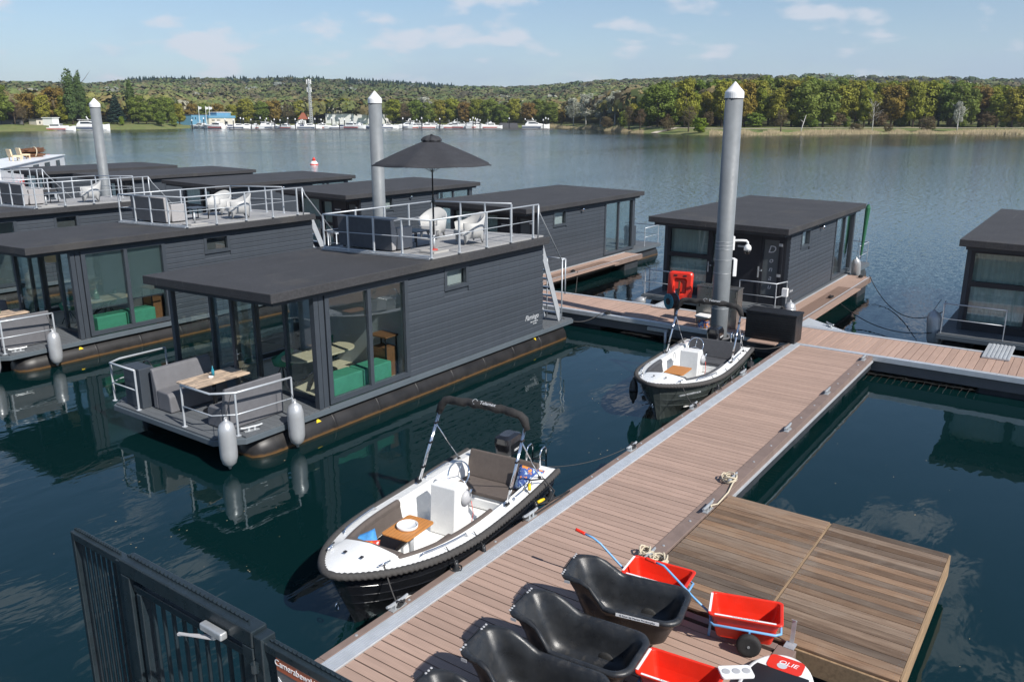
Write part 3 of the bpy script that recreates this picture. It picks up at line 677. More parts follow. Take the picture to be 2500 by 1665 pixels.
# wooded hills: a mass of crowns nobody could count
def canopy(name, n, urange, seed, label, conifer):
    rnd = random.Random(seed); mb = MB(); cols = []
    pal = [(.105, .135, .046), (.125, .138, .048), (.135, .120, .056), (.085, .118, .046), (.110, .100, .058), (.130, .140, .054), (.22, .23, .18)]
    for i in range(n):
        u = rnd.uniform(*urange); d, ds = shore_dir(u)
        if conifer: dist = rnd.uniform(1230, 1580)
        else: dist = (ds + 70) * (1560 / (ds + 70)) ** rnd.random() ** .8
        z = ground_z(u, dist, ds); p = d * dist
        sc_ = 1 + (dist - 500) / 1600
        if conifer:
            h = rnd.uniform(13, 20); c = rnd.uniform(.7, 1.2); cc = (.020 * c, .042 * c, .036 * c)
            for k in range(16):
                a = rnd.uniform(0, 6.28); t = rnd.random(); rr = (1 - t) * 3.2 + .2; q = p + Vector((math.cos(a) * rr, math.sin(a) * rr, z + h * t)); mb.quad(q + _Rt * -1.3, q + _Rt * 1.3 + Vector((0, 0, -.4)), q + Vector((-math.cos(a) * rr * .5, -math.sin(a) * rr * .5, h * .16 + 1.2))); cols.append(cc)
        else:
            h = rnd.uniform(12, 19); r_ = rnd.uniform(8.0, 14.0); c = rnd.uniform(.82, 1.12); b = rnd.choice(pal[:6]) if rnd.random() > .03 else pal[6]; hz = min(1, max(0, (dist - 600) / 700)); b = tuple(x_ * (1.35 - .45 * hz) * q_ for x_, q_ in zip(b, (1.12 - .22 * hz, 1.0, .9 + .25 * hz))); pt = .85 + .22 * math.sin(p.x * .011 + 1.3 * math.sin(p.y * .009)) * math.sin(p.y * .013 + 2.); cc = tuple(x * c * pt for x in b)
            for k in range(64):
                a = rnd.uniform(0, 6.28); s = rnd.uniform(-.35, 1); q_ = math.sqrt(max(0, 1 - s * s)); nn = Vector((q_ * math.cos(a), q_ * math.sin(a), s))
                q = p + Vector((nn.x * r_, nn.y * r_, z + h * .66 + nn.z * h * .34)); t = (nn + Vector((rnd.uniform(-.6, .6), rnd.uniform(-.6, .6), rnd.uniform(-.6, .6)))).normalized().orthogonal().normalized(); bb = nn.cross(t).normalized(); sz = 2.0 * rnd.uniform(.6, 1.2)
                mb.quad(q - t * sz, q - bb * sz, q + t * sz, q + bb * sz); k2 = rnd.uniform(.8, 1.2); cols.append(tuple(x * k2 for x in cc))
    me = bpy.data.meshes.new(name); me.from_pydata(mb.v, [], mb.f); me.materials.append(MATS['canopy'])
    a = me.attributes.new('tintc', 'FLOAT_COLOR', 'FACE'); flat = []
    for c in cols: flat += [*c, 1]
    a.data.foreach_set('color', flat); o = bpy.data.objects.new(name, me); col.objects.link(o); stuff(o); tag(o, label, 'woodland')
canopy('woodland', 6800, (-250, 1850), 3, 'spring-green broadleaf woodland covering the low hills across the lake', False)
canopy('conifer_wood', 620, (850, 1110), 4, 'dark blue-green conifer stand on the hill crest above the white shed', True)
canopy('conifer_wood', 200, (320, 480), 5, 'thin line of dark conifers on the crest right of the poplars', True)
canopy('conifer_wood', 240, (560, 800), 6, 'scattered dark conifers on the crest around the telecom mast', True)
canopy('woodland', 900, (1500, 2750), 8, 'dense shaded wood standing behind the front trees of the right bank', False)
# ------------------------------------------------------------------ far marina
def far_at(u, off, z=0.):
    d, ds = shore_dir(u); p = d * (ds + off); p.z = z; return p
def yacht_tpl(kind):
    """motor yacht, bow towards +x, length 12; returns list of (part name, mesh)"""
    L_ = 12.; hull = MB(); rings = []
    for s, b, zt in ((0, 1.75, 1.5), (.15, 1.85, 1.45), (.5, 1.9, 1.55), (.75, 1.5, 1.75), (.92, .75, 1.95), (1.0, .08, 2.1)):
        x = s * L_ - L_ / 2; rings.append([(x, -b, zt), (x, -b * .82, .15), (x, 0, -.5), (x, b * .82, .15), (x, b, zt)])
    hull.loft(rings, True)
    cab = MB(); win = MB(); dk = MB()
    if kind == 0:
        cab.loft([[(x, -b, z0), (x, -b * .85, z1), (x, b * .85, z1), (x, b, z0)] for x, b, z0, z1 in ((-4.6, 1.45, 1.4, 2.0), (-3.6, 1.5, 1.4, 3.0), (-.5, 1.45, 1.5, 3.1), (1.6, 1.2, 1.6, 2.2), (4.0, .7, 1.7, 1.9))])
        win.loft([[(x, -b, z0), (x, -b * .95, z1), (x, b * .95, z1), (x, b, z0)] for x, b, z0, z1 in ((-3.2, 1.49, 2.2, 2.75), (-.6, 1.46, 2.2, 2.8), (.9, 1.28, 2.1, 2.4))])
        dk.box(-4.2, .2, -1.25, 1.25, 3.45, 3.58).bar((-3.8, -1, 2.9), (-3.2, -1, 3.5), .1, .1).bar((-3.8, 1, 2.9), (-3.2, 1, 3.5), .1, .1).bar((-1.0, 0, 3.5), (-1.6, 0, 4.6), .12, .3)
    elif kind == 1:
        cab.box(-4.8, -.2, -1.5, 1.5, 1.4, 2.9).box(-.2, 2.6, -1.3, 1.3, 1.5, 2.2)
        win.box(-4.4, -.6, -1.53, 1.53, 2.1, 2.65).box(-.25, -.14, -1.2, 1.2, 2.1, 2.7)
        dk.box(-5.0, 0, -1.6, 1.6, 2.9, 3.0).tube([(-1.2, 0, 3), (-1.2, 0, 5.2)], .06, 5).box(-3, -1.8, -.8, .8, 3.0, 3.6)
    else:
        cab.loft([[(x, -b, z0), (x, -b * .8, z1), (x, b * .8, z1), (x, b, z0)] for x, b, z0, z1 in ((-3.0, 1.5, 1.4, 2.2), (-1.5, 1.5, 1.4, 2.7), (.8, 1.35, 1.5, 2.6), (3.2, .9, 1.6, 1.9))])
        win.loft([[(x, -b, z0), (x, -b * .93, z1), (x, b * .93, z1), (x, b, z0)] for x, b, z0, z1 in ((-1.6, 1.51, 1.95, 2.4), (.6, 1.40, 1.95, 2.4), (1.6, 1.2, 1.85, 2.1))])
        dk.box(-5.4, -3.2, -1.4, 1.4, 1.5, 2.05)
    stripe = MB(); stripe.loft([[(x, -b, .55), (x, -b, .95), (x, b, .95), (x, b, .55)] for x, b in ((-5.95, 1.72), (-1, 1.80), (2.2, 1.72))])
    return [('hull', shared(hull, 'hull', 'white_gel')), ('cabin', shared(cab, 'cabin', 'white_gel')), ('windows', shared(win, 'windows', 'dark_window')), ('canopy' if kind == 2 else 'flybridge', shared(dk, 'deck', 'navy_cover' if kind == 2 else 'white_gel')), ('stripe', shared(stripe, 'stripe', 'navy_cover' if kind != 1 else 'barge_red'))]
YT = [yacht_tpl(k) for k in range(3)]
def yacht(u, v, L_, kind, ang, label, group):
    p = at(u, v); o = empty('motor_yacht', (p.x, p.y, 0), label, 'yacht', group, rz=math.atan2(_Rt.y, _Rt.x) + R(ang)); s = L_ / 12.
    for nme, me in YT[kind]: inst(nme, me, o, (0, 0, 0), 0, (s, s, s), False)
yacht(152, 319.8, 14, 1, 4, 'white cabin cruiser with dark hull moored on the left shore', None)
yacht(226, 318.6, 19, 0, 2, 'sleek white motor yacht on the left shore beside the grey pile', None)
yr = random.Random(5); g1 = 'small motor yachts packed along the marina by the white shed'
for i, u in enumerate((486, 503, 522, 541, 562, 583, 604, 628, 652, 668, 690, 706, 724, 742, 758, 776, 796, 812, 830, 850, 868, 886, 905, 948)):
    yacht(u, 314.2 + (i % 3) * .5, yr.uniform(10, 15), (i * 5 + i // 3) % 3, yr.choice((10, 25, -20, 80, 60, 160, 190)), 'white motor yacht packed in the far marina, ' + ('before the blue building' if u < 580 else 'right of the blue building' if u < 660 else 'left of the mast' if u < 735 else 'between mast and white shed' if u < 790 else 'before the white shed left half' if u < 865 else 'before the white shed right half'), g1)
g2 = 'motor yachts along the far jetty below the dense trees'
for i, u in enumerate((992, 1012, 1030, 1052, 1066, 1092, 1104, 1122, 1138, 1156, 1170, 1186, 1204)):
    yacht(u, 314.6 + (i % 2) * .4, yr.uniform(11, 16), (i * 7 + i // 2) % 3, yr.choice((10, 20, -10, 70, 190, 200)), 'white motor yacht along the far jetty below dense trees, ' + ('left end' if u < 1040 else 'left of its middle' if u < 1110 else 'right of its middle' if u < 1165 else 'next to the covered boat'), g2)
yacht(1308, 315.2, 17, 0, 2, 'large white motor yacht at the right end of the far jetty', None)
bh = MB(); p = at(1238, 314); q = _Rt; bx = [p + q * a + Vector((0, 0, z)) for a, z in ((-7, .2), (7.5, .2), (6.5, 3.2), (-4.5, 3.4))]
bh.extr(bx, _F * 5); tag(bh.build('covered_boat', 'roof_grey'), 'dark grey covered boat moored left of the large white yacht', 'boat')
def far_jetty(u0, u1, v, label):
    mb = MB(); mb.bar(at(u0, v, .35), at(u1, v, .35), 1.6, .5); tag(mb.build('far_jetty', 'roof_grey'), label, 'jetty')
far_jetty(560, 930, 316.4, 'long low grey jetty in front of the packed yachts'); far_jetty(985, 1352, 315.9, 'low grey jetty in front of the far yacht row')
pl = MB().tube([(0, 0, -1), (0, 0, 5.6)], .22, 6); plm = shared(pl, 'post', 'black_paint'); pc = shared(MB().lathe([(.3, 0), (.3, .5), (.02, 1.1)], (0, 0, 5.6), 6), 'cap', 'white_plastic')
for i, u in enumerate((470, 499, 551, 571, 589, 596, 614, 637, 652, 671, 685, 704, 722, 739, 755, 770, 785, 811, 829, 842, 857, 984, 1002, 1018, 1030, 1074, 1148, 1155, 1161, 1166, 1172, 1243, 1282, 1326, 1332, 1338)):
    p = at(u, 315.6 - (i % 3) * .5); s = .85 + .25 * ((i * 37) % 10) / 10
    r_ = empty('mooring_post', (p.x, p.y, 0), 'dark mooring post with white cap among the far yachts', 'post', 'white-capped mooring posts of the far marina')
    inst('shaft', plm, r_, (0, 0, 0), 0, (1.3, 1.3, s), False); inst('cap', pc, r_, (0, 0, 0), 0, (1.3, 1.3, s), False)
def bld(name, u0, u1, off, z0, zt, depth, wall, label, roofmat='roof_grey', wins=(), roof_up=.35):
    a = far_at(u0, off); b = far_at(u1, off); ax = (b - a); ln = ax.length; ax.normalize(); back = Vector((-ax.y, ax.x, 0)); back = back if back.dot(_F) > 0 else -back
    c = (a + b) / 2; root = empty(name, (c.x, c.y, z0), label, 'building'); 
    w_ = MB().extr([a + Vector((0, 0, z0)), b + Vector((0, 0, z0)), b + Vector((0, 0, zt)), a + Vector((0, 0, zt))], back * depth); w_.build('wall', wall, root)
    MB().extr([a + Vector((0, 0, zt)) - ax * .4 - back * .4, b + Vector((0, 0, zt)) + ax * .4 - back * .4, b + Vector((0, 0, zt + roof_up)) + ax * .4 - back * .4, a + Vector((0, 0, zt + roof_up)) - ax * .4 - back * .4], back * (depth + .8)).build('roof', roofmat, root)
    for t0, t1, wz0, wz1 in wins:
        p0 = a + ax * (ln * t0) - back * .12; p1 = a + ax * (ln * t1) - back * .12
        MB().extr([p0 + Vector((0, 0, wz0)), p1 + Vector((0, 0, wz0)), p1 + Vector((0, 0, wz1)), p0 + Vector((0, 0, wz1))], back * .1).build('window', 'dark_window', root)
    return root
bld('boat_shed', 796, 938, 70, 1.5, 9.6, 30, 'wall_white', 'long low white boat shed behind the packed yachts', 'roof_grey', [(.18, .185, 1.6, 9.5), (.45, .455, 1.6, 9.5), (.72, .725, 1.6, 9.5)])
bld('marina_building', 470, 512, 34, 1.2, 8.6, 14, 'wall_blue', 'bright blue marina building left part beside the white one', 'roof_grey', [(.05, .09, 5.5, 7), (.2, .24, 5.5, 7)])
bld('marina_building', 512, 575, 30, 1.2, 6.4, 12, 'wall_cream', 'white flat marina building with blue upper storey', 'wall_blue', [(.1, .22, 4.6, 5.2), (.3, .42, 4.6, 5.2), (.6, .7, 2, 4)], 1.6)
bld('upper_storey', 532, 566, 36, 7.6, 10.2, 8, 'wall_blue', 'small blue upper storey on the white marina building', 'wall_white')
hs = bld('house', 730, 748, 60, 1.5, 5.2, 9, 'wall_white', 'white house with red pitched roof between shed and mast', 'roof_tile', [(.2, .4, 2, 4), (.6, .8, 2, 4)], .2)
a = far_at(728, 59, 5.4); b = far_at(750, 59, 5.4); c = (a + b) / 2 + Vector((0, 0, 5)); MB().extr([a, b, c], _F * 10).build('gable', 'roof_tile', hs)
bld('cabin', 131, 147, 22, 2.0, 6.4, 6, 'wall_white', 'small white cabin on the left shore lawn', 'wall_white'); bld('cabin', 92, 124, 36, 2.6, 5.6, 6, 'wall_cream', 'long low cream cabin left of the small white one', 'roof_grey', [(.2, .3, 3.4, 4.6), (.6, .7, 3.4, 4.6)])
bld('cabin', 8, 60, 44, 2.8, 5.0, 6, 'roof_grey', 'low weathered cabin row at the far left shore', 'roof_grey', [(.5, .8, 3.2, 4.4)])
# telecom mast
p = far_at(760, 60); mz = 2.0; top = HCAM + (288 - 203) / FPX * (p.x * _F.x + p.y * _F.y); root = empty('telecom_mast', (p.x, p.y, mz), 'slender lattice telecom mast rising above the far wood', 'mast')
mm = MB(); wd = 1.1
for sx_, sy_ in ((-1, -1), (1, -1), (0, 1.2)): mm.tube([(p.x + sx_ * wd, p.y + sy_ * wd, mz), (p.x + sx_ * wd * .6, p.y + sy_ * wd * .6, top)], .28, 5)
for k in range(22):
    t = k / 22; z = mz + (top - mz) * t; z2 = mz + (top - mz) * (t + .045); s1 = wd * (1 - .4 * t)
    C3 = [(-1, -1), (1, -1), (0, 1.2)]
    for i in range(3): A, B_ = C3[i], C3[(i + 1) % 3]; mm.tube([(p.x + A[0] * s1, p.y + A[1] * s1, z), (p.x + B_[0] * s1, p.y + B_[1] * s1, z2)], .13, 4)
mm.build('lattice', 'galv', root)
for i, (dx, dz) in enumerate(((-1.5, -3), (1.5, -3), (0, -2.5), (-1.4, -9), (1.4, -9))): MB().box(p.x + _Rt.x * dx - .35, p.x + _Rt.x * dx + .35, p.y + _Rt.y * dx - .35, p.y + _Rt.y * dx + .35, top + dz, top + dz + 3.4).build('antenna', 'white_plastic', root)
for i, u in enumerate((489, 506, 515)):
    p = far_at(u, 30); fl = empty('flagpole', (p.x, p.y, 2), '%s white flagpole beside the blue marina building' % ('left', 'middle', 'right')[i], 'flagpole')
    MB().tube([(p.x, p.y, 2), (p.x, p.y, 14.5)], .16, 5).build('pole', 'white_plastic', fl); a = Vector((p.x, p.y, 14)); MB().extr([a, a + _Rt * 2.2 + Vector((0, 0, -.3)), a + _Rt * 2.0 + Vector((0, 0, -1.6)), a + Vector((0, 0, -2))], _F * .05).build('flag', 'white_plastic', fl)
# buoy
p = at(767, 402); bo = empty('buoy', (p.x, p.y, 0), 'red and white cone buoy floating on the open lake', 'buoy')
MB().lathe([(.42, -.3), (.58, 0), (.55, .18), (.28, .5)], (p.x, p.y, 0), 14).build('float', 'white_plastic', bo, True); MB().lathe([(.59, -.1), (.60, .1)], (p.x, p.y, 0), 14).build('band', 'red_case', bo, True); MB().lathe([(.29, .48), (.16, .9), (.04, 1.0)], (p.x, p.y, 0), 12).build('top', 'red_case', bo, True)
# white barge behind the left houseboats
bx = empty('barge', (38, 85, 0), 'white converted barge with cabin windows and red bow at the left edge', 'barge', rz=0)
ax = Vector((.61, .79, 0)).normalized(); sd = Vector((ax.y, -ax.x, 0)); bow = Vector((45.2, 94.6, 0))
def bp(s, t, z): q = bow - ax * s + sd * t; return (q.x, q.y, z)
hull = MB().loft([[bp(s, -b, z), bp(s, -b * .9, 0), bp(s, 0, -.6), bp(s, b * .9, 0), bp(s, b, z)] for s, b, z in ((-.3, .1, 1.75), (1.5, 1.2, 1.5), (4, 2.1, 1.3), (26, 2.3, 1.15))]); hull.build('hull', 'barge_red', bx)
MB().extr([bp(2.6, -1.9, 1.1), bp(26, -1.9, 1.1), bp(26, -1.9, 2.55), bp(2.6, -1.9, 2.65)], tuple(sd * 3.8)).build('cabin', 'barge_white', bx, bevel=.08)
MB().extr([bp(2.5, -2.0, 2.65), bp(26, -2.0, 2.55), bp(26, -2.0, 2.62), bp(2.5, -2.0, 2.72)], tuple(sd * 4.0)).build('cabin_roof', 'barge_white', bx)
for sgn in (-1, 1):
    for s, w_ in ((5.2, 1.6), (9.6, 2.0), (14.0, 2.0)):
        MB().extr([bp(s, sgn * 1.93, 1.62), bp(s + w_, sgn * 1.93, 1.62), bp(s + w_, sgn * 1.93, 2.3), bp(s, sgn * 1.93, 2.3)], tuple(sd * .03 * sgn)).build('window', 'dark_window', bx)
MB().lathe([(.45, 0), (.5, .5), (.3, .6), (.15, 1.1)], bp(.7, 0, 1.6), 10).build('bollard', 'barge_red', bx, True)
for i, s in enumerate((11.8, 15.0)):
    q = bp(s, .3, 2.72); c_ = empty('deck_chair', q, ('pale wooden deck chair on the barge roof nearer its bow', 'pale wooden deck chair on the barge roof farther from its bow')[i], 'chair')
    MB().box(q[0] - .4, q[0] + .4, q[1] - .4, q[1] + .4, q[2] + .3, q[2] + .45).build('seat', 'pale_wood', c_); MB().bar((q[0] - .4, q[1], q[2] + .4), (q[0] - .5, q[1], q[2] + 1.0), .8, .12).build('backrest', 'pale_wood', c_)
    for a_ in (-1, 1):
        for b_ in (-1, 1): MB().tube([(q[0] + a_ * .35, q[1] + b_ * .35, q[2] - .1), (q[0] + a_ * .35, q[1] + b_ * .35, q[2] + .4)], .05, 5).build('leg', 'pale_wood', c_)
q = bp(7.8, .2, 2.68); fb = empty('firewood_bundle', q, 'bundle of brown firewood and rope on the barge roof', 'bundle'); fr_ = random.Random(2); mb = MB()
for k in range(26): a_ = fr_.uniform(-.5, .5); z_ = fr_.uniform(.1, .8); mb.bar((q[0] - 1 + fr_.uniform(-.3, .3), q[1] + a_ - .5, q[2] + z_), (q[0] + 1 + fr_.uniform(-.3, .3), q[1] + a_ + .5, q[2] + z_ + fr_.uniform(-.2, .2)), .14, .12)
stuff(mb.build('logs', 'wood_dark', fb)); MB().tube([(q[0] + math.cos(a) * .15, q[1] + math.sin(a) * .75, q[2] + .45 + math.cos(a) * .55) for a in [i * .52 for i in range(12)]], .05, 5, True).build('binding_rope', 'rope_white', fb)
for i, (s, wd) in enumerate(((9.0, 1.4), (12.5, 1.8))):
    q = bp(s, 2.7, 1.0); MBx = MB().extr([bp(s, 2.32, .5), bp(s + wd, 2.32, .5), bp(s + wd, 2.32, 1.2), bp(s, 2.32, 1.2)], tuple(sd * .12)); tag(MBx.build('orange_panel', 'orange'), ('narrow orange panel on the barge side', 'wide orange panel on the barge side')[i], 'panel')
# far air: pale even haze over the lake and hills
hzb = MB().box(-4300, 4300, -4300, 4300, -3, 110); hzo = hzb.build('haze', 'trim'); stuff(hzo); hzo['label'] = 'thin pale summer haze over the lake and the far hills'; hzo['category'] = 'haze'
def mat_haze():
    m, N, L, B = nodes('haze_air'); N.remove(B); v = N.new('ShaderNodeVolumePrincipled'); v.inputs['Color'].default_value = (.72, .80, .95, 1); v.inputs['Density'].default_value = .00012; v.inputs['Anisotropy'].default_value = .3
    L.new(v.outputs[0], N['Material Output'].inputs['Volume']); return m
hzo.data.materials[0] = mat_haze()
# ------------------------------------------------------------------ floating jetties
DZ = .55
jt = empty('main_jetty', (12, 5.4, 0), 'broad brown planked floating jetty running from the gate to the cross jetty', 'jetty')
def plank_mesh(lx, ly, mat, t=.03):
    b = MB(); bm = bmesh.new(); bmesh.ops.create_cube(bm, size=1.0); bmesh.ops.scale(bm, vec=(lx, ly, t), verts=bm.verts)
    bmesh.ops.bevel(bm, geom=bm.edges[:], offset=.004, segments=1, affect='EDGES'); me = bpy.data.meshes.new('plank'); bm.to_mesh(me); bm.free(); me.materials.append(MATS[mat]); return me
PX = .146
pn = plank_mesh(PX - .013, 6.195 - 4.552, 'comp_x'); pw = plank_mesh(PX - .013, 6.195 - 2.352, 'comp_x')
x = 2.9; jr = random.Random(9)
while x < 22.0:
    wide = x + PX / 2 < 8.5
    y0 = 2.352 if wide else 4.552
    inst('plank', pw if wide else pn, jt, (x + PX / 2, (y0 + 6.195) / 2, DZ - .017 + jr.uniform(-.0012, .0012))); x += PX
def strip(parent, x0, x1, y0, y1, z0, z1, mat, name, step=None, along='x'):
    a, e = (x0, x1) if along == 'x' else (y0, y1); s = step or (e - a); p = a
    while p < e - 1e-3:
        q = min(p + s, e)
        b = MB().box(p + .002, q - .002, y0, y1, z0, z1) if along == 'x' else MB().box(x0, x1, p + .002, q - .002, z0, z1)
        b.build(name, mat, parent, bevel=.006); p = q
strip(jt, 2.9, 22.02, 6.425, 6.53, .42, DZ + .012, 'cap_strip', 'edge_board', 2.4)
strip(jt, 8.62, 22.02, 4.33, 4.545, .40, DZ + .012, 'cap_strip', 'edge_board', 2.35)
strip(jt, 2.9, 8.6, 2.13, 2.345, .40, DZ + .012, 'cap_strip', 'edge_board', 2.35)
strip(jt, 8.5, 8.62, 2.35, 4.326, .40, DZ + .006, 'cap_strip', 'end_board')
al = MB()
for k in range(6): al.box(2.9, 22.02, 6.203 + k * .036, 6.203 + k * .036 + .026, DZ - .02, DZ + .018)
al.box(2.9, 22.02, 6.2, 6.42, DZ - .03, DZ + .008); al.build('ribbed_track', 'alu', jt)
for x_, y_ in [(4.0 + k * .92, 6.478) for k in range(20)] + [(9.0 + k * .92, 4.44) for k in range(15)] + [(3.5 + k * .92, 2.24) for k in range(6)]:
    MB().lathe([(.022, 0), (.02, .008), (.008, .012)], (x_, y_, DZ + .012), 8).build('bolt', 'galv', jt)
ub = MB().box(3, 22, 6.36, 6.41, .28, .52).box(8.7, 22, 4.34, 4.39, .22, .40).box(3, 8.5, 2.16, 2.2, .22, .4); ub.build('side_channel', 'float_dark', jt)
MB().box(8.7, 22.0, 4.30, 4.329, .40, .44).build('rub_rail', 'alu', jt)
fm = MB()
for k in range(3): fm.loft([rr_ for rr_ in [[(x_, y_, z_) for x_, y_ in rrect(.17, .95, .05, 3, k * .36, 0)] for z_ in (-.35, .12, .36)]])
flm = shared(fm, 'float', 'float_dark')
for x_ in (3.6, 6.6, 9.6, 13.25, 16.4, 19.0, 20.4): inst('float', flm, jt, (x_, 5.43, 0))
for x_ in (3.4, 5.4, 7.2): inst('float', flm, jt, (x_, 3.2, 0))
# cross jetty
cj = empty('cross_jetty', (23.1, 8, 0), 'brown planked cross jetty between the two rows of houseboats', 'jetty')
PY = .181; cp = plank_mesh(1.9, PY - .012, 'comp_y'); y = -5.0
while y < 17.0: inst('plank', cp, cj, (23.15, y + PY / 2, DZ - .017 + jr.uniform(-.0012, .0012))); y += PY
rb = MB(); 
while y < 64: rb.box(22.2, 24.1, y + .004, y + PY - .004, DZ - .03, DZ); y += PY
stuff(rb.build('planking', 'comp_y', cj))
strip(cj, 22.03, 22.19, -5, 64, DZ - .12, DZ + .014, 'alu', 'edge_profile', 5.0, 'y'); strip(cj, 24.11, 24.24, -5, 64, DZ - .12, DZ + .014, 'alu', 'edge_profile', 5.0, 'y')
MB().box(22.10, 22.15, -5, 64, .16, .43).build('side_channel', 'roof_grey', cj); MB().box(24.12, 24.17, -5, 64, .16, .43).build('side_channel', 'roof_grey', cj)
f2 = shared(MB().loft([[(x_, y_, z_) for x_, y_ in rrect(.95, .9, .06, 3)] for z_ in (-.35, .1, .38)]), 'float', 'float_dark')
for y_ in (-3.5, 1.0, 6.6, 13.4, 18, 23, 28, 33, 38, 43, 48, 53, 58): inst('float', f2, cj, (23.15, y_, 0))
for y_ in [-4 + .92 * k for k in range(24)]: MB().lathe([(.02, 0), (.018, .008), (.006, .012)], (22.11, y_, DZ + .014), 6).build('bolt', 'galv', cj)
def finger(yr, x1, label):
    fj = empty('finger_jetty', (29, yr, 0), label, 'jetty'); b = MB(); x_ = 24.26
    while x_ < x1: b.box(x_, x_ + .139, yr - .70, yr + .08, DZ - .03, DZ); x_ += .146
    stuff(b.build('planking', 'comp_x', fj))
    MB().box(24.26, x1 + .05, yr - .80, yr - .704, .36, DZ + .01).build('edge_board', 'cap_strip', fj, bevel=.005); MB().box(24.26, x1 + .05, yr - .745, yr - .715, DZ + .012, DZ + .022).build('edge_profile', 'alu', fj); MB().box(24.26, x1 + .05, yr + .085, yr + .14, .40, DZ + .012).build('edge_profile', 'alu', fj)
    MB().box(x1 + .005, x1 + .05, yr - .70, yr + .08, .36, DZ + .005).build('end_board', 'cap_strip', fj)
    inst('float', shared(MB().loft([[(a, b_, z_) for a, b_ in rrect(.62, .36, .05, 3)] for z_ in (-.35, .1, .36)]), 'float', 'float_dark'), fj, (x1 - .75, yr - .32, 0)); inst('float', fj.children[-1].data, fj, (26.4, yr - .32, 0))
    return fj
finger(7.78, 33.5, 'narrow brown finger jetty along the right side of the nearest back-row houseboat'); finger(17.55, 33.4, 'narrow brown finger jetty along the second back-row houseboat')
tp = MB().prism([(24.26, 5.55), (24.26, 6.95), (25.35, 6.95)], DZ - .03, DZ + .012)
tpo = empty('corner_plate', (24.6, 6.5, .5), 'triangular ribbed aluminium corner plate joining finger and cross jetty', 'plate'); tp.build('plate', 'alu', tpo); rbm = MB()
for k in range(16): yy = 5.65 + k * .082; rbm.box(24.28, 24.26 + max(.05, (yy - 5.55) / 1.4 * 1.07), yy, yy + .02, DZ + .012, DZ + .02)
stuff(rbm.build('rib', 'alu', tpo))
# gangway mats
def mat_plate(cx, cy, lx, ly, rz, label, z=.60, zslope=.0):
    o = empty('gangway_plate', (cx, cy, z), label, 'gangway', rot=(0, R(zslope), rz)); MB().box(-lx / 2, lx / 2, -ly / 2, ly / 2, 0, .03).build('plate', 'alu', o, world=False)
    n_ = int(ly / .09)
    for k in range(n_): MB().box(-lx / 2 + .01, lx / 2 - .01, -ly / 2 + k * .09 + .02, -ly / 2 + k * .09 + .065, .032, .045).build('rib', 'alu', o, world=False)
mat_plate(24.55, 11.25, 1.35, .62, 0, 'grey perforated gangway plate leading to the houseboat with the vertical lettering', .575, -1.0); mat_plate(24.25, 1.72, 1.45, .62, 0, 'ribbed aluminium gangway plate at the rightmost houseboat', .575, -1.0)
# old wooden platform
wp = empty('wooden_platform', (10.4, 2.7, 0), 'weathered square timber platform moored beside the main jetty', 'platform')
PP = .1465
wa = plank_mesh(PP - .010, 1.60, 'old_wood', .035); x = 8.72; k = 0
while x < 12.05:
    for yy in (3.5, 1.86): inst('plank', wa, wp, (x + PP / 2, yy, .532 + jr.uniform(-.002, .002)))
    x += PP; k += 1
MB().box(8.70, 8.76, 1.0, 2.32, .24, .51).box(8.80, 12.0, 1.03, 1.09, .25, .51).box(12.0, 12.07, 1.05, 4.3, .25, .51).box(8.76, 8.84, 2.3, 4.3, .28, .51).build('frame_beam', 'beam_wood', wp, bevel=.006)
MB().box(8.75, 12.05, 2.665, 2.695, .45, .545).build('joint_batten', 'beam_wood', wp); MB().box(8.76, 12.05, 1.035, 1.055, .40, .552).build('edge_batten', 'beam_wood', wp)
for a, b in ((9.0, 10.2), (10.6, 11.8)): inst('float', shared(MB().loft([[(q, r_, z_) for q, r_ in rrect((b - a) / 2, 1.45, .08, 3)] for z_ in (-.3, .05, .26)]), 'float', 'float_dark'), wp, ((a + b) / 2, 2.65, 0))
sn = MB()
for k in range(23):
    for yy in (4.24, 2.76, 2.60, 1.12):
        for dx in (.04, .105): sn.box(8.72 + k * PP + dx - .004, 8.72 + k * PP + dx + .004, yy - .004, yy + .004, .546, .5515)
stuff(sn.build('screws', 'pile_grey', wp))
# piles
def pile(x_, y_, label):
    o = empty('mooring_pile', (x_, y_, 0), label, 'pile', 'tall grey steel mooring piles'); MB().tube([(x_, y_, -3), (x_, y_, 7.02)], .235, 28).build('shaft', 'pile_grey', o, True)
    MB().lathe([(.25, 7.0), (.25, 7.12), (.245, 7.16), (.01, 7.42)], (x_, y_, 0), 28).build('cap', 'white_plastic', o)
    MB().lathe([(.252, 6.985), (.252, 6.999)], (x_, y_, 0), 28).build('cap_joint', 'roof_grey', o)
    gb = MB().tube([(x_ + math.cos(a) * .30, y_ + math.sin(a) * .30, .5) for a in [i * math.pi / 12 for i in range(24)]], .035, 6, True); gb.build('guide_ring', 'roof_grey', o, True); return o
P1 = pile(21.77, 8.42, 'tall grey mooring pile with white cap carrying the security camera'); pile(21.77, 21.62, 'grey mooring pile with white cap behind the parasol terrace'); pile(21.77, 40.46, 'grey mooring pile with white cap at the far left of the picture')
for z_ in (2.72, 3.02, 3.12, 3.22, 1.35, 2.35): MB().tube([(21.77 + math.cos(a) * .238, 8.42 + math.sin(a) * .238, z_) for a in [i * math.pi / 12 for i in range(24)]], .006, 5, True).build('strap', 'galv', P1, True)
cd = -_F * .12 + _Rt * .97; cdx, cdy = 21.77 + _Rt.x * .24, 8.42 + _Rt.y * .24
sc_ = empty('security_camera', (cdx, cdy, 3.2), 'white dome security camera on a bent arm strapped to the nearest pile', 'camera')
MB().bar((cdx, cdy, 2.98), (cdx, cdy, 3.36), .16, .06, tuple(_Rt)).build('bracket', 'white_plastic', sc_, bevel=.01)
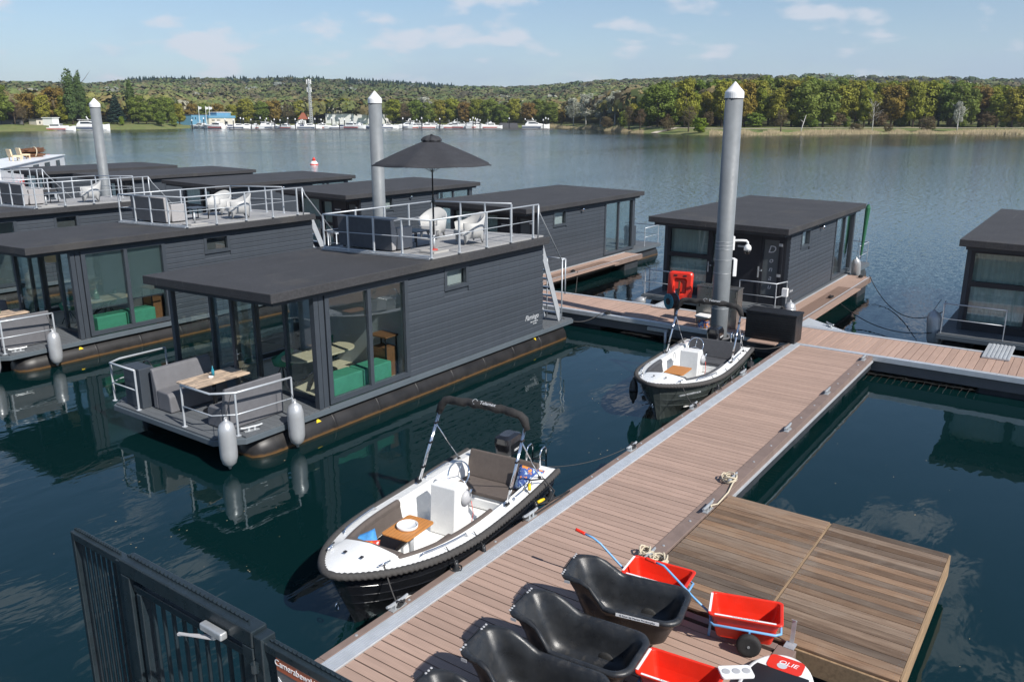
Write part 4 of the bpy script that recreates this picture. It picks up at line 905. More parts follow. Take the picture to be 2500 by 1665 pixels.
e = Vector((cdx, cdy, 3.24)); MB().tube([e, e + _Rt * .26, e + _Rt * .36 + Vector((0, 0, -.01)), e + _Rt * .40 + Vector((0, 0, -.05)), e + _Rt * .41 + Vector((0, 0, -.12))], .033, 10).build('arm', 'white_plastic', sc_, True)
q = e + _Rt * .41; MB().lathe([(.03, -.10), (.085, -.15), (.10, -.2), (.10, -.27)], tuple(q), 16).build('housing', 'white_plastic', sc_, True); MB().lathe([(.09, -.27), (.088, -.32), (.06, -.37), (.01, -.39)], tuple(q), 16).build('dome', 'black_paint', sc_, True)
jb = empty('junction_box', (cdx, cdy, 2.4), 'flat white junction box strapped to the nearest pile below the camera', 'box'); q = Vector((cdx, cdy, 2.5)) + _Rt * .06; MB().bar(q + Vector((0, 0, -.24)), q + Vector((0, 0, .24)), .30, .10, tuple(_Rt)).build('case', 'white_plastic', jb, bevel=.012); q = q - _Rt * .055; MB().bar(q + Vector((0, 0, -.26)), q + Vector((0, 0, .22)), .2, .02, tuple(_Rt)).build('back_plate', 'black_paint', jb)
# cleats
cl = MB(); cl.box(-.10, .10, -.035, .035, 0, .012).box(-.055, -.025, -.02, .02, .012, .06).box(.025, .055, -.02, .02, .012, .06).tube([(-.15, 0, .075), (-.10, 0, .064), (.10, 0, .064), (.15, 0, .075)], [.014, .019, .019, .014], 8)
clm = shared(cl, 'cleat', 'galv')
CL = [(15.49, 4.44, 0, 'galvanised cleat on the right edge of the main jetty, middle one of three bare ones'), (18.26, 4.44, 0, 'galvanised cleat on the right edge of the main jetty, second from the cross jetty'), (21.5, 4.44, 0, 'galvanised cleat at the corner of main and cross jetty'),
      (12.58, 4.44, 0, 'galvanised cleat under the round coil of pale rope'), (11.33, 4.36, 0, 'galvanised cleat holding the timber platform by a pale rope'), (9.45, 4.44, 0, 'galvanised cleat under the two loose bundles of pale rope'),
      (12.82, 6.478, 0, 'galvanised cleat between the two sloops holding the near sloop stern line'), (15.6, 6.478, 0, 'galvanised cleat holding the bow line of the far sloop'), (9.5, 6.478, 0, 'galvanised cleat beside the near sloop with a power cable'), (6.55, 6.478, 0, 'galvanised cleat holding the bow line of the near sloop'),
      (18.5, 6.478, 0, 'galvanised cleat beside the middle of the far sloop'), (24.55, 6.1, .8, 'galvanised cleat on the triangular corner plate')]
for i, (x_, y_, rz, lab) in enumerate(CL):
    o = bpy.data.objects.new('cleat', clm); col.objects.link(o); o.location = (x_, y_, DZ + .0135 if x_ < 22 else DZ + .021); o.rotation_euler = (0, 0, rz); o.scale = (1.25, 1.25, 1.25); tag(o, lab, 'cleat', 'cleats on the jetties')
def coil(name, c, r, turns, mat, label, seed, rr=.014, hgt=.07, tail=None):
    rnd = random.Random(seed); pts = []; n_ = turns * 14
    for i in range(n_):
        a = i / 14 * 2 * math.pi; k = r * (.45 + .55 * abs(math.sin(i * .11 + seed))) ; pts.append((c[0] + math.cos(a) * k + rnd.uniform(-.01, .01), c[1] + math.sin(a) * k * .85 + rnd.uniform(-.01, .01), c[2] + rr + hgt * (.5 + .5 * math.sin(a * 1.6 + i * .05)) * (i / n_) + .008 * (i % 3)))
    if tail: pts += [Vector(pts[-1]).lerp(Vector(t), 1) for t in tail]
    o = MB().tube(pts, rr, 6).build(name, mat, None, True); tag(o, label, 'rope'); return o
coil('rope_coil', (12.58, 4.5, DZ + .02), .15, 7, 'rope_white', 'round coil of pale rope on the right edge of the main jetty', 1, .014, .10, [(12.52, 4.40, DZ + .05), (12.1, 4.33, DZ + .03), (11.6, 4.31, DZ + .03), (11.4, 4.35, DZ + .07), (11.33, 4.3, DZ + .09)])
coil('rope_coil', (9.52, 4.52, DZ + .02), .12, 5, 'rope_white', 'left one of two loose pale rope bundles behind the black tub', 2, .014, .11); coil('rope_coil', (9.42, 4.28, DZ + .02), .15, 6, 'rope_white', 'right one of two loose pale rope bundles behind the black tub', 3, .014, .11, [(9.3, 4.1, DZ + .03), (9.2, 4.2, DZ + .03), (9.2, 4.35, DZ + .03)])
def rope(name, pts, r, mat, label):
    tag(MB().tube(pts, r, 6).build(name, mat, None, True), label, 'rope')
rope('mooring_rope', catenary((20.75, 13.05, .62), (22.12, 12.4, .60), .22) + [Vector((22.15, 12.3, .6)), Vector((22.2, 12.2, .59)), Vector((22.25, 12.0, .58)), Vector((22.3, 11.8, .58))], .013, 'rope_dark', 'dark mooring rope from the parasol houseboat stern to the cross jetty')
rope('mooring_rope', catenary((33.5, 7.05, .62), (26.5, 3.45, 1.0), .75, 20), .014, 'rope_black', 'upper dark rope slung between the finger jetty end and the rightmost houseboat'); rope('mooring_rope', catenary((28.6, 7.0, .55), (26.0, 3.6, .45), .38, 20), .013, 'rope_black', 'lower dark rope slung between the finger jetty and the rightmost houseboat')
rope('mooring_rope', catenary((27.8, 16.75, .6), (26.6, 16.1, .02), .12), .014, 'rope_dark', 'short dark rope hanging from the finger jetty of the second back-row houseboat')
rope('mooring_rope', catenary((22.05, 9.9, .3), (22.0, 9.0, .28), .16), .012, 'rope_dark', 'thin rope looped under the cross jetty near the pile')
bk = empty('jetty_bracket', (22.0, 10.2, .1), 'grey steel bracket tube under the edge of the cross jetty', 'bracket'); MB().tube([(22.0, 10.15, -.3), (22.0, 10.15, .34)], .045, 8).build('tube', 'galv', bk, True); MB().box(21.98, 22.08, 10.1, 10.75, .30, .40).build('arm', 'galv', bk)
# equipment on the cross jetty
bbx = empty('deck_box', (22.2, 7.0, DZ), 'long black storage box on the cross jetty behind the far sloop', 'box')
MB().box(21.95, 22.55, 6.33, 7.72, DZ + .015, 1.30).build('body', 'black_plastic', bbx, bevel=.012); MB().box(21.93, 22.57, 6.31, 7.74, 1.302, 1.36).build('lid', 'black_plastic', bbx, bevel=.012); rbm = MB()
for k in range(11): rbm.box(21.94, 21.949, 6.36, 7.69, DZ + .08 + k * .062, DZ + .105 + k * .062)
stuff(rbm.build('rib', 'black_plastic', bbx))
for i, (y0, y1) in enumerate(((8.25, 8.93), (8.99, 9.5))):
    o = empty('steel_cabinet', (22.9, (y0 + y1) / 2, DZ), ('stainless steel cabinet right of the pile on the cross jetty', 'stainless steel cabinet left of the pile on the cross jetty')[i], 'cabinet'); MB().box(22.65, 23.05, y0, y1, DZ, 1.70).build('body', 'inox', o, bevel=.01); MB().box(22.63, 23.07, y0 - .02, y1 + .02, 1.702, 1.73).build('top', 'inox', o, bevel=.006); MB().box(22.63, 22.648, y0 + .04, y1 - .04, DZ + .08, 1.64).build('door', 'inox', o, bevel=.004); MB().box(22.612, 22.63, y1 - .12, y1 - .09, 1.1, 1.22).build('handle', 'black_paint', o)
lb = empty('lifebuoy_case', (22.25, 10.0, DZ), 'red square lifebuoy case on a brown post on the cross jetty', 'lifebuoy'); MB().box(22.22, 22.30, 9.93, 10.01, DZ, 1.62).build('post', 'cap_strip', lb)
cpt = []; C0 = Vector((22.40, 9.95, 1.68)); ny = Vector((-.18, .98, 0)).normalized(); nx = Vector((.98, .18, 0)).normalized()
def cpnt(a, b, dpt): q = C0 + ny * a + nx * dpt + Vector((0, 0, b)) + Vector((.10, 0, 0)) * b; return tuple(q)
prof = [rrect(.36, .42, .10, 5), rrect(.37, .43, .11, 5), rrect(.33, .39, .10, 5), rrect(.20, .24, .08, 5), rrect(.17, .2, .08, 5)]
MB().loft([[cpnt(a, b, .12) for a, b in prof[0]], [cpnt(a, b, .0) for a, b in prof[1]], [cpnt(a, b, -.05) for a, b in prof[2]], [cpnt(a, b, -.045) for a, b in prof[3]], [cpnt(a, b, .02) for a, b in prof[4]]]).build('case', 'red_case', lb, bevel=.012, seg=2)
for a in (-.14, .14): MB().extr([cpnt(a - .05, .30, -.06), cpnt(a + .05, .30, -.06), cpnt(a + .05, .34, -.06), cpnt(a - .05, .34, -.06)], tuple(nx * .02)).build('slot', 'ink', lb)
MB().bar(cpnt(0, -.3, -.09), cpnt(0, .16, -.09), .05, .03, (1, 0, 0)).build('strap', 'wood_dark', lb)
hr = empty('hose_reel', (22.15, 10.08, 1.25), 'teal and brown hose reel hanging below the red lifebuoy case', 'hose reel'); HC = Vector((22.12, 10.06, 1.26)); hx = Vector((-.86, .5, 0))
def disc(r, d0, d1, n=22):
    z_ = Vector((0, 0, 1)); s = z_.cross(hx); return MB().loft([[tuple(HC + hx * d + s * (math.cos(2 * math.pi * k / n) * r) + z_ * (math.sin(2 * math.pi * k / n) * r)) for k in range(n)] for d in (d0, d1)])
disc(.235, .10, .125).build('front_disc', 'teal', hr); disc(.235, -.125, -.10).build('back_disc', 'teal', hr); disc(.10, .126, .14).build('hub', 'ink', hr); s_ = Vector((0, 0, 1)).cross(hx)
MB().tube([tuple(HC + hx * (-.09 + .18 * ((i % 60) / 60 if (i // 60) % 2 == 0 else 1 - (i % 60) / 60)) + s_ * (math.cos(i * .42) * .215) + Vector((0, 0, math.sin(i * .42) * .215))) for i in range(240)], .017, 5).build('hose', 'hose', hr, True)
for k in range(12): a = k * math.pi / 6; MB().bar(tuple(HC + hx * .128 + s_ * (math.cos(a) * .10) + Vector((0, 0, math.sin(a) * .10))), tuple(HC + hx * .128 + s_ * (math.cos(a) * .225) + Vector((0, 0, math.sin(a) * .225))), .006, .006).build('spoke', 'ink', hr)
MB().tube([tuple(HC - hx * .13), tuple(HC - hx * .13 + Vector((0, 0, .3))), (22.25, 9.97, 1.56)], .018, 6).build('hanger', 'galv', hr, True)
sb = empty('storage_tub', (22.28, 9.08, DZ), 'clear plastic storage tub with white lid left of the pile', 'tub'); MB().loft([[(a, b, z_) for a, b in rrect(.19 + k, .21 + k, .04, 3, 22.32, 9.1)] for z_, k in ((DZ + .015, -.03), (.90, 0))]).build('body', 'clear_plastic', sb); MB().box(22.20, 22.44, 8.97, 9.23, DZ + .03, .76).build('contents', 'floral_blue', sb); MB().loft([[(a, b, z_) for a, b in rrect(.205, .225, .04, 3, 22.32, 9.1)] for z_ in (.902, .93)]).build('lid', 'white_plastic', sb, bevel=.006)
# quay and gate
qm = MB().box(-6, 2.75, -6, 4.9, -2, 1.75); struct(qm.build('quay', 'concrete'))
GX, GZ0, GZ = 2.26, 1.75, 3.95
def gz_at(u, v, z=GZ): return at(u, v, z)
g = empty('gate', (GX, 3.8, GZ0), 'dark blue-grey metal gate with vertical bars and a grey door closer', 'gate')
yl, yr_, yw, ye = 4.50, 3.24, 5.08, 1.9
MB().box(GX - .05, GX + .05, yr_, yl, GZ - .10, GZ).build('top_rail', 'gate_paint', g, bevel=.008); MB().box(GX - .05, GX + .05, yr_, yl, GZ0 + .08, GZ0 + .18).build('bottom_rail', 'gate_paint', g, bevel=.006)
MB().box(GX - .05, GX + .05, yl - .09, yl - .001, GZ0, GZ - .101).build('stile', 'gate_paint', g, bevel=.006); MB().box(GX - .05, GX + .05, yr_ + .001, yr_ + .09, GZ0, GZ - .101).build('stile', 'gate_paint', g, bevel=.006)
MB().box(GX - .03, GX + .03, yr_ + .09, yl - .09, GZ - .20, GZ - .15).build('inner_rail', 'gate_paint', g, bevel=.005); MB().box(GX - .035, GX + .035, yl - .17, yl - .125, GZ0 + .2, GZ - .2).build('inner_stile', 'gate_paint', g, bevel=.005)
for k in range(9): yy = yr_ + .18 + k * .105; MB().box(GX - .009, GX + .009, yy - .009, yy + .009, GZ0 + .18, GZ - .2).build('bar', 'gate_paint', g)
def teeth(parent, y0, y1, z, n_):
    mb = MB()
    for k in range(n_):
        a = y0 + (y1 - y0) * k / n_; b = y0 + (y1 - y0) * (k + 1) / n_; m_ = (a + b) / 2
        mb.extr([(GX - .004, a, z), (GX - .004, b, z), (GX - .004, b, z + .012), (GX - .004, b - (b - a) * .2, z + .010), (GX - .004, m_, z + .006), (GX - .004, a + (b - a) * .2, z + .010), (GX - .004, a, z + .022)], (.008, 0, 0))
    mb.build('toothed_strip', 'gate_paint', parent)
teeth(g, yr_ + .08, yl - .02, GZ + .0005, 30)
dc = empty('door_closer', (GX - .1, 3.45, GZ - .12), 'weathered light grey door closer with folded arm on the gate', 'door closer'); MB().box(GX - .10, GX - .055, 3.44, 3.63, GZ - .115, GZ - .07).build('body', 'galv', dc, bevel=.010, seg=3); MB().lathe([(.014, -.025), (.014, .0)], (GX - .08, 3.53, GZ - .115), 12).build('spindle', 'galv', dc)
MB().bar((GX - .08, 3.53, GZ - .14), (GX - .16, 3.74, GZ - .145), .018, .006).build('arm', 'grey_plastic', dc); MB().bar((GX - .16, 3.74, GZ - .152), (GX - .06, 3.58, GZ - .154), .018, .006).build('arm', 'grey_plastic', dc)
lk = empty('gate_lock', (GX - .06, 4.41, 2.95), 'brass-edged lock guard plate on the gate stile', 'lock'); MB().extr([(GX - .06, 4.36, 2.85), (GX - .06, 4.48, 2.92), (GX - .06, 4.48, 3.10), (GX - .06, 4.40, 3.12), (GX - .06, 4.36, 3.02)], (-.012, 0, 0)).build('plate', 'galv', lk); MB().box(GX - .10, GX - .075, 4.40, 4.43, 2.94, 3.04).build('handle', 'inox', lk)
fp = empty('fence_panel', (GX, 4.8, GZ0), 'narrow finely barred fence wing left of the gate', 'fence', 'gate fence wings'); dz2 = -.02
MB().box(GX - .03, GX + .03, yl + .02, yw, GZ + dz2 - .055, GZ + dz2).build('top_rail', 'gate_paint', fp, bevel=.006); MB().box(GX - .03, GX + .03, yw, yw + .035, GZ0 - 1.6, GZ + dz2).build('end_post', 'gate_paint', fp, bevel=.005); MB().box(GX - .04, GX + .04, yl + .003, yl + .06, GZ0, GZ - .03).build('post', 'gate_paint', fp, bevel=.005); MB().box(GX - .03, GX + .03, yl + .06, yw, GZ0 - 1.5, GZ0 - 1.44).build('bottom_rail', 'gate_paint', fp)
for k in range(8): yy = yl + .10 + k * .062; MB().box(GX - .008, GX + .008, yy - .008, yy + .008, GZ0 - 1.44, GZ + dz2 - .055).build('bar', 'gate_paint', fp)
teeth(fp, yl + .06, yw + .03, GZ + dz2 + .0005, 20)
f2p = empty('fence_panel', (GX, 2.6, GZ0), 'fence panel right of the gate carrying the camera surveillance sign', 'fence', 'gate fence wings'); dz3 = -.045
MB().box(GX - .03, GX + .03, ye, yr_ - .07, GZ + dz3 - .05, GZ + dz3).build('top_rail', 'gate_paint', f2p, bevel=.006); MB().box(GX - .045, GX + .045, yr_ - .072, yr_ - .004, GZ0, GZ - .02).build('post', 'gate_paint', f2p, bevel=.006); MB().box(GX - .03, GX + .03, ye, yr_ - .07, GZ0 + .08, GZ0 + .13).build('bottom_rail', 'gate_paint', f2p)
for k in range(12): yy = yr_ - .15 - k * .105; MB().box(GX - .009, GX + .009, yy - .009, yy + .009, GZ0 + .13, GZ + dz3 - .05).build('bar', 'gate_paint', f2p)
teeth(f2p, ye, yr_ - .09, GZ + dz3 + .0005, 36)
hg = MB()
for z_ in (GZ - .22, GZ - .36): hg.lathe([(.022, 0), (.022, .05)], (GX - .06, yr_ - .02, z_), 10)
hg.build('hinge', 'gate_paint', f2p)
sg = empty('warning_sign', (GX - .02, 2.85, 3.5), 'orange and grey camera surveillance sign on the fence right of the gate', 'sign'); SX = GX - .0145; s0, s1, t0, t1 = 3.09, 2.75, 3.455, 3.875
MB().box(SX - .008, SX, s1, s0, t0, t1).build('panel', 'sign_grey', sg); MB().box(SX - .011, SX - .0085, s1 + .004, s0 - .004, t1 - .095, t1 - .006).build('header', 'sign_orange', sg)
text('lettering', 'Camerabewaking', .052, 'paper', sg, loff(frameM((SX - .0125, 2.92, t1 - .05), (0, -1, 0), (0, 0, 1)), sg), ext=.0008, sx=.98)
MB().extr([(SX - .0095, s0 - .01, t1 - .135), (SX - .0095, s0 - .01, t1 - .255), (SX - .0095, s0 - .155, t1 - .255)], (-.002, 0, 0)).build('white_wedge', 'paper', sg); text('lettering', 'seef', .055, 'ink', sg, loff(frameM((SX - .0128, s0 - .065, t1 - .222), (0, -1, 0), (0, 0, 1)), sg), ext=.0008)
MB().extr([(SX - .0095, s1 + .15, t1 - .13), (SX - .0095, s1 + .03, t1 - .13), (SX - .0095, s1 + .03, t1 - .26), (SX - .0095, s1 + .12, t1 - .26)], (-.002, 0, 0)).build('white_panel', 'paper', sg); MB().box(SX - .0135, SX - .0118, s1 + .035, s1 + .12, t1 - .21, t1 - .20).box(SX - .0135, SX - .0118, s1 + .085, s1 + .115, t1 - .25, t1 - .22).build('pictogram', 'ink', sg)
# ------------------------------------------------------------------ houseboats
def rail_tube(parent, pts, r=.021, name='rail', mat='steel_rail'):
    return MB().tube(pts, r, 8).build(name, mat, parent, True)
def boards_on_y(parent, yf, x0, x1, z0, z1, pitch, holes, t=.028, mat='siding', sgn=-1):
    """horizontal siding boards on a wall whose outer face lies at y=yf"""
    wall = MB().box(x0, x1, *sorted((yf - sgn * (t + .004), yf - sgn * .13)), z0, z1).build('wall', 'trim', parent) if not holes else None
    if wall is None:
        xs = sorted({x0, x1} | {h[0] for h in holes} | {h[1] for h in holes}); zs = sorted({z0, z1} | {h[2] for h in holes} | {h[3] for h in holes}); mb = MB()
        for a, b in zip(xs, xs[1:]):
            for c, d in zip(zs, zs[1:]):
                if any(h[0] <= a and b <= h[1] and h[2] <= c and d <= h[3] for h in holes): continue
                mb.box(a, b, *sorted((yf - sgn * (t + .004), yf - sgn * .13)), c, d)
        wall = mb.build('wall', 'trim', parent)
    z = z0
    while z < z1 - .02:
        zt = min(z + pitch - .010, z1); segs = [(x0, x1)]
        for h in holes:
            if h[2] < zt - .01 and h[3] > z + .01:
                segs = [s for a, b in segs for s in ((a, min(b, h[0])), (max(a, h[1]), b)) if s[1] - s[0] > .02]
        for a, b in segs:
            o = MB().extr([(a, yf, z), (a, yf, zt - .024), (a, yf - sgn * .022, zt), (a, yf - sgn * t, zt), (a, yf - sgn * t, z)], (b - a, 0, 0)).build('siding_board', mat, wall)
        z += pitch
    return wall
def window_y(parent, yf, x0, x1, z0, z1, fw, mull=(), d=.05, name='window', sgn=-1, blind=None):
    """framed window in a wall facing sgn*y, outer face of the frame at yf"""
    fr = MB(); a, b = sorted((yf, yf - sgn * .11))
    fr.box(x0, x1, a, b, z0, z0 + fw).box(x0, x1, a, b, z1 - fw, z1).box(x0, x0 + fw, a, b, z0 + fw, z1 - fw).box(x1 - fw, x1, a, b, z0 + fw, z1 - fw)
    for mx in mull: fr.box(mx - fw * .45, mx + fw * .45, *sorted((yf - sgn * .006, yf - sgn * .10)), z0 + fw, z1 - fw)
    w_ = fr.build(name, 'trim', parent, bevel=.005)
    xs = [x0 + fw] + [m_ for m_ in mull] + [x1 - fw]; gy = yf - sgn * .075
    for i in range(len(xs) - 1):
        l = xs[i] + (fw * .45 if i else 0); r_ = xs[i + 1] - (fw * .45 if i < len(xs) - 2 else 0)
        MB().box(l + .001, r_ - .001, *sorted((gy, gy - sgn * .008)), z0 + fw + .001, z1 - fw - .001).build('pane', 'glass', w_)
        if blind:
            bl = MB(); z = z1 - fw - .02
            yb = gy - sgn * .07
            while z > blind[i]: bl.extr([(l + .01, yb - .012, z), (l + .01, yb + .012, z - .016), (l + .01, yb + .012, z - .0175), (l + .01, yb - .012, z - .0015)], (r_ - l - .02, 0, 0)); z -= .022
            stuff(bl.build('blind', 'blind', w_)); MB().box(l + .01, r_ - .01, yb - .012, yb + .012, blind[i] - .03, blind[i]).build('blind_bar', 'trim', w_)
    return w_
def roof_slab(parent, x0, x1, y0, y1, zr, zl, th=.19):
    mb = MB().loft([[(x, y0, zr - th), (x, y0, zr), (x, y1, zl), (x, y1, zl - th)] for x in (x0, x1)]); r_ = mb.build('roof', 'roof_felt', parent, bevel=.012)
    MB().loft([[(x, y0 + .16, zr - th - .10), (x, y0 + .16, zr - th - .002), (x, y1 - .16, zl - th - .002), (x, y1 - .16, zl - th - .10)] for x in (x0 + .16, x1 - .16)]).build('soffit', 'soffit', r_); return r_
def pontoon(parent, x0, x1, yc, zc, r, seams):
    MB().lathe([(.02, x0), (r * .55, x0 + .02), (r * .86, x0 + .18), (r, x0 + .45), (r, x1 - .06), (r * .95, x1), (.02, x1 + .01)], (0, yc, zc), 24, 0).build('pontoon', 'pontoon', parent, True)
    for s in seams: MB().lathe([(r + .001, s - .035), (r + .007, s - .02), (r + .007, s + .02), (r + .001, s + .035)], (0, yc, zc), 24, 0).build('weld_seam', 'pontoon', parent, True)
def fender(x_, y_, ztop, L_, r, label, group, mat='fender_silver', hang=None, tilt=(0, 0)):
    o = empty('fender', (x_, y_, ztop - L_ / 2), label, 'fender', group, rot=(tilt[0], tilt[1], 0)); h = L_ / 2
    MB().lathe([(.025, -h), (.035, -h + .04), (r * .35, -h + .06), (r * .78, -h + .12), (r * .97, -h + .24), (r, -h + .34), (r, h - .34), (r * .97, h - .24), (r * .78, h - .12), (r * .35, h - .06), (.035, h - .04), (.025, h)], (0, 0, 0), 18).build('body', mat, o, True, world=False)
    MB().tube([(math.cos(a) * .03, 0, h - .01 + math.sin(a) * .03) for a in [i * math.pi / 5 for i in range(10)]], .010, 6, True).build('eye', mat, o, True, world=False)
    if hang: MB().tube([(0, 0, h), tuple(Vector(hang) - Vector((x_, y_, ztop - L_ / 2)))], .007, 5).build('lanyard', 'rope_black', o, world=False)
    return o
gS = 'silver fenders hanging on the houseboats'
def glass_front(parent, xf, y0, y1, z0, z1):
    """glazed front of the living room, facing -x, with a door leaf standing open"""
    fr = MB(); posts = [y0, y0 + 1.12, y0 + 2.12, y0 + 2.9, y1 - .06]
    fr.box(xf - .05, xf + .05, y0, y1, z1 - .10, z1).box(xf - .05, xf + .05, y0, posts[1], z0, z0 + .10).box(xf - .05, xf + .05, posts[2], y1, z0, z0 + .10).box(xf - .05, xf + .05, posts[1], posts[2], z0, z0 + .03)
    for p in posts: fr.box(xf - .048, xf + .048, p, p + .085, z0 + .10, z1 - .10)
    f_ = fr.build('front_frame', 'trim', parent, bevel=.004)
    for a, b in ((posts[0], posts[1]), (posts[2], posts[3]), (posts[3], posts[4])): MB().box(xf - .004, xf + .004, a + .087, b - .002, z0 + .102, z1 - .102).build('pane', 'glass', f_)
    dl = MB(); hx_, hy = xf - .06, posts[2] - .01; L_ = .98; a = R(203); dx, dy = math.cos(a), math.sin(a)
    def dp(s, t, z): return (hx_ + dx * s - dy * t, hy + dy * s + dx * t, z)
    for s0, s1, za, zb in ((0, .09, z0 + .03, z1 - .11), (L_ - .09, L_, z0 + .03, z1 - .11), (.09, L_ - .09, z0 + .03, z0 + .15), (.09, L_ - .09, z1 - .20, z1 - .11)):
        dl.extr([dp(s0, -.03, za), dp(s1, -.03, za), dp(s1, .03, za), dp(s0, .03, za)], (0, 0, zb - za))
    d_ = dl.build('door', 'trim', parent); MB().extr([dp(.092, -.004, z0 + .152), dp(L_ - .092, -.004, z0 + .152), dp(L_ - .092, .004, z0 + .152), dp(.092, .004, z0 + .152)], (0, 0, z1 - z0 - .355)).build('pane', 'glass', d_)
    for t in (-.05, .05): MB().tube([dp(L_ - .05, 0, z0 + 1.05), dp(L_ - .05, t * 1.2, z0 + 1.05), dp(L_ - .16, t * 1.2, z0 + 1.05)], .011, 6).build('handle', 'chrome', d_, True)
    MB().extr([dp(L_ - .065, -.038, z0 + .92), dp(L_ - .035, -.038, z0 + .92), dp(L_ - .035, .038, z0 + .92), dp(L_ - .065, .038, z0 + .92)], (0, 0, .24)).build('lock_plate', 'galv', d_)
    for zz in (z0 + .3, z0 + 1.1, z1 - .4): MB().box(xf - .075, xf - .05, posts[2] - .02, posts[2] + .07, zz, zz + .11).build('hinge', 'galv', f_)
def bench(parent_label, x0, x1, y_in, y_out, z, cat_label):
    """upholstered bench; y_out is the back side"""
    o = empty('deck_bench', ((x0 + x1) / 2, (y_in + y_out) / 2, z), cat_label, 'bench'); sg = 1 if y_out > y_in else -1
    w_ = abs(y_out - y_in)
    MB().extr([(x0, y_in, z + .01), (x0, y_in + sg * .02, z + .36), (x0, y_in + sg * .08, z + .43), (x0, y_out - sg * .16, z + .44), (x0, y_out - sg * .16, z + .01)], (x1 - x0, 0, 0)).build('seat', 'leather_grey', o, bevel=.03, seg=3)
    MB().extr([(x0, y_out - sg * .158, z + .01), (x0, y_out - sg * .158, z + .42), (x0, y_out - sg * .06, z + .86), (x0, y_out + sg * .03, z + .88), (x0, y_out + sg * .005, z + .01)], (x1 - x0, 0, 0)).build('backrest', 'leather_grey', o, bevel=.03, seg=3)
    return o
def chair(c, rz, label, z):
    o = empty('lounge_chair', (c[0], c[1], z), label, 'chair', 'white lounge chairs on the roof terraces', rz=rz); n_ = 21; rings = []
    # wrap-around tub shell, open towards +x, running down into four short legs
    shell = MB(); R0 = []; n_ = 41
    for i in range(n_):
        a = R(38 + (322 - 38) * i / (n_ - 1)); x_, y_ = math.cos(a), math.sin(a); back = max(0, -x_); h = .56 + .24 * back ** 1.4
        leg = min(1, min(abs(math.degrees(a) - q) for q in (46, 138, 222, 314)) / 15); zb = .0 + .17 * leg ** .6; k = 1 + .10 * (1 - leg)
        R0.append([(x_ * .35 * k - .02, y_ * .345 * k, zb), (x_ * .37 - .02, y_ * .37, .34), (x_ * .40 - .02 - .04 * back, y_ * .40, h), (x_ * .375 - .02 - .04 * back, y_ * .375, h + .012), (x_ * .335 - .02, y_ * .33, .42), (x_ * .31 * k - .02, y_ * .305 * k, zb + .004)])
    shell.loft(R0, True); shell.build('shell', 'chair_white', o, True, world=False)
    MB().loft([[(a, b, zz) for a, b in rrect(.32, .29, .12, 6, .02, 0)] for zz in (.24, .35, .375)]).build('seat', 'chair_white', o, False, .012, False)
    return o
def sofa(x0, x1, y0, y1, z, label):
    o = empty('outdoor_sofa', ((x0 + x1) / 2, (y0 + y1) / 2, z), label, 'sofa', 'grey sofas on the roof terraces')   # back along -x side, arms at the y ends
    MB().box(x0 + .14, x1, y0 + .13, y1 - .13, z + .10, z + .42).build('seat', 'fabric_sofa', o, bevel=.04, seg=3)
    MB().extr([(x0, y0, z + .05), (x0 - .03, y0, z + .82), (x0 + .09, y0, z + .83), (x0 + .2, y0, z + .40), (x0 + .135, y0, z + .05)], (0, y1 - y0, 0)).build('backrest', 'fabric_sofa', o, bevel=.03, seg=3)
    MB().extr([(x0 - .012, y0 + .01, z + .05), (x0 - .040, y0 + .01, z + .80), (x0 - .035, y0 + .01, z + .805), (x0 - .005, y0 + .01, z + .05)], (0, y1 - y0 - .02, 0)).build('back_panel', 'sofa_back', o)
    for a, b in ((y0, y0 + .127), (y1 - .127, y1)): MB().box(x0 + .205, x1, a, b, z + .05, z + .60).build('armrest', 'fabric_sofa', o, bevel=.03, seg=3)
    for xx in (x0 + .1, x1 - .1):
        for yy in (y0 + .08, y1 - .08): MB().box(xx - .03, xx + .03, yy - .03, yy + .03, z, z + .06).build('foot', 'black_paint', o)
def ctable(x0, x1, y0, y1, z, label):
    o = empty('coffee_table', ((x0 + x1) / 2, (y0 + y1) / 2, z), label, 'table', 'dark coffee tables on the roof terraces'); MB().box(x0, x1, y0, y1, z + .36, z + .385).build('top', 'trim', o, bevel=.004)
    for xx in (x0 + .012, x1 - .012):
        for yy in (y0 + .012, y1 - .012): MB().box(xx - .012, xx + .012, yy - .012, yy + .012, z, z + .36).build('leg', 'black_paint', o)
    MB().box(x0 + .024, x1 - .024, y0, y0 + .02, z + .002, z + .022).box(x0 + .024, x1 - .024, y1 - .02, y1, z + .002, z + .022).build('runner', 'black_paint', o)
AW = ['nearest houseboat with parasol terrace and Flamingo lettering on dark siding', 'second front-row houseboat with half-lowered blinds and roof terrace', 'third front-row houseboat with roof terrace, left of the blinds one', 'farthest front-row houseboat terrace at the left edge']
WHO = ['parasol houseboat', 'houseboat with the blinds', 'third front-row houseboat', 'leftmost front-row houseboat']
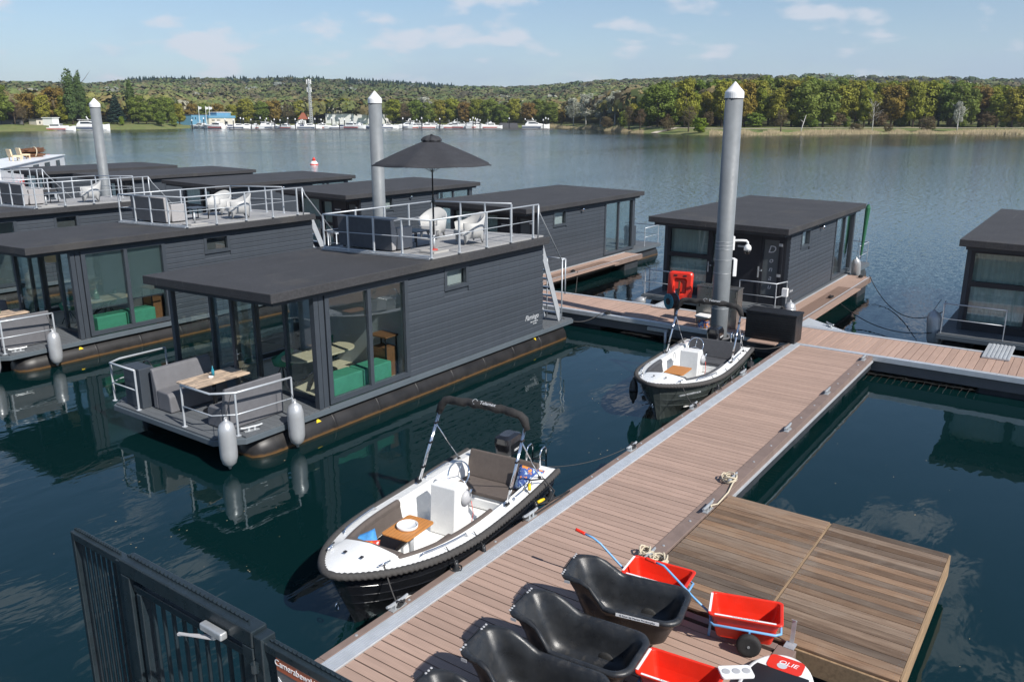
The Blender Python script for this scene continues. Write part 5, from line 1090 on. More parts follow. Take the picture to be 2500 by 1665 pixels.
def house_a(k, dy):
    near = k < 2
    h = empty('houseboat', (14.5, 15 + dy, 0), AW[k], 'houseboat', 'front-row houseboats with roof terraces'); Y = lambda y: y + dy
    who = WHO[k]
    poly = [(8.6, 13.25), (9.05, 12.83), (21.1, 12.83), (21.1, 17.12), (9.0, 17.12), (8.6, 16.78)]
    MB().prism([(a, Y(b)) for a, b in poly], .40, .515).build('hull_frame', 'trim_light', h, bevel=.008)
    if near:
        x = 8.64
        while x < 11.15:
            ya, yb = (12.86, 17.09)
            if x < 9.05: ya = 12.86 + (9.05 - x) * .95; yb = 17.09 - (9.05 - x) * .85
            MB().box(x, x + .138, Y(ya), Y(yb), .517, .55).build('deck_board', 'deck_grey', h); x += .144
        x = 19.5
        while x < 21.0: MB().box(x, x + .138, Y(12.86), Y(17.09), .517, .55).build('deck_board', 'deck_grey', h); x += .144
        MB().box(11.2, 13.8, Y(12.95), Y(16.84), .517, .548).build('floor', 'wood_floor', h); MB().box(11.2, 19.45, Y(12.835), Y(12.945), .516, .546).build('sill_board', 'trim_light', h)
    else: MB().prism([(a + .03 * (a < 10), Y(min(max(b, 12.86), 17.09))) for a, b in poly], .517, .55).build('deck', 'deck_grey', h)
    pontoon(h, 9.25, 20.7, Y(13.22), .03, .42, [11.32 + 1.335 * i for i in range(7)] if near else []); pontoon(h, 9.25, 20.7, Y(16.7), .03, .42, [])
    for i, xx in enumerate((10.9, 19.1)):
        c = (xx, Y(12.80)); ang = R(-38); zc, yc = .03 + .425 * math.sin(R(42)), Y(13.22) - .425 * math.cos(R(42))
        nrm = Vector((0, -math.cos(R(42)), math.sin(R(42)))); upv = Vector((0, math.sin(R(42)), math.cos(R(42)))); p = Vector((xx, yc, zc)) + nrm * .004
        MB().extr([p + Vector((-.065, 0, 0)) + upv * .05, p + Vector((.065, 0, 0)) + upv * .05, p - upv * .06] if i else [p + Vector((-.065, 0, 0)) - upv * .05, p + Vector((.065, 0, 0)) - upv * .05, p + upv * .06], nrm * .002).build('warning_triangle', 'yellow', h)
    # walls
    zt = 3.06
    boards_on_y(h, Y(12.85), 13.74, 19.42, .56, zt, .156, [(15.06, 16.0, 2.40, 2.98)]); window_y(h, Y(12.835), 15.06, 16.0, 2.40, 2.98, .10); MB().box(15.1, 15.96, Y(13.02), Y(13.03), 2.36, 3.0).build('roller_blind', 'inner_dark' if k else 'inner_wall', h)
    window_y(h, Y(12.825), 11.22, 13.74, .58, 3.0, .115, (12.5,), blind=(1.32, 1.42) if k == 1 else None)
    MB().box(11.22, 13.74, Y(12.86), Y(12.95), 3.0, zt).build('lintel', 'trim', h); MB().box(10.93, 11.05, Y(12.84), Y(12.98), .55, zt).build('corner_post', 'trim', h, bevel=.005); MB().box(11.07, 11.20, Y(12.85), Y(12.99), .55, zt).build('corner_post', 'trim', h, bevel=.005)
    glass_front(h, 11.25, Y(13.0), Y(16.85), .55, zt)
    window_y(h, Y(16.96), 11.30, 13.74, .58, 3.0, .115, (12.5,), sgn=1); MB().box(13.74, 19.42, Y(16.84), Y(16.96), .55, 2.97).build('wall', 'siding', h); MB().box(11.2, 13.74, Y(16.86), Y(16.94), 3.0, 3.02).build('lintel', 'trim', h)
    MB().box(10.25, 10.36, Y(16.83), Y(16.94), .55, 2.86).build('corner_post', 'trim', h, bevel=.005); MB().box(10.37, 11.19, Y(16.88), Y(16.89), .66, 2.84).build('wind_screen', 'glass', h)
    MB().box(19.30, 19.42, Y(12.99), Y(16.83), .55, zt - .05).build('wall', 'siding', h); MB().box(19.423, 19.45, Y(14.6), Y(15.5), .57, 2.65).build('back_door', 'front_dark', h, bevel=.006)
    MB().box(13.80, 13.88, Y(12.99), Y(16.83), .55, zt - .08).build('partition', 'inner_wall', h)
    roof_slab(h, 9.72, 19.4, Y(12.62), Y(17.0), 3.27, 3.16)
    RZ = lambda y: 3.27 - .11 * (y - 12.62) / 4.38
    # terrace
    MB().loft([[(x, Y(12.74), RZ(12.74) + .004), (x, Y(12.74), RZ(12.74) + .05), (x, Y(16.45), RZ(16.45) + .05), (x, Y(16.45), RZ(16.45) + .004)] for x in (14.38, 19.25)]).build('terrace_floor', 'terrace_carpet', h, bevel=.006)
    xa, xb, ya, yb = 14.46, 18.72, 12.72, 16.4; top = 4.20; mid = 3.78
    rl = lambda *p: rail_tube(h, [(a, Y(b), c) for a, b, c in p])
    rl((18.95, ya, top), (xa, ya, top)); rl((xa, ya, top), (xa, yb, top - .1)); rl((xa, yb, top - .1), (xb, yb, top - .1)); rl((xb, yb, top - .1), (xb, ya + .75, top))
    for p in (((18.7, ya, mid), (xa, ya, mid)), ((xa, ya, mid), (xa, yb, mid - .1)), ((xa, yb, mid - .1), (xb, yb, mid - .1)), ((xb, yb, mid - .1), (xb, ya + .75, mid))): MB().tube([(a, Y(b), c) for a, b, c in p], .011, 6).build('mid_rail', 'steel_rail', h, True)
    for p in (((xa, ya, 3.35), (xa, yb, 3.26)), ((xa - .06, ya, 3.31), (xa - .06, yb, 3.22))): MB().bar((p[0][0], Y(p[0][1]), p[0][2]), (p[1][0], Y(p[1][1]), p[1][2]), .04, .03).build('kick_rail', 'steel_rail', h)
    pts = [(x_, ya) for x_ in (14.46, 15.5, 16.6, 17.66, 18.7)] + [(xa, y_) for y_ in (13.65, 14.6, 15.5, 16.4)] + [(x_, yb) for x_ in (15.6, 16.7, 17.7, 18.72)] + [(xb, y_) for y_ in (15.3, 14.4, ya + .75)]
    for a, b in pts: zt_ = top - .1 * (b - ya) / (yb - ya); MB().bar((a, Y(b), RZ(b) + .03), (a, Y(b), zt_), .042, .042).build('post', 'steel_rail', h, bevel=.004); MB().box(a - .05, a + .05, Y(b) - .04, Y(b) + .04, RZ(b) + .05, RZ(b) + .06).build('foot_plate', 'steel_rail', h)
    # stern stair
    for yy in (13.02, 13.62):
        MB().bar((19.45, Y(yy), 3.2), (20.62, Y(yy), .56), .03, .20, (1, 0, .4)).build('stringer', 'steel_rail', h)
    for i in range(9): t = (i + .6) / 9.5; MB().box(19.45 + 1.17 * t - .10, 19.45 + 1.17 * t + .10, Y(13.04), Y(13.60), 3.2 - 2.64 * t - .012, 3.2 - 2.64 * t + .012).build('tread', 'steel_rail', h)
    rl((18.95, ya, top), (19.15, ya + .1, 3.95), (20.55, 12.95, 2.42)); rl((18.95, ya, top), (18.95, ya, 3.3)); rl((20.55, 12.95, 2.42), (20.78, 12.95, 2.42)); rl((20.6, 12.95, 2.42), (20.6, 12.95, .55)); rl((20.78, 12.95, 2.42), (20.78, 13.6, 2.42)); rl((20.78, 13.6, 2.42), (20.78, 13.6, .55)); rl((20.78, 12.95, 2.42), (20.78, 12.95, 1.35))
    # front deck railings
    FT_ = 1.42
    def rail2(pts_):
        rail_tube(h, [(a, Y(b), FT_) for a, b in pts_], .024); MB().tube([(a, Y(b), .98) for a, b in pts_], .014, 6).build('mid_rail', 'steel_rail', h, True)
    rail2([(8.70, 14.3), (8.70, 13.35), (9.02, 13.02), (10.3, 12.93)]); rail2([(8.70, 15.95), (8.70, 16.9), (9.0, 17.05), (10.1, 17.05)])
    for a, b in ((8.70, 14.3), (9.02, 13.02), (10.3, 12.93), (8.70, 15.95), (8.74, 16.95), (10.1, 17.05)): MB().bar((a, Y(b), .55), (a, Y(b), FT_), .04, .02).build('post', 'steel_rail', h, bevel=.003); MB().lathe([(.055, .55), (.055, .56), (.03, .566)], (a, Y(b), 0), 12).build('foot_plate', 'steel_rail', h)
    if k < 3:
        fender(8.62, Y(12.80), 1.08, 1.02, .165, 'silver fender at the right bow corner of the ' + who, gS, hang=(8.95, Y(13.05), 1.4))
        fender(10.1, Y(12.62), 1.05, 1.0, .165, 'silver fender on the right front rail of the ' + who, gS, hang=(10.15, Y(12.94), 1.4))
    if near:
        bench('', 8.95, 10.35, Y(15.15), Y(15.78), .55, 'grey upholstered deck bench, left of the patchwork table' if k == 0 else 'grey upholstered deck bench at the far side of the blinds houseboat deck'); bench('', 9.02, 10.40, Y(14.0), Y(13.36), .55, 'grey upholstered deck bench, right of the patchwork table, back to the rail' if k == 0 else 'grey upholstered deck bench behind the rail of the blinds houseboat')
        tb = empty('deck_table', (9.7, Y(14.6), .55), 'patchwork wood deck table between the two grey benches' if k == 0 else 'patchwork deck table on the blinds houseboat', 'table'); MB().box(9.02, 10.32, Y(14.28), Y(14.98), 1.24, 1.28).build('table_top', 'patchwork_wood', tb, bevel=.01); MB().tube([(9.65, Y(14.63), .56), (9.65, Y(14.63), 1.24)], .045, 10).build('column', 'black_paint', tb, True); MB().lathe([(.26, .551), (.26, .565), (.06, .60)], (9.65, Y(14.63), 0), 18).build('base', 'black_paint', tb)
        MB().box(8.78, 9.12, Y(15.92), Y(16.55), .55, 1.42).build('helm_console', 'trim', h, bevel=.015); MB().tube([(9.17 , Y(16.25) + math.cos(a) * .19, 1.28 + math.sin(a) * .19) for a in [i * math.pi / 10 for i in range(20)]], .016, 6, True).build('helm_wheel', 'black_paint', h, True)
        for a in (0.5, 2.6, 4.7): MB().tube([(9.15, Y(16.25), 1.28), (9.17, Y(16.25) + math.cos(a) * .19, 1.28 + math.sin(a) * .19)], .010, 5).build('wheel_spoke', 'chrome', h)
        c2 = bpy.data.objects.new('cleat', clm); col.objects.link(c2); c2.parent = h; c2.location = (9.35 - 14.5, 13.05 - 15, .55); c2.rotation_euler = (0, 0, -.25); c2.scale = (1.5, 1.2, 1.2)
        bt = empty('bottle', (9.72, Y(14.72), 1.28), ('teal bottle on the patchwork deck table', 'green bottle on the deck table of the blinds houseboat')[k], 'bottle'); MB().lathe([(.03, 1.281), (.033, 1.36), (.03, 1.40), (.012, 1.44), (.012, 1.49)], (9.72, Y(14.72), 0), 12).build('body', 'teal' if k == 0 else 'glass_green', bt, True); MB().lathe([(.014, 1.49), (.014, 1.515)], (9.72, Y(14.72), 0), 8).build('cap', 'ink', bt)
        ay = empty('ashtray', (9.6, Y(14.62), 1.28), 'round %s ashtray on the deck table' % ('white' if k == 0 else 'pale'), 'ashtray'); MB().lathe([(.045, 1.281), (.055, 1.31), (.045, 1.308), (.038, 1.29)], (9.6, Y(14.62), 0), 14).build('bowl', 'white_plastic', ay, True)
        # living room
        for i, (xa_, xb_) in enumerate(((11.55, 12.42), (12.46, 13.34))):
            o = empty('pouffe', ((xa_ + xb_) / 2, Y(13.3), .55), ('green velvet pouffe nearer the front in the ', 'green velvet pouffe nearer the middle in the ')[i] + who, 'pouffe', 'green velvet pouffes'); MB().box(xa_, xb_, Y(13.06), Y(13.56), .56, 1.02).build('cushion', 'green_velvet', o, bevel=.025, seg=3); MB().box(xa_ + .05, xb_ - .05, Y(13.1), Y(13.52), .549, .56).build('base', 'black_paint', o)
        dtb = empty('dining_table', (12.2, Y(14.25), .55), 'pale wooden dining table inside the ' + who, 'table'); MB().prism([(a, Y(b)) for a, b in rrect(.95, .42, .40, 6, 12.2, 14.25)], 1.27, 1.31).build('table_top', 'wood_light', dtb, bevel=.006); MB().bar((11.6, Y(14.0), .56), (12.7, Y(14.5), 1.27), .06, .04).bar((11.6, Y(14.5), .56), (12.7, Y(14.0), 1.27), .06, .04).build('cross_leg', 'black_paint', dtb)
        for i, (cx, cy, rz) in enumerate(((12.9, 14.95, 2.4), (11.7, 14.95, 1.6))):
            o = empty('dining_chair', (cx, Y(cy), .55), ('green shell chair at the dining table far end in the ', 'green shell chair at the dining table front end in the ')[i] + who, 'chair', rz=rz); MB().loft([[(-.03 + math.cos(a) * r_, math.sin(a) * r_ * 1.0, z_ + hh * max(0, -math.cos(a))) for a in [j * math.pi / 9 for j in range(18)]] for r_, z_, hh in ((.05, .44, 0), (.22, .45, 0), (.25, .55, .18), (.26, .62, .26), (.24, .62, .25), (.2, .5, .03))]).build('shell', 'green_velvet', o, True, world=False)
            for a in (.8, 2.4, 4., 5.5): MB().tube([(0, 0, .44), (math.cos(a) * .24, math.sin(a) * .24, 0)], .012, 6).build('leg', 'black_paint', o, world=False)
        cb = empty('side_cabinet', (13.55, Y(13.5), .55), 'brown wooden crate cabinet inside the ' + who, 'cabinet'); MB().box(13.38, 13.76, Y(13.28), Y(13.75), .56, 1.25).build('body', 'wood_dark', cb, bevel=.008); MB().box(13.34, 13.77, Y(13.22), Y(13.80), 1.52, 1.55).build('shelf', 'wood_dark', cb)
        for a, b in ((13.37, 13.26), (13.73, 13.26), (13.37, 13.76), (13.73, 13.76)): MB().box(a, a + .03, Y(b), Y(b) + .03, .56, 1.52).build('post', 'black_paint', cb)
        for z_ in (.66, .86, 1.06): MB().box(13.37, 13.379, Y(13.31), Y(13.72), z_, z_ + .13).build('drawer', 'wood_dark', cb)
        vs = empty('vase', (12.15, Y(14.1), 1.31), 'green glass vase with a dried flower in the ' + who, 'vase'); MB().lathe([(.05, 1.311), (.085, 1.34), (.09, 1.46), (.06, 1.54), (.035, 1.58), (.045, 1.62)], (12.15, Y(14.1), 0), 14).build('body', 'glass_green', vs, True); fl = MB().tube([(12.15, Y(14.1), 1.4), (12.15, Y(14.1), 1.80)], .008, 5); fr2 = random.Random(3)
        for _ in range(70): a = fr2.uniform(0, 6.28); s = fr2.uniform(-.3, 1); q = math.sqrt(1 - s * s); e = (12.15 + q * math.cos(a) * .19, Y(14.1) + q * math.sin(a) * .19, 1.82 + s * .17); fl.tube([(12.15, Y(14.1), 1.80), e], .003, 3); fl.sphere(e, .014, 5, 3)
        fl.build('dried_flower', 'dried_flower', vs); ty = empty('tray', (12.1, Y(14.05), 1.31), 'round pale tray under the vase in the ' + who, 'tray'); MB().lathe([(.16, 1.3105), (.165, 1.3109)], (12.12, Y(14.08), 0), 20).build('plate', 'white_plastic', ty)
        MB().loft([[(11.75 + math.cos(a) * r_, Y(15.6) + math.sin(a) * r_, z_) for a in [j * math.pi / 9 for j in range(18)]] for r_, z_ in ((.12, 2.78), (.20, 2.62), (.22, 2.40), (.19, 2.36))], True, False, False).build('lamp_shade', 'pale_wood', empty('pendant_lamp', (11.75, Y(15.6), 2.4), 'woven pendant lamp under the ceiling of the ' + who, 'lamp')); 
        MB().tube([(11.75, Y(15.6), 2.78), (11.75, Y(15.6), 2.93)], .006, 5).build('cord', 'ink', bpy.data.objects[[o.name for o in bpy.data.objects if o.name.startswith('pendant_lamp')][-1]])
    # terrace furniture
    fz = lambda y: RZ(y) + .055
    sofa(14.75, 15.5, Y(14.25), Y(16.15), fz(15.2), 'grey sofa on the roof terrace of the ' + who)
    ctable(15.75, 16.35, Y(14.35), Y(14.95), fz(14.6), 'dark coffee table on the roof terrace of the ' + who)
    chair((16.9, Y(13.55)), 2.75, 'white lounge chair nearer the rail on the terrace of the ' + who, fz(13.6)); 
    if k != 2: chair((17.35, Y(15.2)), 3.5, 'white lounge chair at the back of the roof terrace of the ' + who, fz(15.2))
    if k in (1, 2):
        o = empty('parasol_stand', (15.05, Y(13.2), fz(13.2)), 'empty parasol stand on a slab on the terrace of the ' + who, 'parasol stand'); MB().box(14.75, 15.35, Y(12.95), Y(13.45), fz(13.2), fz(13.2) + .035).build('slab', 'concrete', o, bevel=.006); MB().tube([(15.05, Y(13.2), fz(13.2) + .03), (15.05, Y(13.2), fz(13.2) + .36)], .03, 8).build('tube', 'galv', o, True)
    return h
HA = [house_a(k, dy) for k, dy in enumerate((0, 9.75, 19.1, 27.9))]
sl2 = MB()
for z_, xs_ in ((.865, (18.78, .09, .06, .11, .05)), (.80, (18.92, .05, .10))):
    xq = xs_[0]
    for w_ in xs_[1:]: sl2.box(xq, xq + w_, 12.843, 12.847, z_, z_ + .022); xq += w_ + .02
stuff(sl2.build('small_lettering', 'letter_silver', HA[0]))
for nm, sz, z_, x_, t in (('name_lettering', .21, 1.02, 18.85, 'Flamingo'),):
    text(nm, t, sz, 'letter_silver', HA[0], loff(frameM((x_, 12.846, z_), (1, 0, 0), (0, 0, 1)), HA[0]), .35, .002, .9)
# parasol
pz = 3.27 - .11 * (13.3 - 12.62) / 4.38 + .055; ux, uy = 15.25, 13.32
um = empty('parasol', (ux, uy, pz), 'open black parasol on the roof terrace of the nearest houseboat', 'parasol'); MB().tube([(ux, uy, pz), (ux, uy, 4.6)], .024, 10).build('pole', 'black_paint', um, True); MB().tube([(ux, uy, 4.55), (ux, uy, 6.0)], .019, 10).build('upper_pole', 'black_paint', um, True)
MB().lathe([(.03, 4.5), (.045, 4.53), (.03, 4.62)], (ux, uy, 0), 10).build('clamp', 'black_paint', um); MB().tube([(ux, uy, pz + .02), (ux, uy, pz + .42)], .032, 10).build('socket', 'galv', um, True); MB().box(ux - .28, ux + .28, uy - .24, uy + .24, pz - .004, pz + .05).build('base_slab', 'concrete', um, bevel=.008); MB().lathe([(.10, pz + .05), (.09, pz + .075), (.04, pz + .085)], (ux, uy, 0), 12).build('base_flange', 'barge_red', um)
NS = 8; RU = 1.52; a0 = R(18); can = MB(); rows = []
for j in range(9):
    t = j / 8; ring = []
    for i in range(NS * 6):
        a = a0 + 2 * math.pi * i / (NS * 6); f = (i % 6) / 6; sag = math.sin(math.pi * f); c_ = math.cos(math.pi / NS) / math.cos((f - .5) * 2 * math.pi / NS)
        r_ = (.17 + (RU - .17) * t) * (c_ * (.985 - .02 * t * sag) if True else 1); r_ = (.17 + (RU - .17) * t) * (1 - (1 - c_) * 1.0) * (1 - .035 * t * sag)
        z_ = 5.98 - .50 * t - .05 * t * t - .035 * sag * t * (1 - .35 * t); ring.append((ux + math.cos(a) * r_, uy + math.sin(a) * r_, z_))
    rows.append(ring)
can.loft(rows, True, False, False); co = can.build('canopy', 'parasol', um, True); so = co.modifiers.new('thickness', 'SOLIDIFY'); so.thickness = .004
vt = MB(); vt.loft([[(ux + math.cos(2 * math.pi * i / 32) * r_ * (1 + .06 * math.cos(8 * 2 * math.pi * i / 32)), uy + math.sin(2 * math.pi * i / 32) * r_ * (1 + .06 * math.cos(8 * 2 * math.pi * i / 32)), z_ + .015 * math.cos(8 * 2 * math.pi * i / 32)) for i in range(32)] for r_, z_ in ((.24, 5.97), (.23, 6.0), (.16, 6.06), (.05, 6.09))]); vt.build('vent_cap', 'parasol', um, True); MB().lathe([(.03, 6.08), (.035, 6.11), (.01, 6.13)], (ux, uy, 0), 10).build('finial', 'black_paint', um)
for i in range(NS):
    a = a0 + 2 * math.pi * i / NS; e = (ux + math.cos(a) * RU * .985, uy + math.sin(a) * RU * .985, 5.415); rb_ = MB().tube([(ux + math.cos(a) * .03, uy + math.sin(a) * .03, 5.95), e], .008, 5).build('rib', 'black_paint', um); MB().tube([(ux + math.cos(a) * .03, uy + math.sin(a) * .03, 5.25), (ux + math.cos(a) * .75, uy + math.sin(a) * .75, 5.66)], .006, 5).build('strut', 'black_paint', um)
# ---- back row
BW = ['rightmost houseboat with dark curtained front, cut by the picture edge', 'nearest back-row houseboat with vertical Donau lettering on its door', 'second back-row houseboat with a lamp in its corner window', 'third back-row houseboat behind the parasol terrace', 'fourth back-row houseboat, left of the middle pile', 'fifth back-row houseboat from the lettered one', 'farthest back-row houseboat on the left']
BWHO = ['rightmost houseboat', 'houseboat with the vertical lettering', 'second back-row houseboat', 'third back-row houseboat', 'fourth back-row houseboat', 'fifth back-row houseboat', 'farthest back-row houseboat']
def house_b(k, yr, xo=0.):
    h = empty('houseboat', (30.5, yr + 2.35, 0), BW[k], 'houseboat', 'back-row houseboats with flat roofs'); Y = lambda y: yr + y; near = k in (0, 1, 2); who = BWHO[k]
    MB().prism([(25.62, Y(.1)), (37.2, Y(.1)), (37.2, Y(5.05)), (25.62, Y(5.05))], .38, .52).build('hull_frame', 'trim_light', h, bevel=.01); MB().prism([(25.66, Y(.14)), (37.16, Y(.14)), (37.16, Y(5.01)), (25.66, Y(5.01))], .522, .55).build('deck', 'deck_grey', h)
    pontoon(h, 26.0, 37.0, Y(.55), .03, .42, []); pontoon(h, 26.0, 37.0, Y(4.6), .03, .42, [])
    xw0, xw1, y0, y1 = 26.5, 34.6, .26, 4.66
    if k in (1, 2, 3): 
        boards_on_y(h, Y(y0), xw0, 31.75, .55, 3.03, .135 if k == 1 else .15, [(27.6, 28.6, 2.28, 2.93)]); window_y(h, Y(y0 - .015), 27.6, 28.6, 2.28, 2.93, .09); MB().box(27.6, 28.6, Y(y0 + .17), Y(y0 + .18), 2.25, 2.96).build('roller_blind', 'inner_wall', h)
    else:
        MB().box(xw0, 31.75, Y(y0), Y(y0 + .12), .55, 3.03).build('wall', 'siding', h)
        if k > 3: window_y(h, Y(y0 - .03), 27.6, 28.6, 2.28, 2.93, .09); MB().box(27.6, 28.6, Y(y0 + .1), Y(y0 + .12), 2.28, 2.93).build('shade', 'inner_dark', h)
    window_y(h, Y(y0 - .02), 31.77, 34.45, .60, 2.96, .11, (33.05,)); MB().box(31.77, 34.6, Y(y0 + .01), Y(y0 + .1), 2.96, 3.03).build('lintel', 'trim', h); MB().box(34.45, 34.6, Y(y0), Y(y0 + .12), .55, 2.96).build('corner_post', 'trim', h)
    MB().box(xw0, 34.6, Y(y1 - .12), Y(y1), .55, 3.1).build('wall', 'siding', h)
    # glazed rear
    MB().box(34.48, 34.6, Y(.4), Y(.5), .55, 3.05).box(34.48, 34.6, Y(2.3), Y(2.4), .55, 3.05).box(34.48, 34.6, Y(4.44), Y(4.53), .55, 3.05).build('rear_frame', 'trim', h)
    for a, b in ((.5, 2.3), (2.4, 4.44)): MB().box(34.53, 34.54, Y(a), Y(b), .57, 3.0).build('pane', 'glass', h)
    MB().box(31.6, 31.68, Y(y0 + .13), Y(y1 - .13), .56, 3.0).build('partition', 'inner_wall', h)
    # dark front facing the cross jetty
    xf = xw0
    fr = MB()
    holes = [(3.05, 4.45, 1.98, 2.80), (3.05, 4.45, .80, 1.84), (2.20, 2.86, 1.75, 2.72), (2.20, 2.86, .70, 1.62), (.62, 1.12, .85, 2.68)]
    ys = sorted({y0 + .125, y1 - .125} | {q for hh in holes for q in hh[:2]}); zs = sorted({.55, 3.04} | {q for hh in holes for q in hh[2:]})
    for a, b in zip(ys, ys[1:]):
        for c, d in zip(zs, zs[1:]):
            if any(hh[0] <= a and b <= hh[1] and hh[2] <= c and d <= hh[3] for hh in holes): continue
            fr.box(xf, xf + .09, Y(a), Y(b), c, d)
    f_ = fr.build('front_wall', 'front_dark', h)
    for i, hh in enumerate(holes):
        if i < 4:
            MB().box(xf + .05, xf + .056, Y(hh[0] + .001), Y(hh[1] - .001), hh[2] + .001, hh[3] - .001).build('pane', 'glass', f_)
            cm = MB(); n_ = 28
            rows_ = []
            for zz in (hh[2], hh[3]): rows_.append([(xf + .17 + .022 * math.sin(j * 1.9) + .01 * math.sin(j * .7), Y(hh[0] - .02 + (hh[1] - hh[0] + .04) * j / n_), zz) for j in range(n_ + 1)])
            cm.loft(rows_, False); cm.build('curtain', 'curtain', f_, True)
        else: MB().box(xf + .05, xf + .056, Y(hh[0] + .001), Y(hh[1] - .001), hh[2] + .001, hh[3] - .001).build('frosted_panel', 'frosted', f_)
    for a, b, c, d in ((2.95, 4.55, .72, .79), (2.95, 4.55, 2.81, 2.88), (2.12, 2.19, .60, 2.80), (2.87, 2.94, .60, 2.80), (2.94, 3.04, .6, 2.88), (.48, .55, .57, 2.80), (1.20, 1.27, .57, 2.80), (.48, 1.27, 2.8, 2.87)): MB().box(xf - .025, xf - .001, Y(a), Y(b), c, d).build('frame_strip', 'front_dark', f_, bevel=.004)
    for yy in (2.98, 1.24): MB().box(xf - .05, xf - .026, Y(yy - .02), Y(yy + .02), 1.42, 1.78).build('lock_plate', 'galv', f_); MB().tube([(xf - .05, Y(yy), 1.66), (xf - .09, Y(yy), 1.66), (xf - .09, Y(yy - .13), 1.66)], .012, 6).build('handle', 'chrome', f_, True)
    for zz in (1.5, 2.5): MB().box(xf - .045, xf - .026, Y(.50), Y(.62), zz, zz + .09).build('hinge', 'galv', f_)
    MB().box(xf - .012, xf - .001, Y(1.6), Y(2.0), 2.36, 2.42).build('letter_plate', 'galv', f_)
    if near:
        x_ = .135
        for i in range(18): MB().box(xf - .004, xf - .001, Y(1.30), Y(2.08), .58 + i * .135, .58 + i * .135 + .124).build('siding_board', 'front_dark', f_)
    roof_slab(h, 25.35 + xo, 35.0 + xo, Y(.0), Y(4.75), 3.215, 3.30)
    # wall lamp
    MB().lathe([(.06, -.02), (.06, .02)], (29.75, Y(y0 - .02), 2.80), 12, 1).build('lamp_base', 'chrome', h); MB().sphere((29.75, Y(y0 - .09), 2.82), .075, 12, 8).build('lamp_globe', 'chrome', h, True)
    # rails
    def rr2(pts_, zt=1.42):
        rail_tube(h, [(a, Y(b), zt) for a, b in pts_], .02); MB().tube([(a, Y(b), .98) for a, b in pts_], .012, 6).build('mid_rail', 'steel_rail', h, True)
        for a, b in pts_: MB().bar((a, Y(b), .55), (a, Y(b), zt), .036, .02).build('post', 'steel_rail', h)
    rr2([(25.7, 1.55), (25.7, .35), (26.3, .2)]); rr2([(25.7, 3.4), (25.7, 4.95), (26.1, 4.98)]); rr2([(35.6, .2), (37.05, .2), (37.05, 2.0)]); rr2([(37.05, 3.4), (37.05, 4.95), (35.6, 4.95)])
    MB().box(35.3, 35.75, Y(.75), Y(1.15), .55, 1.5).build('helm_console', 'trim', h, bevel=.015); MB().tube([(35.27, Y(.95) + math.cos(a) * .2, 1.35 + math.sin(a) * .2) for a in [i * math.pi / 9 for i in range(18)]], .016, 6, True).build('helm_wheel', 'black_paint', h, True)
    if k == 1:
        for i, ch in enumerate('Donau'):
            text('door_letter', ch, .34 if i == 0 else .25, 'letter_silver', h, loff(frameM((xf + .048, Y(.87), 2.36 - i * .29 - (.06 if i else 0)), (0, -1, 0), (0, 0, 1)), h), .25, .002)
        text('small_lettering', 'Donau', .13, 'letter_silver', h, loff(frameM((26.95, Y(y0 - .004), 1.0), (1, 0, 0), (0, 0, 1)), h), .35, .002)
        MB().box(26.1, 26.25, Y(.12), Y(.3), .95, 1.22).build('meter_box', 'white_plastic', h, bevel=.01)
        gp = empty('folded_parasol', (35.3, Y(.15), 1.2), 'folded dark green parasol leaning at the rear of the lettered houseboat', 'parasol'); MB().tube([(35.0, Y(.0), 1.0), (35.35, Y(.0), 3.25)], [.02, .02], 8).build('pole', 'chrome', gp, True); MB().tube([(35.02, Y(-.0), 1.15), (35.12, Y(-.0), 1.7), (35.33, Y(-.0), 3.0), (35.36, Y(-.0), 3.15)], [.04, .06, .10, .04], 10).build('canopy', 'parasol_green', gp)
    if k in (1, 2):
        MB().tube([(33.9, Y(1.6), .56), (33.75, Y(1.6), 1.75)], .015, 6).build('stem', 'pale_wood', empty('floor_lamp', (33.7, Y(1.6), .55), 'tripod floor lamp behind the rear window of the ' + who, 'lamp'), True); fl = [o for o in bpy.data.objects if o.name.startswith('floor_lamp')][-1]
        for dx, dy_ in ((-.35, -.2), (-.3, .3)): MB().tube([(33.7 + dx, Y(1.6) + dy_, .56), (33.75, Y(1.6), 1.75)], .015, 6).build('leg', 'pale_wood', fl, True)
        MB().lathe([(.20, 1.72), (.15, 2.02)], (33.75, Y(1.6), 0), 14).build('lamp_shade', 'curtain', fl, True)
    if k == 1:
        fender(33.9, Y(-.62 + .5), 1.25, .95, .17, 'silver fender at the rear right corner of the houseboat with the vertical lettering', gS, hang=(35.6, Y(.2), 1.4), tilt=(0, -.25)); fender(26.15, Y(-.0), .85, .62, .19, 'short silver fender beside the front right rail of the lettered houseboat', gS, hang=(26.3, Y(.2), 1.4)); fender(25.5, Y(5.15), .62, .9, .17, 'silver fender lying out at the front left corner of the lettered houseboat', gS, hang=(25.75, Y(4.95), 1.4), tilt=(.9, 0))
    if k == 0:
        fender(26.25, Y(5.2), 1.10, 1.15, .20, 'dark silver fender at the left front corner of the rightmost houseboat', gS, 'fender_silver', hang=(26.1, Y(5.0), 1.4), tilt=(-.12, .1))
    return h
for k, yr in enumerate((-1.62, 7.78, 17.55, 27.2, 36.6, 45.9, 54.8)): house_b(k, yr)
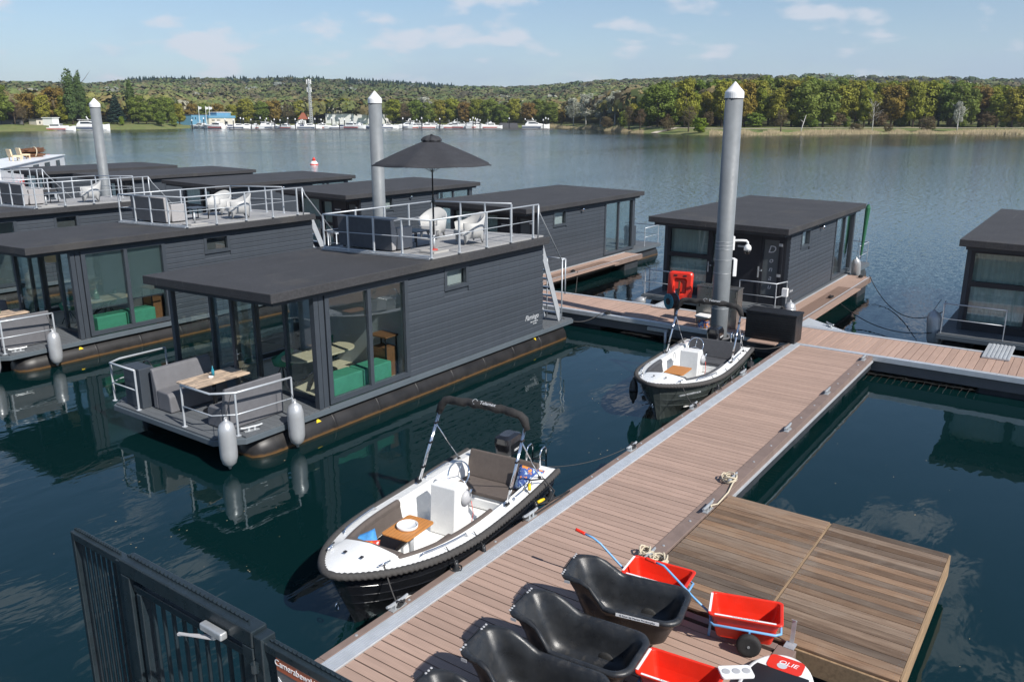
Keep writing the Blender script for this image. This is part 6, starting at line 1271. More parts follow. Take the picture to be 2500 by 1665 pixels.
# ------------------------------------------------------------------ sloops (local: bow at x=0, stern x=4.62, y to port/left, z from waterline)
LS = 4.62
def half_beam(s): return .93 * min(1, (max(s, 0) / .52) ** .50) * (1 - .10 * max(0, (s - .62) / .38) ** 2) if s < .52 else .93 * (1 - .07 * ((s - .52) / .48) ** 2)
def half_beam(s):
    if s <= 0: return .0
    t = min(s / .55, 1); b = .93 * (1 - (1 - t) ** 2.6) ** .72
    return b * (1 - .07 * max(0, (s - .6) / .4) ** 2)
def sheer(s): return .74 + .20 * max(0, 1 - s / .6) ** 2 + .03 * max(0, (s - .7) / .3)
def gun(s, off=0., z=0.): return half_beam(s) + off, sheer(s) + z
def outline(inset, n=26, z=0., s0=0., s1=1.):
    """gunwale line, starboard stern -> bow -> port stern"""
    pts = []
    for i in range(n + 1): s = s1 - (s1 - s0) * (i / n) ** .75 if False else s1 - (s1 - s0) * (i / n); pts.append((s * LS, -max(half_beam(s) - inset, 0), sheer(s) + z))
    return pts + [(a, -b, c) for a, b, c in reversed(pts[:-1])]
def bowcut(inset, s0, z=0., n=24):
    pts = []
    for i in range(n + 1): s = 1 - (1 - s0) * i / n; pts.append((s * LS, -(half_beam(s) - inset), sheer(s) + z))
    return pts + [(a, -b, c) for a, b, c in reversed(pts)]
def sloop(loc, rz, hullmat, cush, label, dark, num):
    bt = empty('sloop', loc, label, 'sloop', 'white open sloops at the jetty', rz=rz); B = lambda mb, nm, m, sm=False, bv=0., sg=2, p=None: mb.build(nm, m, p or bt, sm, bv, False, sg)
    # lapstrake hull
    hm = MB(); st = [0.0, .015, .04, .08, .13, .2, .28, .38, .5, .62, .74, .86, 1.0]; rings = []
    for s in st:
        b, zg = gun(s); x = s * LS; rake = .34 * (1 - s) ** 3; prof = []
        lev = [(1.0, zg), (.985, zg - .10), (.955, zg - .22), (.965, zg - .225), (.90, zg - .38), (.912, zg - .385), (.80, zg - .54), (.815, zg - .545), (.62, zg - .72), (.30, -.20), (.0, -.30)]
        for f, z_ in lev:
            dx = rake * (zg - z_) / zg * 1.2; taper = f if s > .3 else f * (1 - .28 * (1 - s / .3) * (1 - f) * 2); prof.append((x + dx, -b * taper, z_))
        rings.append(prof + [(a, -b_, c) for a, b_, c in reversed(prof[:-1])])
    hm.loft(rings, False); n_ = len(rings[-1]); hm.quad(*rings[-1]); B(hm, 'hull', hullmat)
    # deck ring
    dk = MB(); o = outline(.015, 40, .012); i_ = []
    SC = .17
    for x, y, z in o:
        s = x / LS; hb = half_beam(s); w_ = .20
        if s < SC: i_.append((SC * LS + .02, max(-(half_beam(SC) - w_), min(half_beam(SC) - w_, y)), z + .035))
        elif s > .955: i_.append((.955 * LS, max(-(hb - w_), min(hb - w_, y)), z + .03))
        else: i_.append((x, math.copysign(hb - w_, y), z + .03))
    dk.loft([o, i_], False)
    SK = [q for q in i_]; dk.quad(o[0], i_[0], i_[-1], o[-1]); B(dk, 'deck', 'white_gel', True)
    fd = MB().extr([(.42, -.30, sheer(.1) + .035), (.42, .30, sheer(.1) + .035), (.70, .42, sheer(.14) + .032), (.70, -.42, sheer(.14) + .032)], (0, 0, .018)); B(fd, 'locker_lid', 'white_gel', False, .008)
    # cockpit liner
    ck = MB(); ins = [q for q in i_ if SC * LS - 1e-3 <= q[0] <= .956 * LS]
    low = [(max(x, SC * LS + .12) if x < 1.2 else x - (.1 if x > 4.3 else 0), y * .90, .22) for x, y, z in ins]; ck.loft([ins, low], False); ck.quad(*low); ck.quad(ins[0], low[0], low[-1], ins[-1]); B(ck, 'cockpit_liner', 'white_gel')
    # rope fender
    rp = outline(-.035, 260, -.015)
    rp2 = []
    for a in rp:
        rp2.append(a)
    B(MB().tube(rp2, .050, 12, False, True, 3, 27.), 'rope_fender', 'rope_dark', True)
    # cushions
    def side_cush(sg, s0, s1, h0, h1, depth, nm):
        mb = MB(); rr_ = []
        for i in range(11):
            s = s0 + (s1 - s0) * i / 10; y = sg * (half_beam(s) - .215); x = s * LS; zz = sheer(s) + .02
            rr_.append([(x, y, h0), (x, y + sg * .008, zz), (x, y - sg * .05, zz + .01), (x, y - sg * (depth), h1), (x, y - sg * (depth + .02), h0)])
        mb.loft(rr_); return B(mb, nm, cush, False, .012)
    side_cush(1, .185, .50, .52, .56, .09, 'backrest'); side_cush(-1, .185, .58, .52, .56, .09, 'backrest')
    bb = MB(); w_ = half_beam(SC) - .21; bb.extr([(SC * LS + .03, -w_, sheer(SC) + .035), (SC * LS + .03, w_, sheer(SC) + .035), (SC * LS + .14, w_ + .02, .55), (SC * LS + .14, -w_ - .02, .55)], (.05, 0, .0)); B(bb, 'backrest', cush, False, .012)
    for sg, se in ((1, .50), (-1, .60)):
        mb = MB(); rr_ = []
        for i in range(15):
            s = .178 + (se - .178) * i / 14; y = sg * (half_beam(s) - .195); x = s * LS; zz = sheer(s) + .035
            rr_.append([(x, y, zz - .05), (x, y, zz + .035), (x, y - sg * .05, zz + .045), (x, y - sg * .085, zz + .01), (x, y - sg * .085, zz - .06)])
        mb.loft(rr_); B(mb, 'coaming_pad', cush, False, .012)
    wq = half_beam(SC) - .20; B(MB().extr([(SC * LS + .0, -wq, sheer(SC) + .03), (SC * LS + .0, -wq, sheer(SC) + .085), (SC * LS + .10, -wq, sheer(SC) + .10), (SC * LS + .17, -wq, sheer(SC) + .04), (SC * LS + .17, -wq, sheer(SC) - .06), (SC * LS + .03, -wq, sheer(SC) - .06)], (0, 2 * wq, 0)), 'coaming_pad', cush, False, .012)
    for sg in (1, -1):
        mb = MB(); rr_ = []
        for i in range(9):
            s = .19 + (.50 - .19) * i / 8; yo = sg * (half_beam(s) - .30); x = s * LS; wi = .40 if s > .26 else .40 - (.26 - s) * 1.0; yi = sg * max(abs(yo) - wi, .02); rr_.append([(x, yo, .42), (x, yo, .50), (x, yi, .50), (x, yi, .42)])
        mb.loft(rr_); B(mb, 'seat', cush, False, .015)
        mb = MB(); rr_ = []
        for i in range(9):
            s = .20 + (.50 - .20) * i / 8; yo = sg * (half_beam(s) - .29); x = s * LS; wi = .37 if s > .26 else .37 - (.26 - s); yi = sg * max(abs(yo) - wi, .015); rr_.append([(x, yo, .225), (x, yo, .418), (x, yi, .418), (x, yi, .225)])
        mb.loft(rr_); B(mb, 'seat_base', 'white_gel', False, .01)
    B(MB().box(3.72, 4.28, -.66, .66, .42, .50), 'stern_seat', cush, False, .02, 3); B(MB().box(3.74, 4.28, -.65, .65, .225, .418), 'seat_base', 'white_gel', False, .01)
    B(MB().extr([(4.20, -.67, .50), (4.30, -.67, .50), (4.40, -.67, .93), (4.34, -.67, .94)], (0, 1.34, 0)), 'stern_backrest', cush, False, .02, 3)
    B(MB().box(3.66, 3.70, -.6, .6, .24, .40), 'step', 'white_gel', False, .008)
    # console
    cs = MB().extr([(2.62, -.12, .225), (3.05, -.12, .225), (3.05, -.12, .92), (2.98, -.12, 1.02), (2.68, -.12, 1.02)], (0, .46, 0)); B(cs, 'console', 'white_gel', False, .02, 3)
    wl = MB().tube([(3.12 + .10 * math.sin(a), .11 + math.cos(a) * .19, 1.06 + .18 * math.sin(a)) for a in [i * math.pi / 12 for i in range(24)]], .013, 7, True)
    for a in (1.57, 3.67, 5.76): wl.tube([(3.10, .11, 1.03), (3.12 + .10 * math.sin(a), .11 + math.cos(a) * .19, 1.06 + .18 * math.sin(a))], .008, 5)
    B(wl, 'steering_wheel', 'chrome', True)
    B(MB().lathe([(.12, 0), (.13, -.02), (.10, -.06), (.05, -.08), (.02, -.09)], (2.95, -.12, .78), 16, 1), 'throttle_housing', 'grey_plastic', True); B(MB().tube([(2.95, -.19, .78), (2.98, -.22, .95)], .016, 6), 'throttle_lever', 'chrome', True); B(MB().box(2.96, 3.0, -.24, -.20, .95, .98), 'throttle_knob', 'black_paint'); B(MB().tube([(3.0, -.2, .72), (3.05, -.2, .5), (3.02, -.18, .3)], .006, 4), 'kill_cord', 'red_case', True)
    # table
    tbm = MB().prism(rrect(.335, .235, .05, 4, 1.66, .02), .80, .825); B(tbm, 'table_top', 'teak', False, .006); B(MB().tube([(1.72, .02, .225), (1.72, .02, .80)], .04, 12), 'table_leg', 'alu', True)
    # bimini: folded roll on two double legs
    for sg in (1, -1):
        s = .655; y = sg * (half_beam(s) - .10); p0 = Vector((s * LS, y, sheer(s) + .04)); p1 = Vector((s * LS + .62, y * .97, 1.86))
        for d in (-.022, .022): B(MB().tube([p0 + Vector((d, 0, 0)), p1 + Vector((d, 0, 0))], .016, 8), 'bimini_leg', 'chrome', True)
        for t in (.02, .22, .55, .82): c_ = p0.lerp(p1, t); B(MB().box(c_.x - .045, c_.x + .045, c_.y - .022, c_.y + .022, c_.z - .015, c_.z + .015), 'clamp', 'black_paint')
        s2 = .90; q = Vector((s2 * LS, sg * (half_beam(s2) - .10), sheer(s2) + .04)); B(MB().tube([p0.lerp(p1, .80), q], .011, 7), 'bimini_strut', 'chrome', True); B(MB().lathe([(.03, 0), (.03, .02), (.015, .03)], tuple(q - Vector((0, 0, .01))), 10), 'strut_foot', 'black_paint')
        # grab rails
        for sa, sb_ in ((.22, .42), (.70, .84)):
            if sg == 1 and sa > .6 and False: continue
            g_ = [(sa * LS, sg * (half_beam(sa) - .09), sheer(sa) + .02)] + [((sa + (sb_ - sa) * t) * LS, sg * (half_beam(sa + (sb_ - sa) * t) - .09), sheer(sa + (sb_ - sa) * t) + .085) for t in (.06, .25, .5, .75, .94)] + [(sb_ * LS, sg * (half_beam(sb_) - .09), sheer(sb_) + .02)]
            B(MB().tube(g_, .012, 7), 'grab_rail', 'chrome', True)
    yb = (half_beam(.655) - .10) * .97; x0 = .655 * LS + .60; arch = []; rad = []
    for i in range(25):
        t = -1 + 2 * i / 24; a = abs(t); arch.append((x0 + .03 + .02 * math.sin(i * 1.3), t * (yb + .03), 2.02 + .05 * (1 - a * a) - (.22 * max(0, (a - .80) / .20) ** 2) + .008 * math.sin(i * 2.1))); rad.append(.068 + .005 * math.sin(i * 1.9) - (.02 if i in (0, 24) else 0))
    B(MB().tube(arch, rad, 12), 'bimini_roll', 'canvas_black', True)
    # cleats, lights
    for sg in (1, -1):
        s = .115; cm = MB().tube([(s * LS - .09, sg * (half_beam(s) - .10) , sheer(s) + .085), (s * LS + .09, sg * (half_beam(s) - .10) + sg * .05, sheer(s) + .085)], .013, 7).box(s * LS - .03, s * LS - .01, sg * (half_beam(s) - .09) - .012, sg * (half_beam(s) - .09) + .012, sheer(s) + .03, sheer(s) + .08).box(s * LS + .01, s * LS + .03, sg * (half_beam(s) - .08) - .012, sg * (half_beam(s) - .08) + .012, sheer(s) + .03, sheer(s) + .08); B(cm, 'cleat', 'chrome', True)
    B(MB().box(.44, .48, -.16, -.12, .985, 1.0), 'hatch_catch', 'ink'); B(MB().box(.44, .48, .12, .16, .985, 1.0), 'hatch_catch', 'ink')
    # stern: ladder
    for yy in (-.62, -.36): B(MB().tube([(4.50, yy, sheer(1.) + .02), (4.50, yy, 1.05), (4.56, yy, 1.12), (4.66, yy, 1.12), (4.72, yy, 1.05), (4.72, yy, .30)], .014, 7), 'ladder_rail', 'chrome', True)
    for zz in (.40, .62, .84): B(MB().tube([(4.72, -.62, zz), (4.72, -.36, zz)], .012, 6), 'ladder_rung', 'black_paint', True)
    # transom cushions / hull ring
    B(MB().tube([(.10 + .03 * math.cos(a), .0, .42 + .05 * math.sin(a)) for a in [i * math.pi / 6 for i in range(12)]], .009, 5, True), 'tow_ring', 'chrome', True)
    return bt
A1 = math.atan2(7.72 - 7.25, 10.75 - 6.15)
b1 = sloop((6.17, 7.27, 0), A1, 'hull_black', 'cushion_taupe', 'nearer white sloop with black hull and taupe cushions', 0, 1)
b2 = sloop((15.5, 7.41, 0), math.atan2(7.75 - 7.41, 4.5), 'hull_green', 'cushion_grey', 'farther white sloop with dark green hull and charcoal cushions', 1, 2)
def b_loc(bt, p): return bt.matrix_basis @ Vector(p)
for bt in (b1, b2): bt.matrix_basis = Matrix.Translation(bt.location) @ Matrix.Rotation(bt.rotation_euler.z, 4, 'Z')
def outboard(bt, label, tilt):
    q = b_loc(bt, (4.66, .14, 0)); o = empty('outboard_motor', q, label, 'outboard motor', rz=bt.rotation_euler.z)
    MB().loft([[(a, b, z_) for a, b in rrect(hx_, hy_, .08, 4, cx, 0)] for z_, hx_, hy_, cx in ((.78, .18, .12, .12), (.86, .25, .165, .12), (1.06, .27, .17, .10), (1.16, .24, .15, .07), (1.20, .16, .10, .05))]).build('cowl', 'hull_black', o, bevel=.015, world=False)
    MB().box(-.02, .26, -.124, -.1225 + .002, .87, .90).build('stripe', 'barge_red', o, world=False); MB().loft([[(a, b, z_) for a, b in rrect(.10, .06, .03, 3, .1, 0)] for z_ in (-.3, .78)]).build('leg', 'black_paint', o, world=False); MB().box(-.06, .05, -.09, .09, .55, .80).build('clamp', 'black_paint', o, world=False)
    text('lettering', 'MERCURY', .055, 'paper', o, frameM((.12, -.172, .93), (1, 0, 0), (0, 0, 1)), .2, .0015)
outboard(b1, 'black outboard motor on the stern of the nearer sloop', 0); outboard(b2, 'black outboard motor on the stern of the farther sloop', 0)
for i, bt in enumerate((b1, b2)):
    xx = .655 * LS + .63; text('brand_lettering', 'Telamex', .085, 'letter_silver', bt, frameM((xx - .045, -.14, 2.125), (0, -1, 0), Vector((.7, 0, .7))), 0, .002)
    MB().tube([(xx - .045 + .03 * math.cos(a), .10 + .042 * math.sin(a), 2.125 + .03 * math.cos(a)) for a in [j * math.pi / 8 for j in range(16)]], .004, 4, True).build('brand_ring', 'letter_silver', bt, world=False)
text('seat_lettering', 'STYM', .055, 'paper', b1, frameM((4.345, -.02, .86), (0, -1, 0), Vector((.22, 0, 1))), 0, .002); text('seat_lettering', 'A', .06, 'ink_blue', b1, frameM((4.345, -.12, .86), (0, -1, 0), Vector((.22, 0, 1))), 0, .002); text('seat_lettering', 'BENI', .055, 'paper', b1, frameM((4.345, -.22, .86), (0, -1, 0), Vector((.22, 0, 1))), 0, .002)
# hull lettering on the far sloop
MBt = frameM((.62, -.655, .66), Vector((.80, -.44, .0)), Vector((.12, -.15, 1))); text('hull_lettering', 'MARINAMOOKERPLAS.NL', .055, 'letter_silver', b2, MBt, .1, .002)
# things aboard
q = b_loc(b1, (1.66, .03, .826)); tr = empty('serving_tray', q, 'round white tray on the teak table of the nearer sloop', 'tray'); MB().lathe([(.13, 0), (.152, .003), (.155, .045), (.148, .045), (.145, .010), (.02, .008)], (0, 0, 0), 26).build('dish', 'white_plastic', tr, True, world=False)
def cushion(bt, p, rot, sx_, sz_, t, mat, label):
    q = b_loc(bt, p); o = empty('cushion', q, label, 'cushion', rot=rot); mb = MB(); N_ = 8; top, bot = [], []
    for sgn in (1, -1):
        rows_ = []
        for i in range(N_ + 1):
            row = []
            for j in range(N_ + 1):
                u_, v_ = -1 + 2 * i / N_, -1 + 2 * j / N_; pin = 1 - .10 * (abs(u_ * v_)) ** .5 * 0; h_ = max(0, (1 - u_ ** 4) * (1 - v_ ** 4)) ** .5; k_ = 1 - .07 * (1 - u_ * u_) * (abs(v_) > .99) - .07 * (1 - v_ * v_) * (abs(u_) > .99)
                row.append((u_ * sx_ / 2 * k_, sgn * t * .5 * h_, v_ * sz_ / 2 * k_ + sz_ / 2))
            rows_.append(row)
        mb.loft(rows_, False)
    mb.build('cover', mat, o, True, world=False)
cushion(b1, (.98, .26, .48), (-.35, .15, -.7), .36, .36, .13, 'floral_red', 'red and white patterned cushion in the bow of the nearer sloop'); cushion(b1, (1.13, .30, .48), (-.45, -.35, -.9), .40, .40, .13, 'cloth_blue', 'bright blue cushion leaning in the bow of the nearer sloop')
cushion(b1, (4.12, -.56, .50), (-.3, .25, -1.0), .44, .42, .16, 'floral_blue', 'pale blue floral cushion at the stern seat corner of the nearer sloop')
q = b_loc(b2, (1.75, -.30, .60)); bk = empty('folded_towel', b_loc(b2, (1.55, -.50, .505)), 'light blue folded towel on the starboard seat of the farther sloop', 'towel', rz=b2.rotation_euler.z + .25); MB().box(-.2, .2, -.1, .1, 0, .05).build('cloth', 'floral_blue', bk, bevel=.02, seg=3, world=False)
gd = 'dark fenders on the sloops'
def bfend(bt, s, sg, label, L_=.42, r=.085, drop=.12):
    p = b_loc(bt, (s * LS, sg * (half_beam(s) + .105), 0)); g_ = b_loc(bt, (s * LS, sg * (half_beam(s) - .06), sheer(s) + .07)); fender(p.x, p.y, sheer(s) - drop, L_, r, label, gd, 'fender_dark', hang=tuple(g_))
bfend(b1, .31, -1, 'dark fender nearest the bow on the jetty side of the nearer sloop'); bfend(b1, .44, -1, 'dark fender amidships on the jetty side of the nearer sloop'); bfend(b1, .78, -1, 'dark fender below the power cable of the nearer sloop', .46); bfend(b1, .90, -1, 'dark fender nearest the stern on the jetty side of the nearer sloop', .46)
bfend(b2, .34, -1, 'dark fender nearest the bow on the jetty side of the farther sloop'); bfend(b2, .52, -1, 'dark fender amidships on the jetty side of the farther sloop'); bfend(b2, .74, -1, 'dark fender aft amidships on the jetty side of the farther sloop'); bfend(b2, .90, -1, 'dark fender nearest the stern on the jetty side of the farther sloop'); bfend(b2, .12, 1, 'long dark fender hanging outboard off the bow of the farther sloop', .62, .10, .02); bfend(b2, .78, 1, 'dark fender on the lake side of the farther sloop', .5, .10, .0)
def moor(bt, s, sg, to, label, sag=.05, r=.010, mat='rope_dark'):
    a = b_loc(bt, (s * LS, sg * (half_beam(s) - .09), sheer(s) + .09)); rope('mooring_line', catenary(a, to, sag), r, mat, label)
moor(b1, .115, -1, (6.55, 6.5, .64), 'bow line of the nearer sloop tied to the jetty cleat'); moor(b1, .97, -1, (12.75, 6.5, .64), 'long thin stern line of the nearer sloop to the cleat ahead', .10, .006); moor(b2, .115, -1, (15.6, 6.5, .64), 'bow line of the farther sloop tied to the jetty cleat'); moor(b2, .97, -1, (21.9, 6.45, .60), 'stern line of the farther sloop to the jetty corner', .12, .009)
for i, (x_, y_) in enumerate(((6.58, 6.48), (12.86, 6.48), (15.62, 6.48))): coil('rope_knot', (x_, y_, DZ + .03), .075, 4, 'rope_black', ('dark knotted rope on the cleat at the nearer sloop bow', 'dark knotted rope on the cleat between the sloops', 'dark knotted rope on the cleat at the farther sloop bow')[i], 5 + i, .012, .09)
coil('rope_knot', (22.12, 12.2, DZ + .02), .10, 4, 'rope_black', 'black knotted rope on the cross jetty edge behind the nearest houseboat', 9, .014, .08); coil('rope_knot', (33.2, 7.3, DZ + .02), .10, 4, 'rope_black', 'black knotted rope at the end of the finger jetty', 10, .014, .08); coil('rope_knot', (28.7, 7.2, DZ + .02), .10, 4, 'rope_black', 'black knotted rope midway along the finger jetty', 11, .014, .08); coil('rope_knot', (27.7, 16.9, DZ + .02), .10, 4, 'rope_black', 'black knotted rope on the second finger jetty', 12, .014, .08)
coil('rope_knot', (26.0, 7.95, DZ + .02), .09, 4, 'rope_black', 'black rope coil at the foot of the lettered houseboat rail', 13, .014, .08)
# power cable with yellow plugs
a = b_loc(b1, (.80 * LS, -(half_beam(.80) - .1), .82)); c_ = [a, a + Vector((.05, -.02, .10)), a + Vector((.30, -.12, .06)), a + Vector((.34, -.30, -.12)), a + Vector((.1, -.36, -.2)), Vector((a.x - .1, 6.62, .58)), Vector((a.x + .15, 6.53, .60)), Vector((a.x + .5, 6.49, .585)), Vector((a.x + .7, 6.47, .585)), Vector((a.x + .4, 6.45, .585)), Vector((a.x - .2, 6.46, .585)), Vector((a.x - .6, 6.5, .585))]
pc_ = empty('power_cable', a, 'black shore power cable with yellow plugs beside the nearer sloop', 'cable'); MB().tube(c_, .014, 7).build('cable', 'rope_black', pc_, True)
for p0, p1 in ((a + Vector((-.08, -.10, .0)), a + Vector((-.02, -.06, .08))), (Vector((a.x - .02, 6.62, .62)), Vector((a.x + .14, 6.60, .62)))): MB().tube([p0, p0.lerp(p1, .5), p1], [.025, .028, .020], 10).build('plug', 'yellow', pc_, True)

# ------------------------------------------------------------------ black tubs
def tub_tpl():
    n_ = 44
    def ringp(hx_, hy_, r, z, hood=0., cx=.11):
        out = []
        base = rrect(hx_, hy_, r, 8); dens = []
        for ib_, ((xa_, ya_), (xb_, yb_)) in enumerate(zip(base, base[1:] + base[:1])):
            nn_ = 12 if ib_ % 9 == 8 else 1
            dens += [(xa_ + (xb_ - xa_) * q / nn_, ya_ + (yb_ - ya_) * q / nn_) for q in range(nn_)]
        for x_, y_ in dens:
            t = min(1, max(0, (-x_ - .20) / .24)); t = t * t * (3 - 2 * t); e = min(1, max(0, (-x_ - .28) / .30))
            out.append((x_ + cx - hood * .16 * e, y_ * (1 - .24 * t * min(1, hood * 1.3 + .25)), z + hood * .22 * t))
        return out
    mb = MB()
    rings = [ringp(.36, .23, .12, .02, 0, .10), ringp(.47, .29, .15, .10, .0, .10), ringp(.57, .35, .17, .36, .55), ringp(.60, .37, .18, .425, 1.), ringp(.645, .41, .2, .43, 1.), ringp(.655, .42, .2, .455, 1.), ringp(.645, .41, .2, .485, 1.), ringp(.605, .375, .18, .490, 1.), ringp(.575, .345, .17, .465, 1.), ringp(.54, .32, .17, .34, .62), ringp(.47, .28, .15, .20, .20, .10), ringp(.43, .255, .14, .11, .0, .10), ringp(.30, .18, .12, .075, 0, .10)]
    mb.loft(rings); return shared(mb, 'tub', 'tub_black', True)
TUB = tub_tpl(); TL = MB().prism(rrect(.022, .03, .01, 3), 0, .003); 
tubs = [(7.80, 3.95, -78, 'black tub nearest the camera-side sloop bow line, farthest along the jetty, with white strip label'), (6.71, 3.98, -84, 'black tub second in the row from the far end'), (5.86, 3.98, -84, 'black tub third in the row from the far end'), (4.98, 3.98, -84, 'black tub at the near end of the row, cut by the picture edge')]
tubs[0] = (7.74, 3.95, -78, 'black hooded tub at the far end of its row, white label on the rim')
for x_, y_, a, lab in tubs:
    o = empty('tub_cart', (x_, y_, DZ), lab, 'tub', 'black hooded tub carts in a row', rz=R(a)); inst('tub', TUB, o, (0, 0, .06), 0, None, False)
    for sy in (-.28, .28): MB().lathe([(.02, -.03), (.10, -.03), (.12, -.015), (.12, .015), (.10, .03), (.02, .03)], (.26, sy, .12), 16, 1).build('wheel', 'tyre', o, True, world=False)
    MB().tube([(.26, -.28, .12), (.26, .28, .12)], .012, 6).build('axle', 'galv', o, world=False); MB().box(-.36, -.30, -.16, .16, 0, .10).build('foot', 'black_plastic', o, world=False)
    for sy in (-.20, .20):
        for j in range(3): MB().lathe([(.015, 0), (.012, .006)], (-.672, sy + (j - 1) * .045, .768), 8).build('rim_mark', 'grey_plastic', o, world=False)
    MB().box(-.705, -.697, -.15, .15, .766, .772).build('grip_slot', 'ink', o, world=False)
    MB().bar((-.62, -.322, .725), (-.55, -.326, .725), .004, .035).build('sticker', 'grey_plastic', o, world=False)
    if a == -78:
        MB().box(.04, .54, -.4235, -.4205, .50, .54).build('label_strip', 'paper', o, world=False); text('lettering', 'Ik hoor bij Marina Mookerplas', .034, 'ink', o, frameM((.29, -.4242, .52), (1, 0, 0), (0, 0, 1)), 0, .0006, .98)
# ------------------------------------------------------------------ red carts
def cart(x_, y_, a, label, handle, grip_txt=True):
    o = empty('hand_cart', (x_, y_, DZ), label, 'cart', 'red plastic hand carts', rz=R(a)); b = lambda mb, nm, m, sm=False, bv=0.: mb.build(nm, m, o, sm, bv, False)
    rg = lambda hx_, hy_, r, z: [(p, q, z) for p, q in rrect(hx_, hy_, r, 4)]
    b(MB().loft([rg(.31, .15, .05, .11), rg(.35, .19, .06, .27), rg(.355, .195, .06, .30), rg(.385, .225, .06, .42), rg(.415, .250, .05, .425), rg(.418, .253, .05, .445), rg(.410, .245, .05, .452), rg(.380, .222, .05, .447), rg(.345, .19, .05, .28), rg(.30, .145, .05, .13)]), 'tub', 'red_tub', False, .006)
    b(MB().tube([(-.40, 0, .30), (-.38, -.19, .30), (-.34, -.225, .30), (.34, -.225, .30), (.40, -.18, .30), (.40, .18, .30), (.34, .225, .30), (-.34, .225, .30), (-.38, .19, .30)], .015, 8, True), 'frame', 'blue_tube', True)
    for sy in (-.27, .27):
        w_ = b(MB().lathe([(.075, -.035), (.11, -.04), (.135, -.03), (.142, 0), (.135, .03), (.11, .04), (.075, .035)], (.06, sy, .142), 22, 1), 'wheel', 'tyre', True); rm = MB().lathe([(.078, -.03), (.072, -.012), (.072, .012), (.078, .03)], (.06, sy, .142), 18, 1)
        for k in range(6): an = k * math.pi / 3; rm.bar((.06, sy, .142), (.06 + math.cos(an) * .075, sy, .142 + math.sin(an) * .075), .022, .016, (0, 1, 0))
        rm.lathe([(.03, -.032), (.03, .032)], (.06, sy, .142), 12, 1); rm.build('rim', 'red_case', w_, False, 0., False); MB().lathe([(.016, -.042), (.016, .042)], (.06, sy, .142), 10, 1).build('hub_cap', 'galv', w_, False, 0., False)
    b(MB().tube([(.06, -.30, .142), (.06, .30, .142)], .012, 6), 'axle', 'galv'); b(MB().bar((.06, -.235, .16), (.06, -.235, .30), .03, .02, (1, 0, 0)), 'axle_bracket', 'blue_tube'); b(MB().bar((.06, .235, .16), (.06, .235, .30), .03, .02, (1, 0, 0)), 'axle_bracket', 'blue_tube')
    b(MB().bar((-.38, 0, .30), (-.40, 0, .0), .03, .02, (0, 1, 0)), 'prop_leg', 'blue_tube')
    b(MB().box(-.34, .34, -.250, -.225, .453, .4555), 'label_strip', 'paper'); b(MB().box(-.412, -.385, -.2, .2, .453, .4555), 'label_strip', 'paper')
    text('lettering', 'Ik hoor bij Marina Mookerplas', .024, 'ink', o, frameM((0, -.2375, .4562), (1, 0, 0), (0, 1, 0)), 0, .0004, .95)
    if handle:
        h_ = [Vector(p) for p in handle]; b(MB().tube([(-.40, 0, .30)] + [tuple(p) for p in h_], .014, 8), 'handle', 'blue_tube', True); d = (h_[-1] - h_[-2]).normalized(); n_ = [h_[-1] + d * (.02 * i) for i in range(8)]; b(MB().tube([tuple(p) for p in n_], [.021 + .003 * (i % 2) for i in range(8)], 10), 'grip', 'red_tub', True)
    return o
cart(8.43, 2.70, -72, 'red hand cart with black wheel standing alone at the jetty corner', [(-.60, .10, .40), (-.92, .26, .60), (-1.0, .30, .65), (-1.10, .33, .66)])
cart(8.56, 3.88, -84, 'red hand cart half hidden behind the first black tub', [(-.55, .02, .40), (-.80, .0, .62), (-.90, -.01, .68), (-1.02, .0, .70)])
cart(6.93, 2.84, -84, 'red hand cart in front, right of the second black tub', None); cart(6.12, 2.78, -84, 'red hand cart at the bottom edge beside the third black tub', None)
# cup tray, bracket, board
ct = empty('cup_holder', (7.22, 2.36, DZ + .46), 'white moulded cup holder on the corner of the front red cart', 'cup holder', rz=-.9); mb = MB().loft([[(a, b, z_) for a, b in rrect(.17, .095, .03, 4)] for z_ in (0, .028)]); mb.build('body', 'white_plastic', ct, False, .006, False)
for i in (-1, 0, 1): MB().lathe([(.044, .0285), (.040, .029), (.034, .030), (.02, .0295)], (i * .105, 0, 0), 16).build('cup_well', 'grey_plastic', ct, True, world=False)
br_ = empty('steel_hook', (8.66, 2.22, DZ), 'galvanised steel hook plate at the jetty corner beside the red cart', 'hook'); MB().box(8.58, 8.72, 2.16, 2.28, DZ + .012, DZ + .022).build('base', 'galv', br_); MB().bar((8.70, 2.22, DZ + .02), (8.75, 2.22, DZ + .30), .05, .008, (1, 0, 0)).build('upright', 'galv', br_); MB().bar((8.74, 2.22, DZ + .30), (8.70, 2.22, DZ + .33), .05, .008, (1, 0, 0)).build('lip', 'galv', br_)
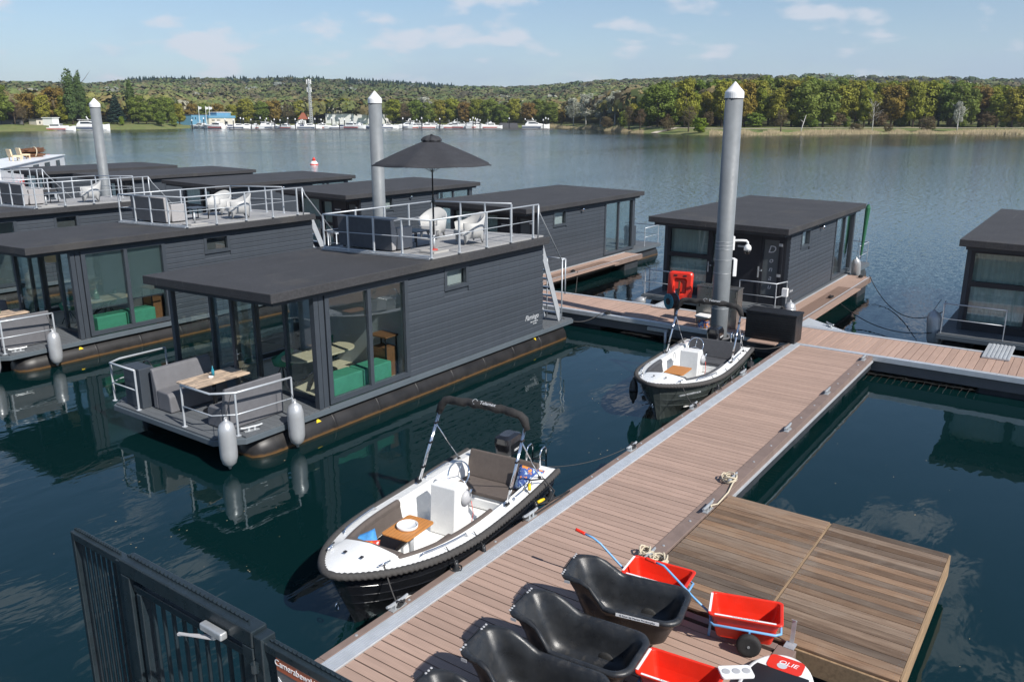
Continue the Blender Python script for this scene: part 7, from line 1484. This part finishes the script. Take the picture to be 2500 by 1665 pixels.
sb_ = empty('paddle_board', (7.0, 2.05, DZ + .02), 'black and white paddle board with orange nose patch lying at the jetty edge', 'paddle board', rz=R(3))
def bpoly(inset, x1):
    pts = []
    for i in range(25):
        a = -math.pi / 2 + math.pi * i / 24; pts.append((x1 - .55 + (.55 - inset) * math.cos(a), (.37 - inset) * math.sin(a)))
    return pts + [(-2.4, .34 - inset), (-2.55, .2 - inset * .5), (-2.55, -.2 + inset * .5), (-2.4, -.34 + inset)]
MB().prism(bpoly(.0, 1.32), 0, .10).build('hull', 'white_gel', sb_, False, .03, False); MB().prism([(x_, y_) for x_, y_ in bpoly(.05, 1.30) if x_ < 1.02] , .1005, .104).build('deck_pad', 'black_plastic', sb_, False, 0, False)
MB().prism(rrect(.13, .19, .06, 4, 1.12, 0), .1045, .1065).build('nose_patch', 'red_case', sb_, False, 0, False); MB().lathe([(.05, .107), (.055, .109), (.04, .109)], (1.08, .03, 0), 20).build('nose_ring', 'letter_silver', sb_, False, 0, False); text('lettering', 'OLIE', .10, 'paper', sb_, frameM((1.14, -.02, .1085), (0, -1, 0), (1, 0, 0)), .2, .0008)
# drifting specks on the calm water
dr = random.Random(12); mb = MB()
for _ in range(75):
    u_, v_ = dr.choice(((dr.uniform(20, 760), dr.uniform(1120, 1640)), (dr.uniform(1250, 1560), dr.uniform(860, 1150)), (dr.uniform(2000, 2480), dr.uniform(950, 1640)), (dr.uniform(300, 900), dr.uniform(1150, 1420))))
    p = at(u_, v_, .004); a_ = dr.uniform(0, 6.28); L_ = dr.uniform(.006, .022)
    if (4.2 < p.y < 6.6) or (p.x < 12.2 and .8 < p.y < 4.4) or p.x > 21.8 or (p.x < 11.2 and 6.5 < p.y < 8.8): continue
    t_ = Vector((math.cos(a_), math.sin(a_), 0)) * L_; n2 = Vector((-t_.y, t_.x, 0)) * .5; mb.quad(p - t_, p - n2, p + t_, p + n2)
stuff(tag(mb.build('floating_debris', 'dried_flower'), 'tiny leaves and seed fluff drifting on the calm water', 'debris'))
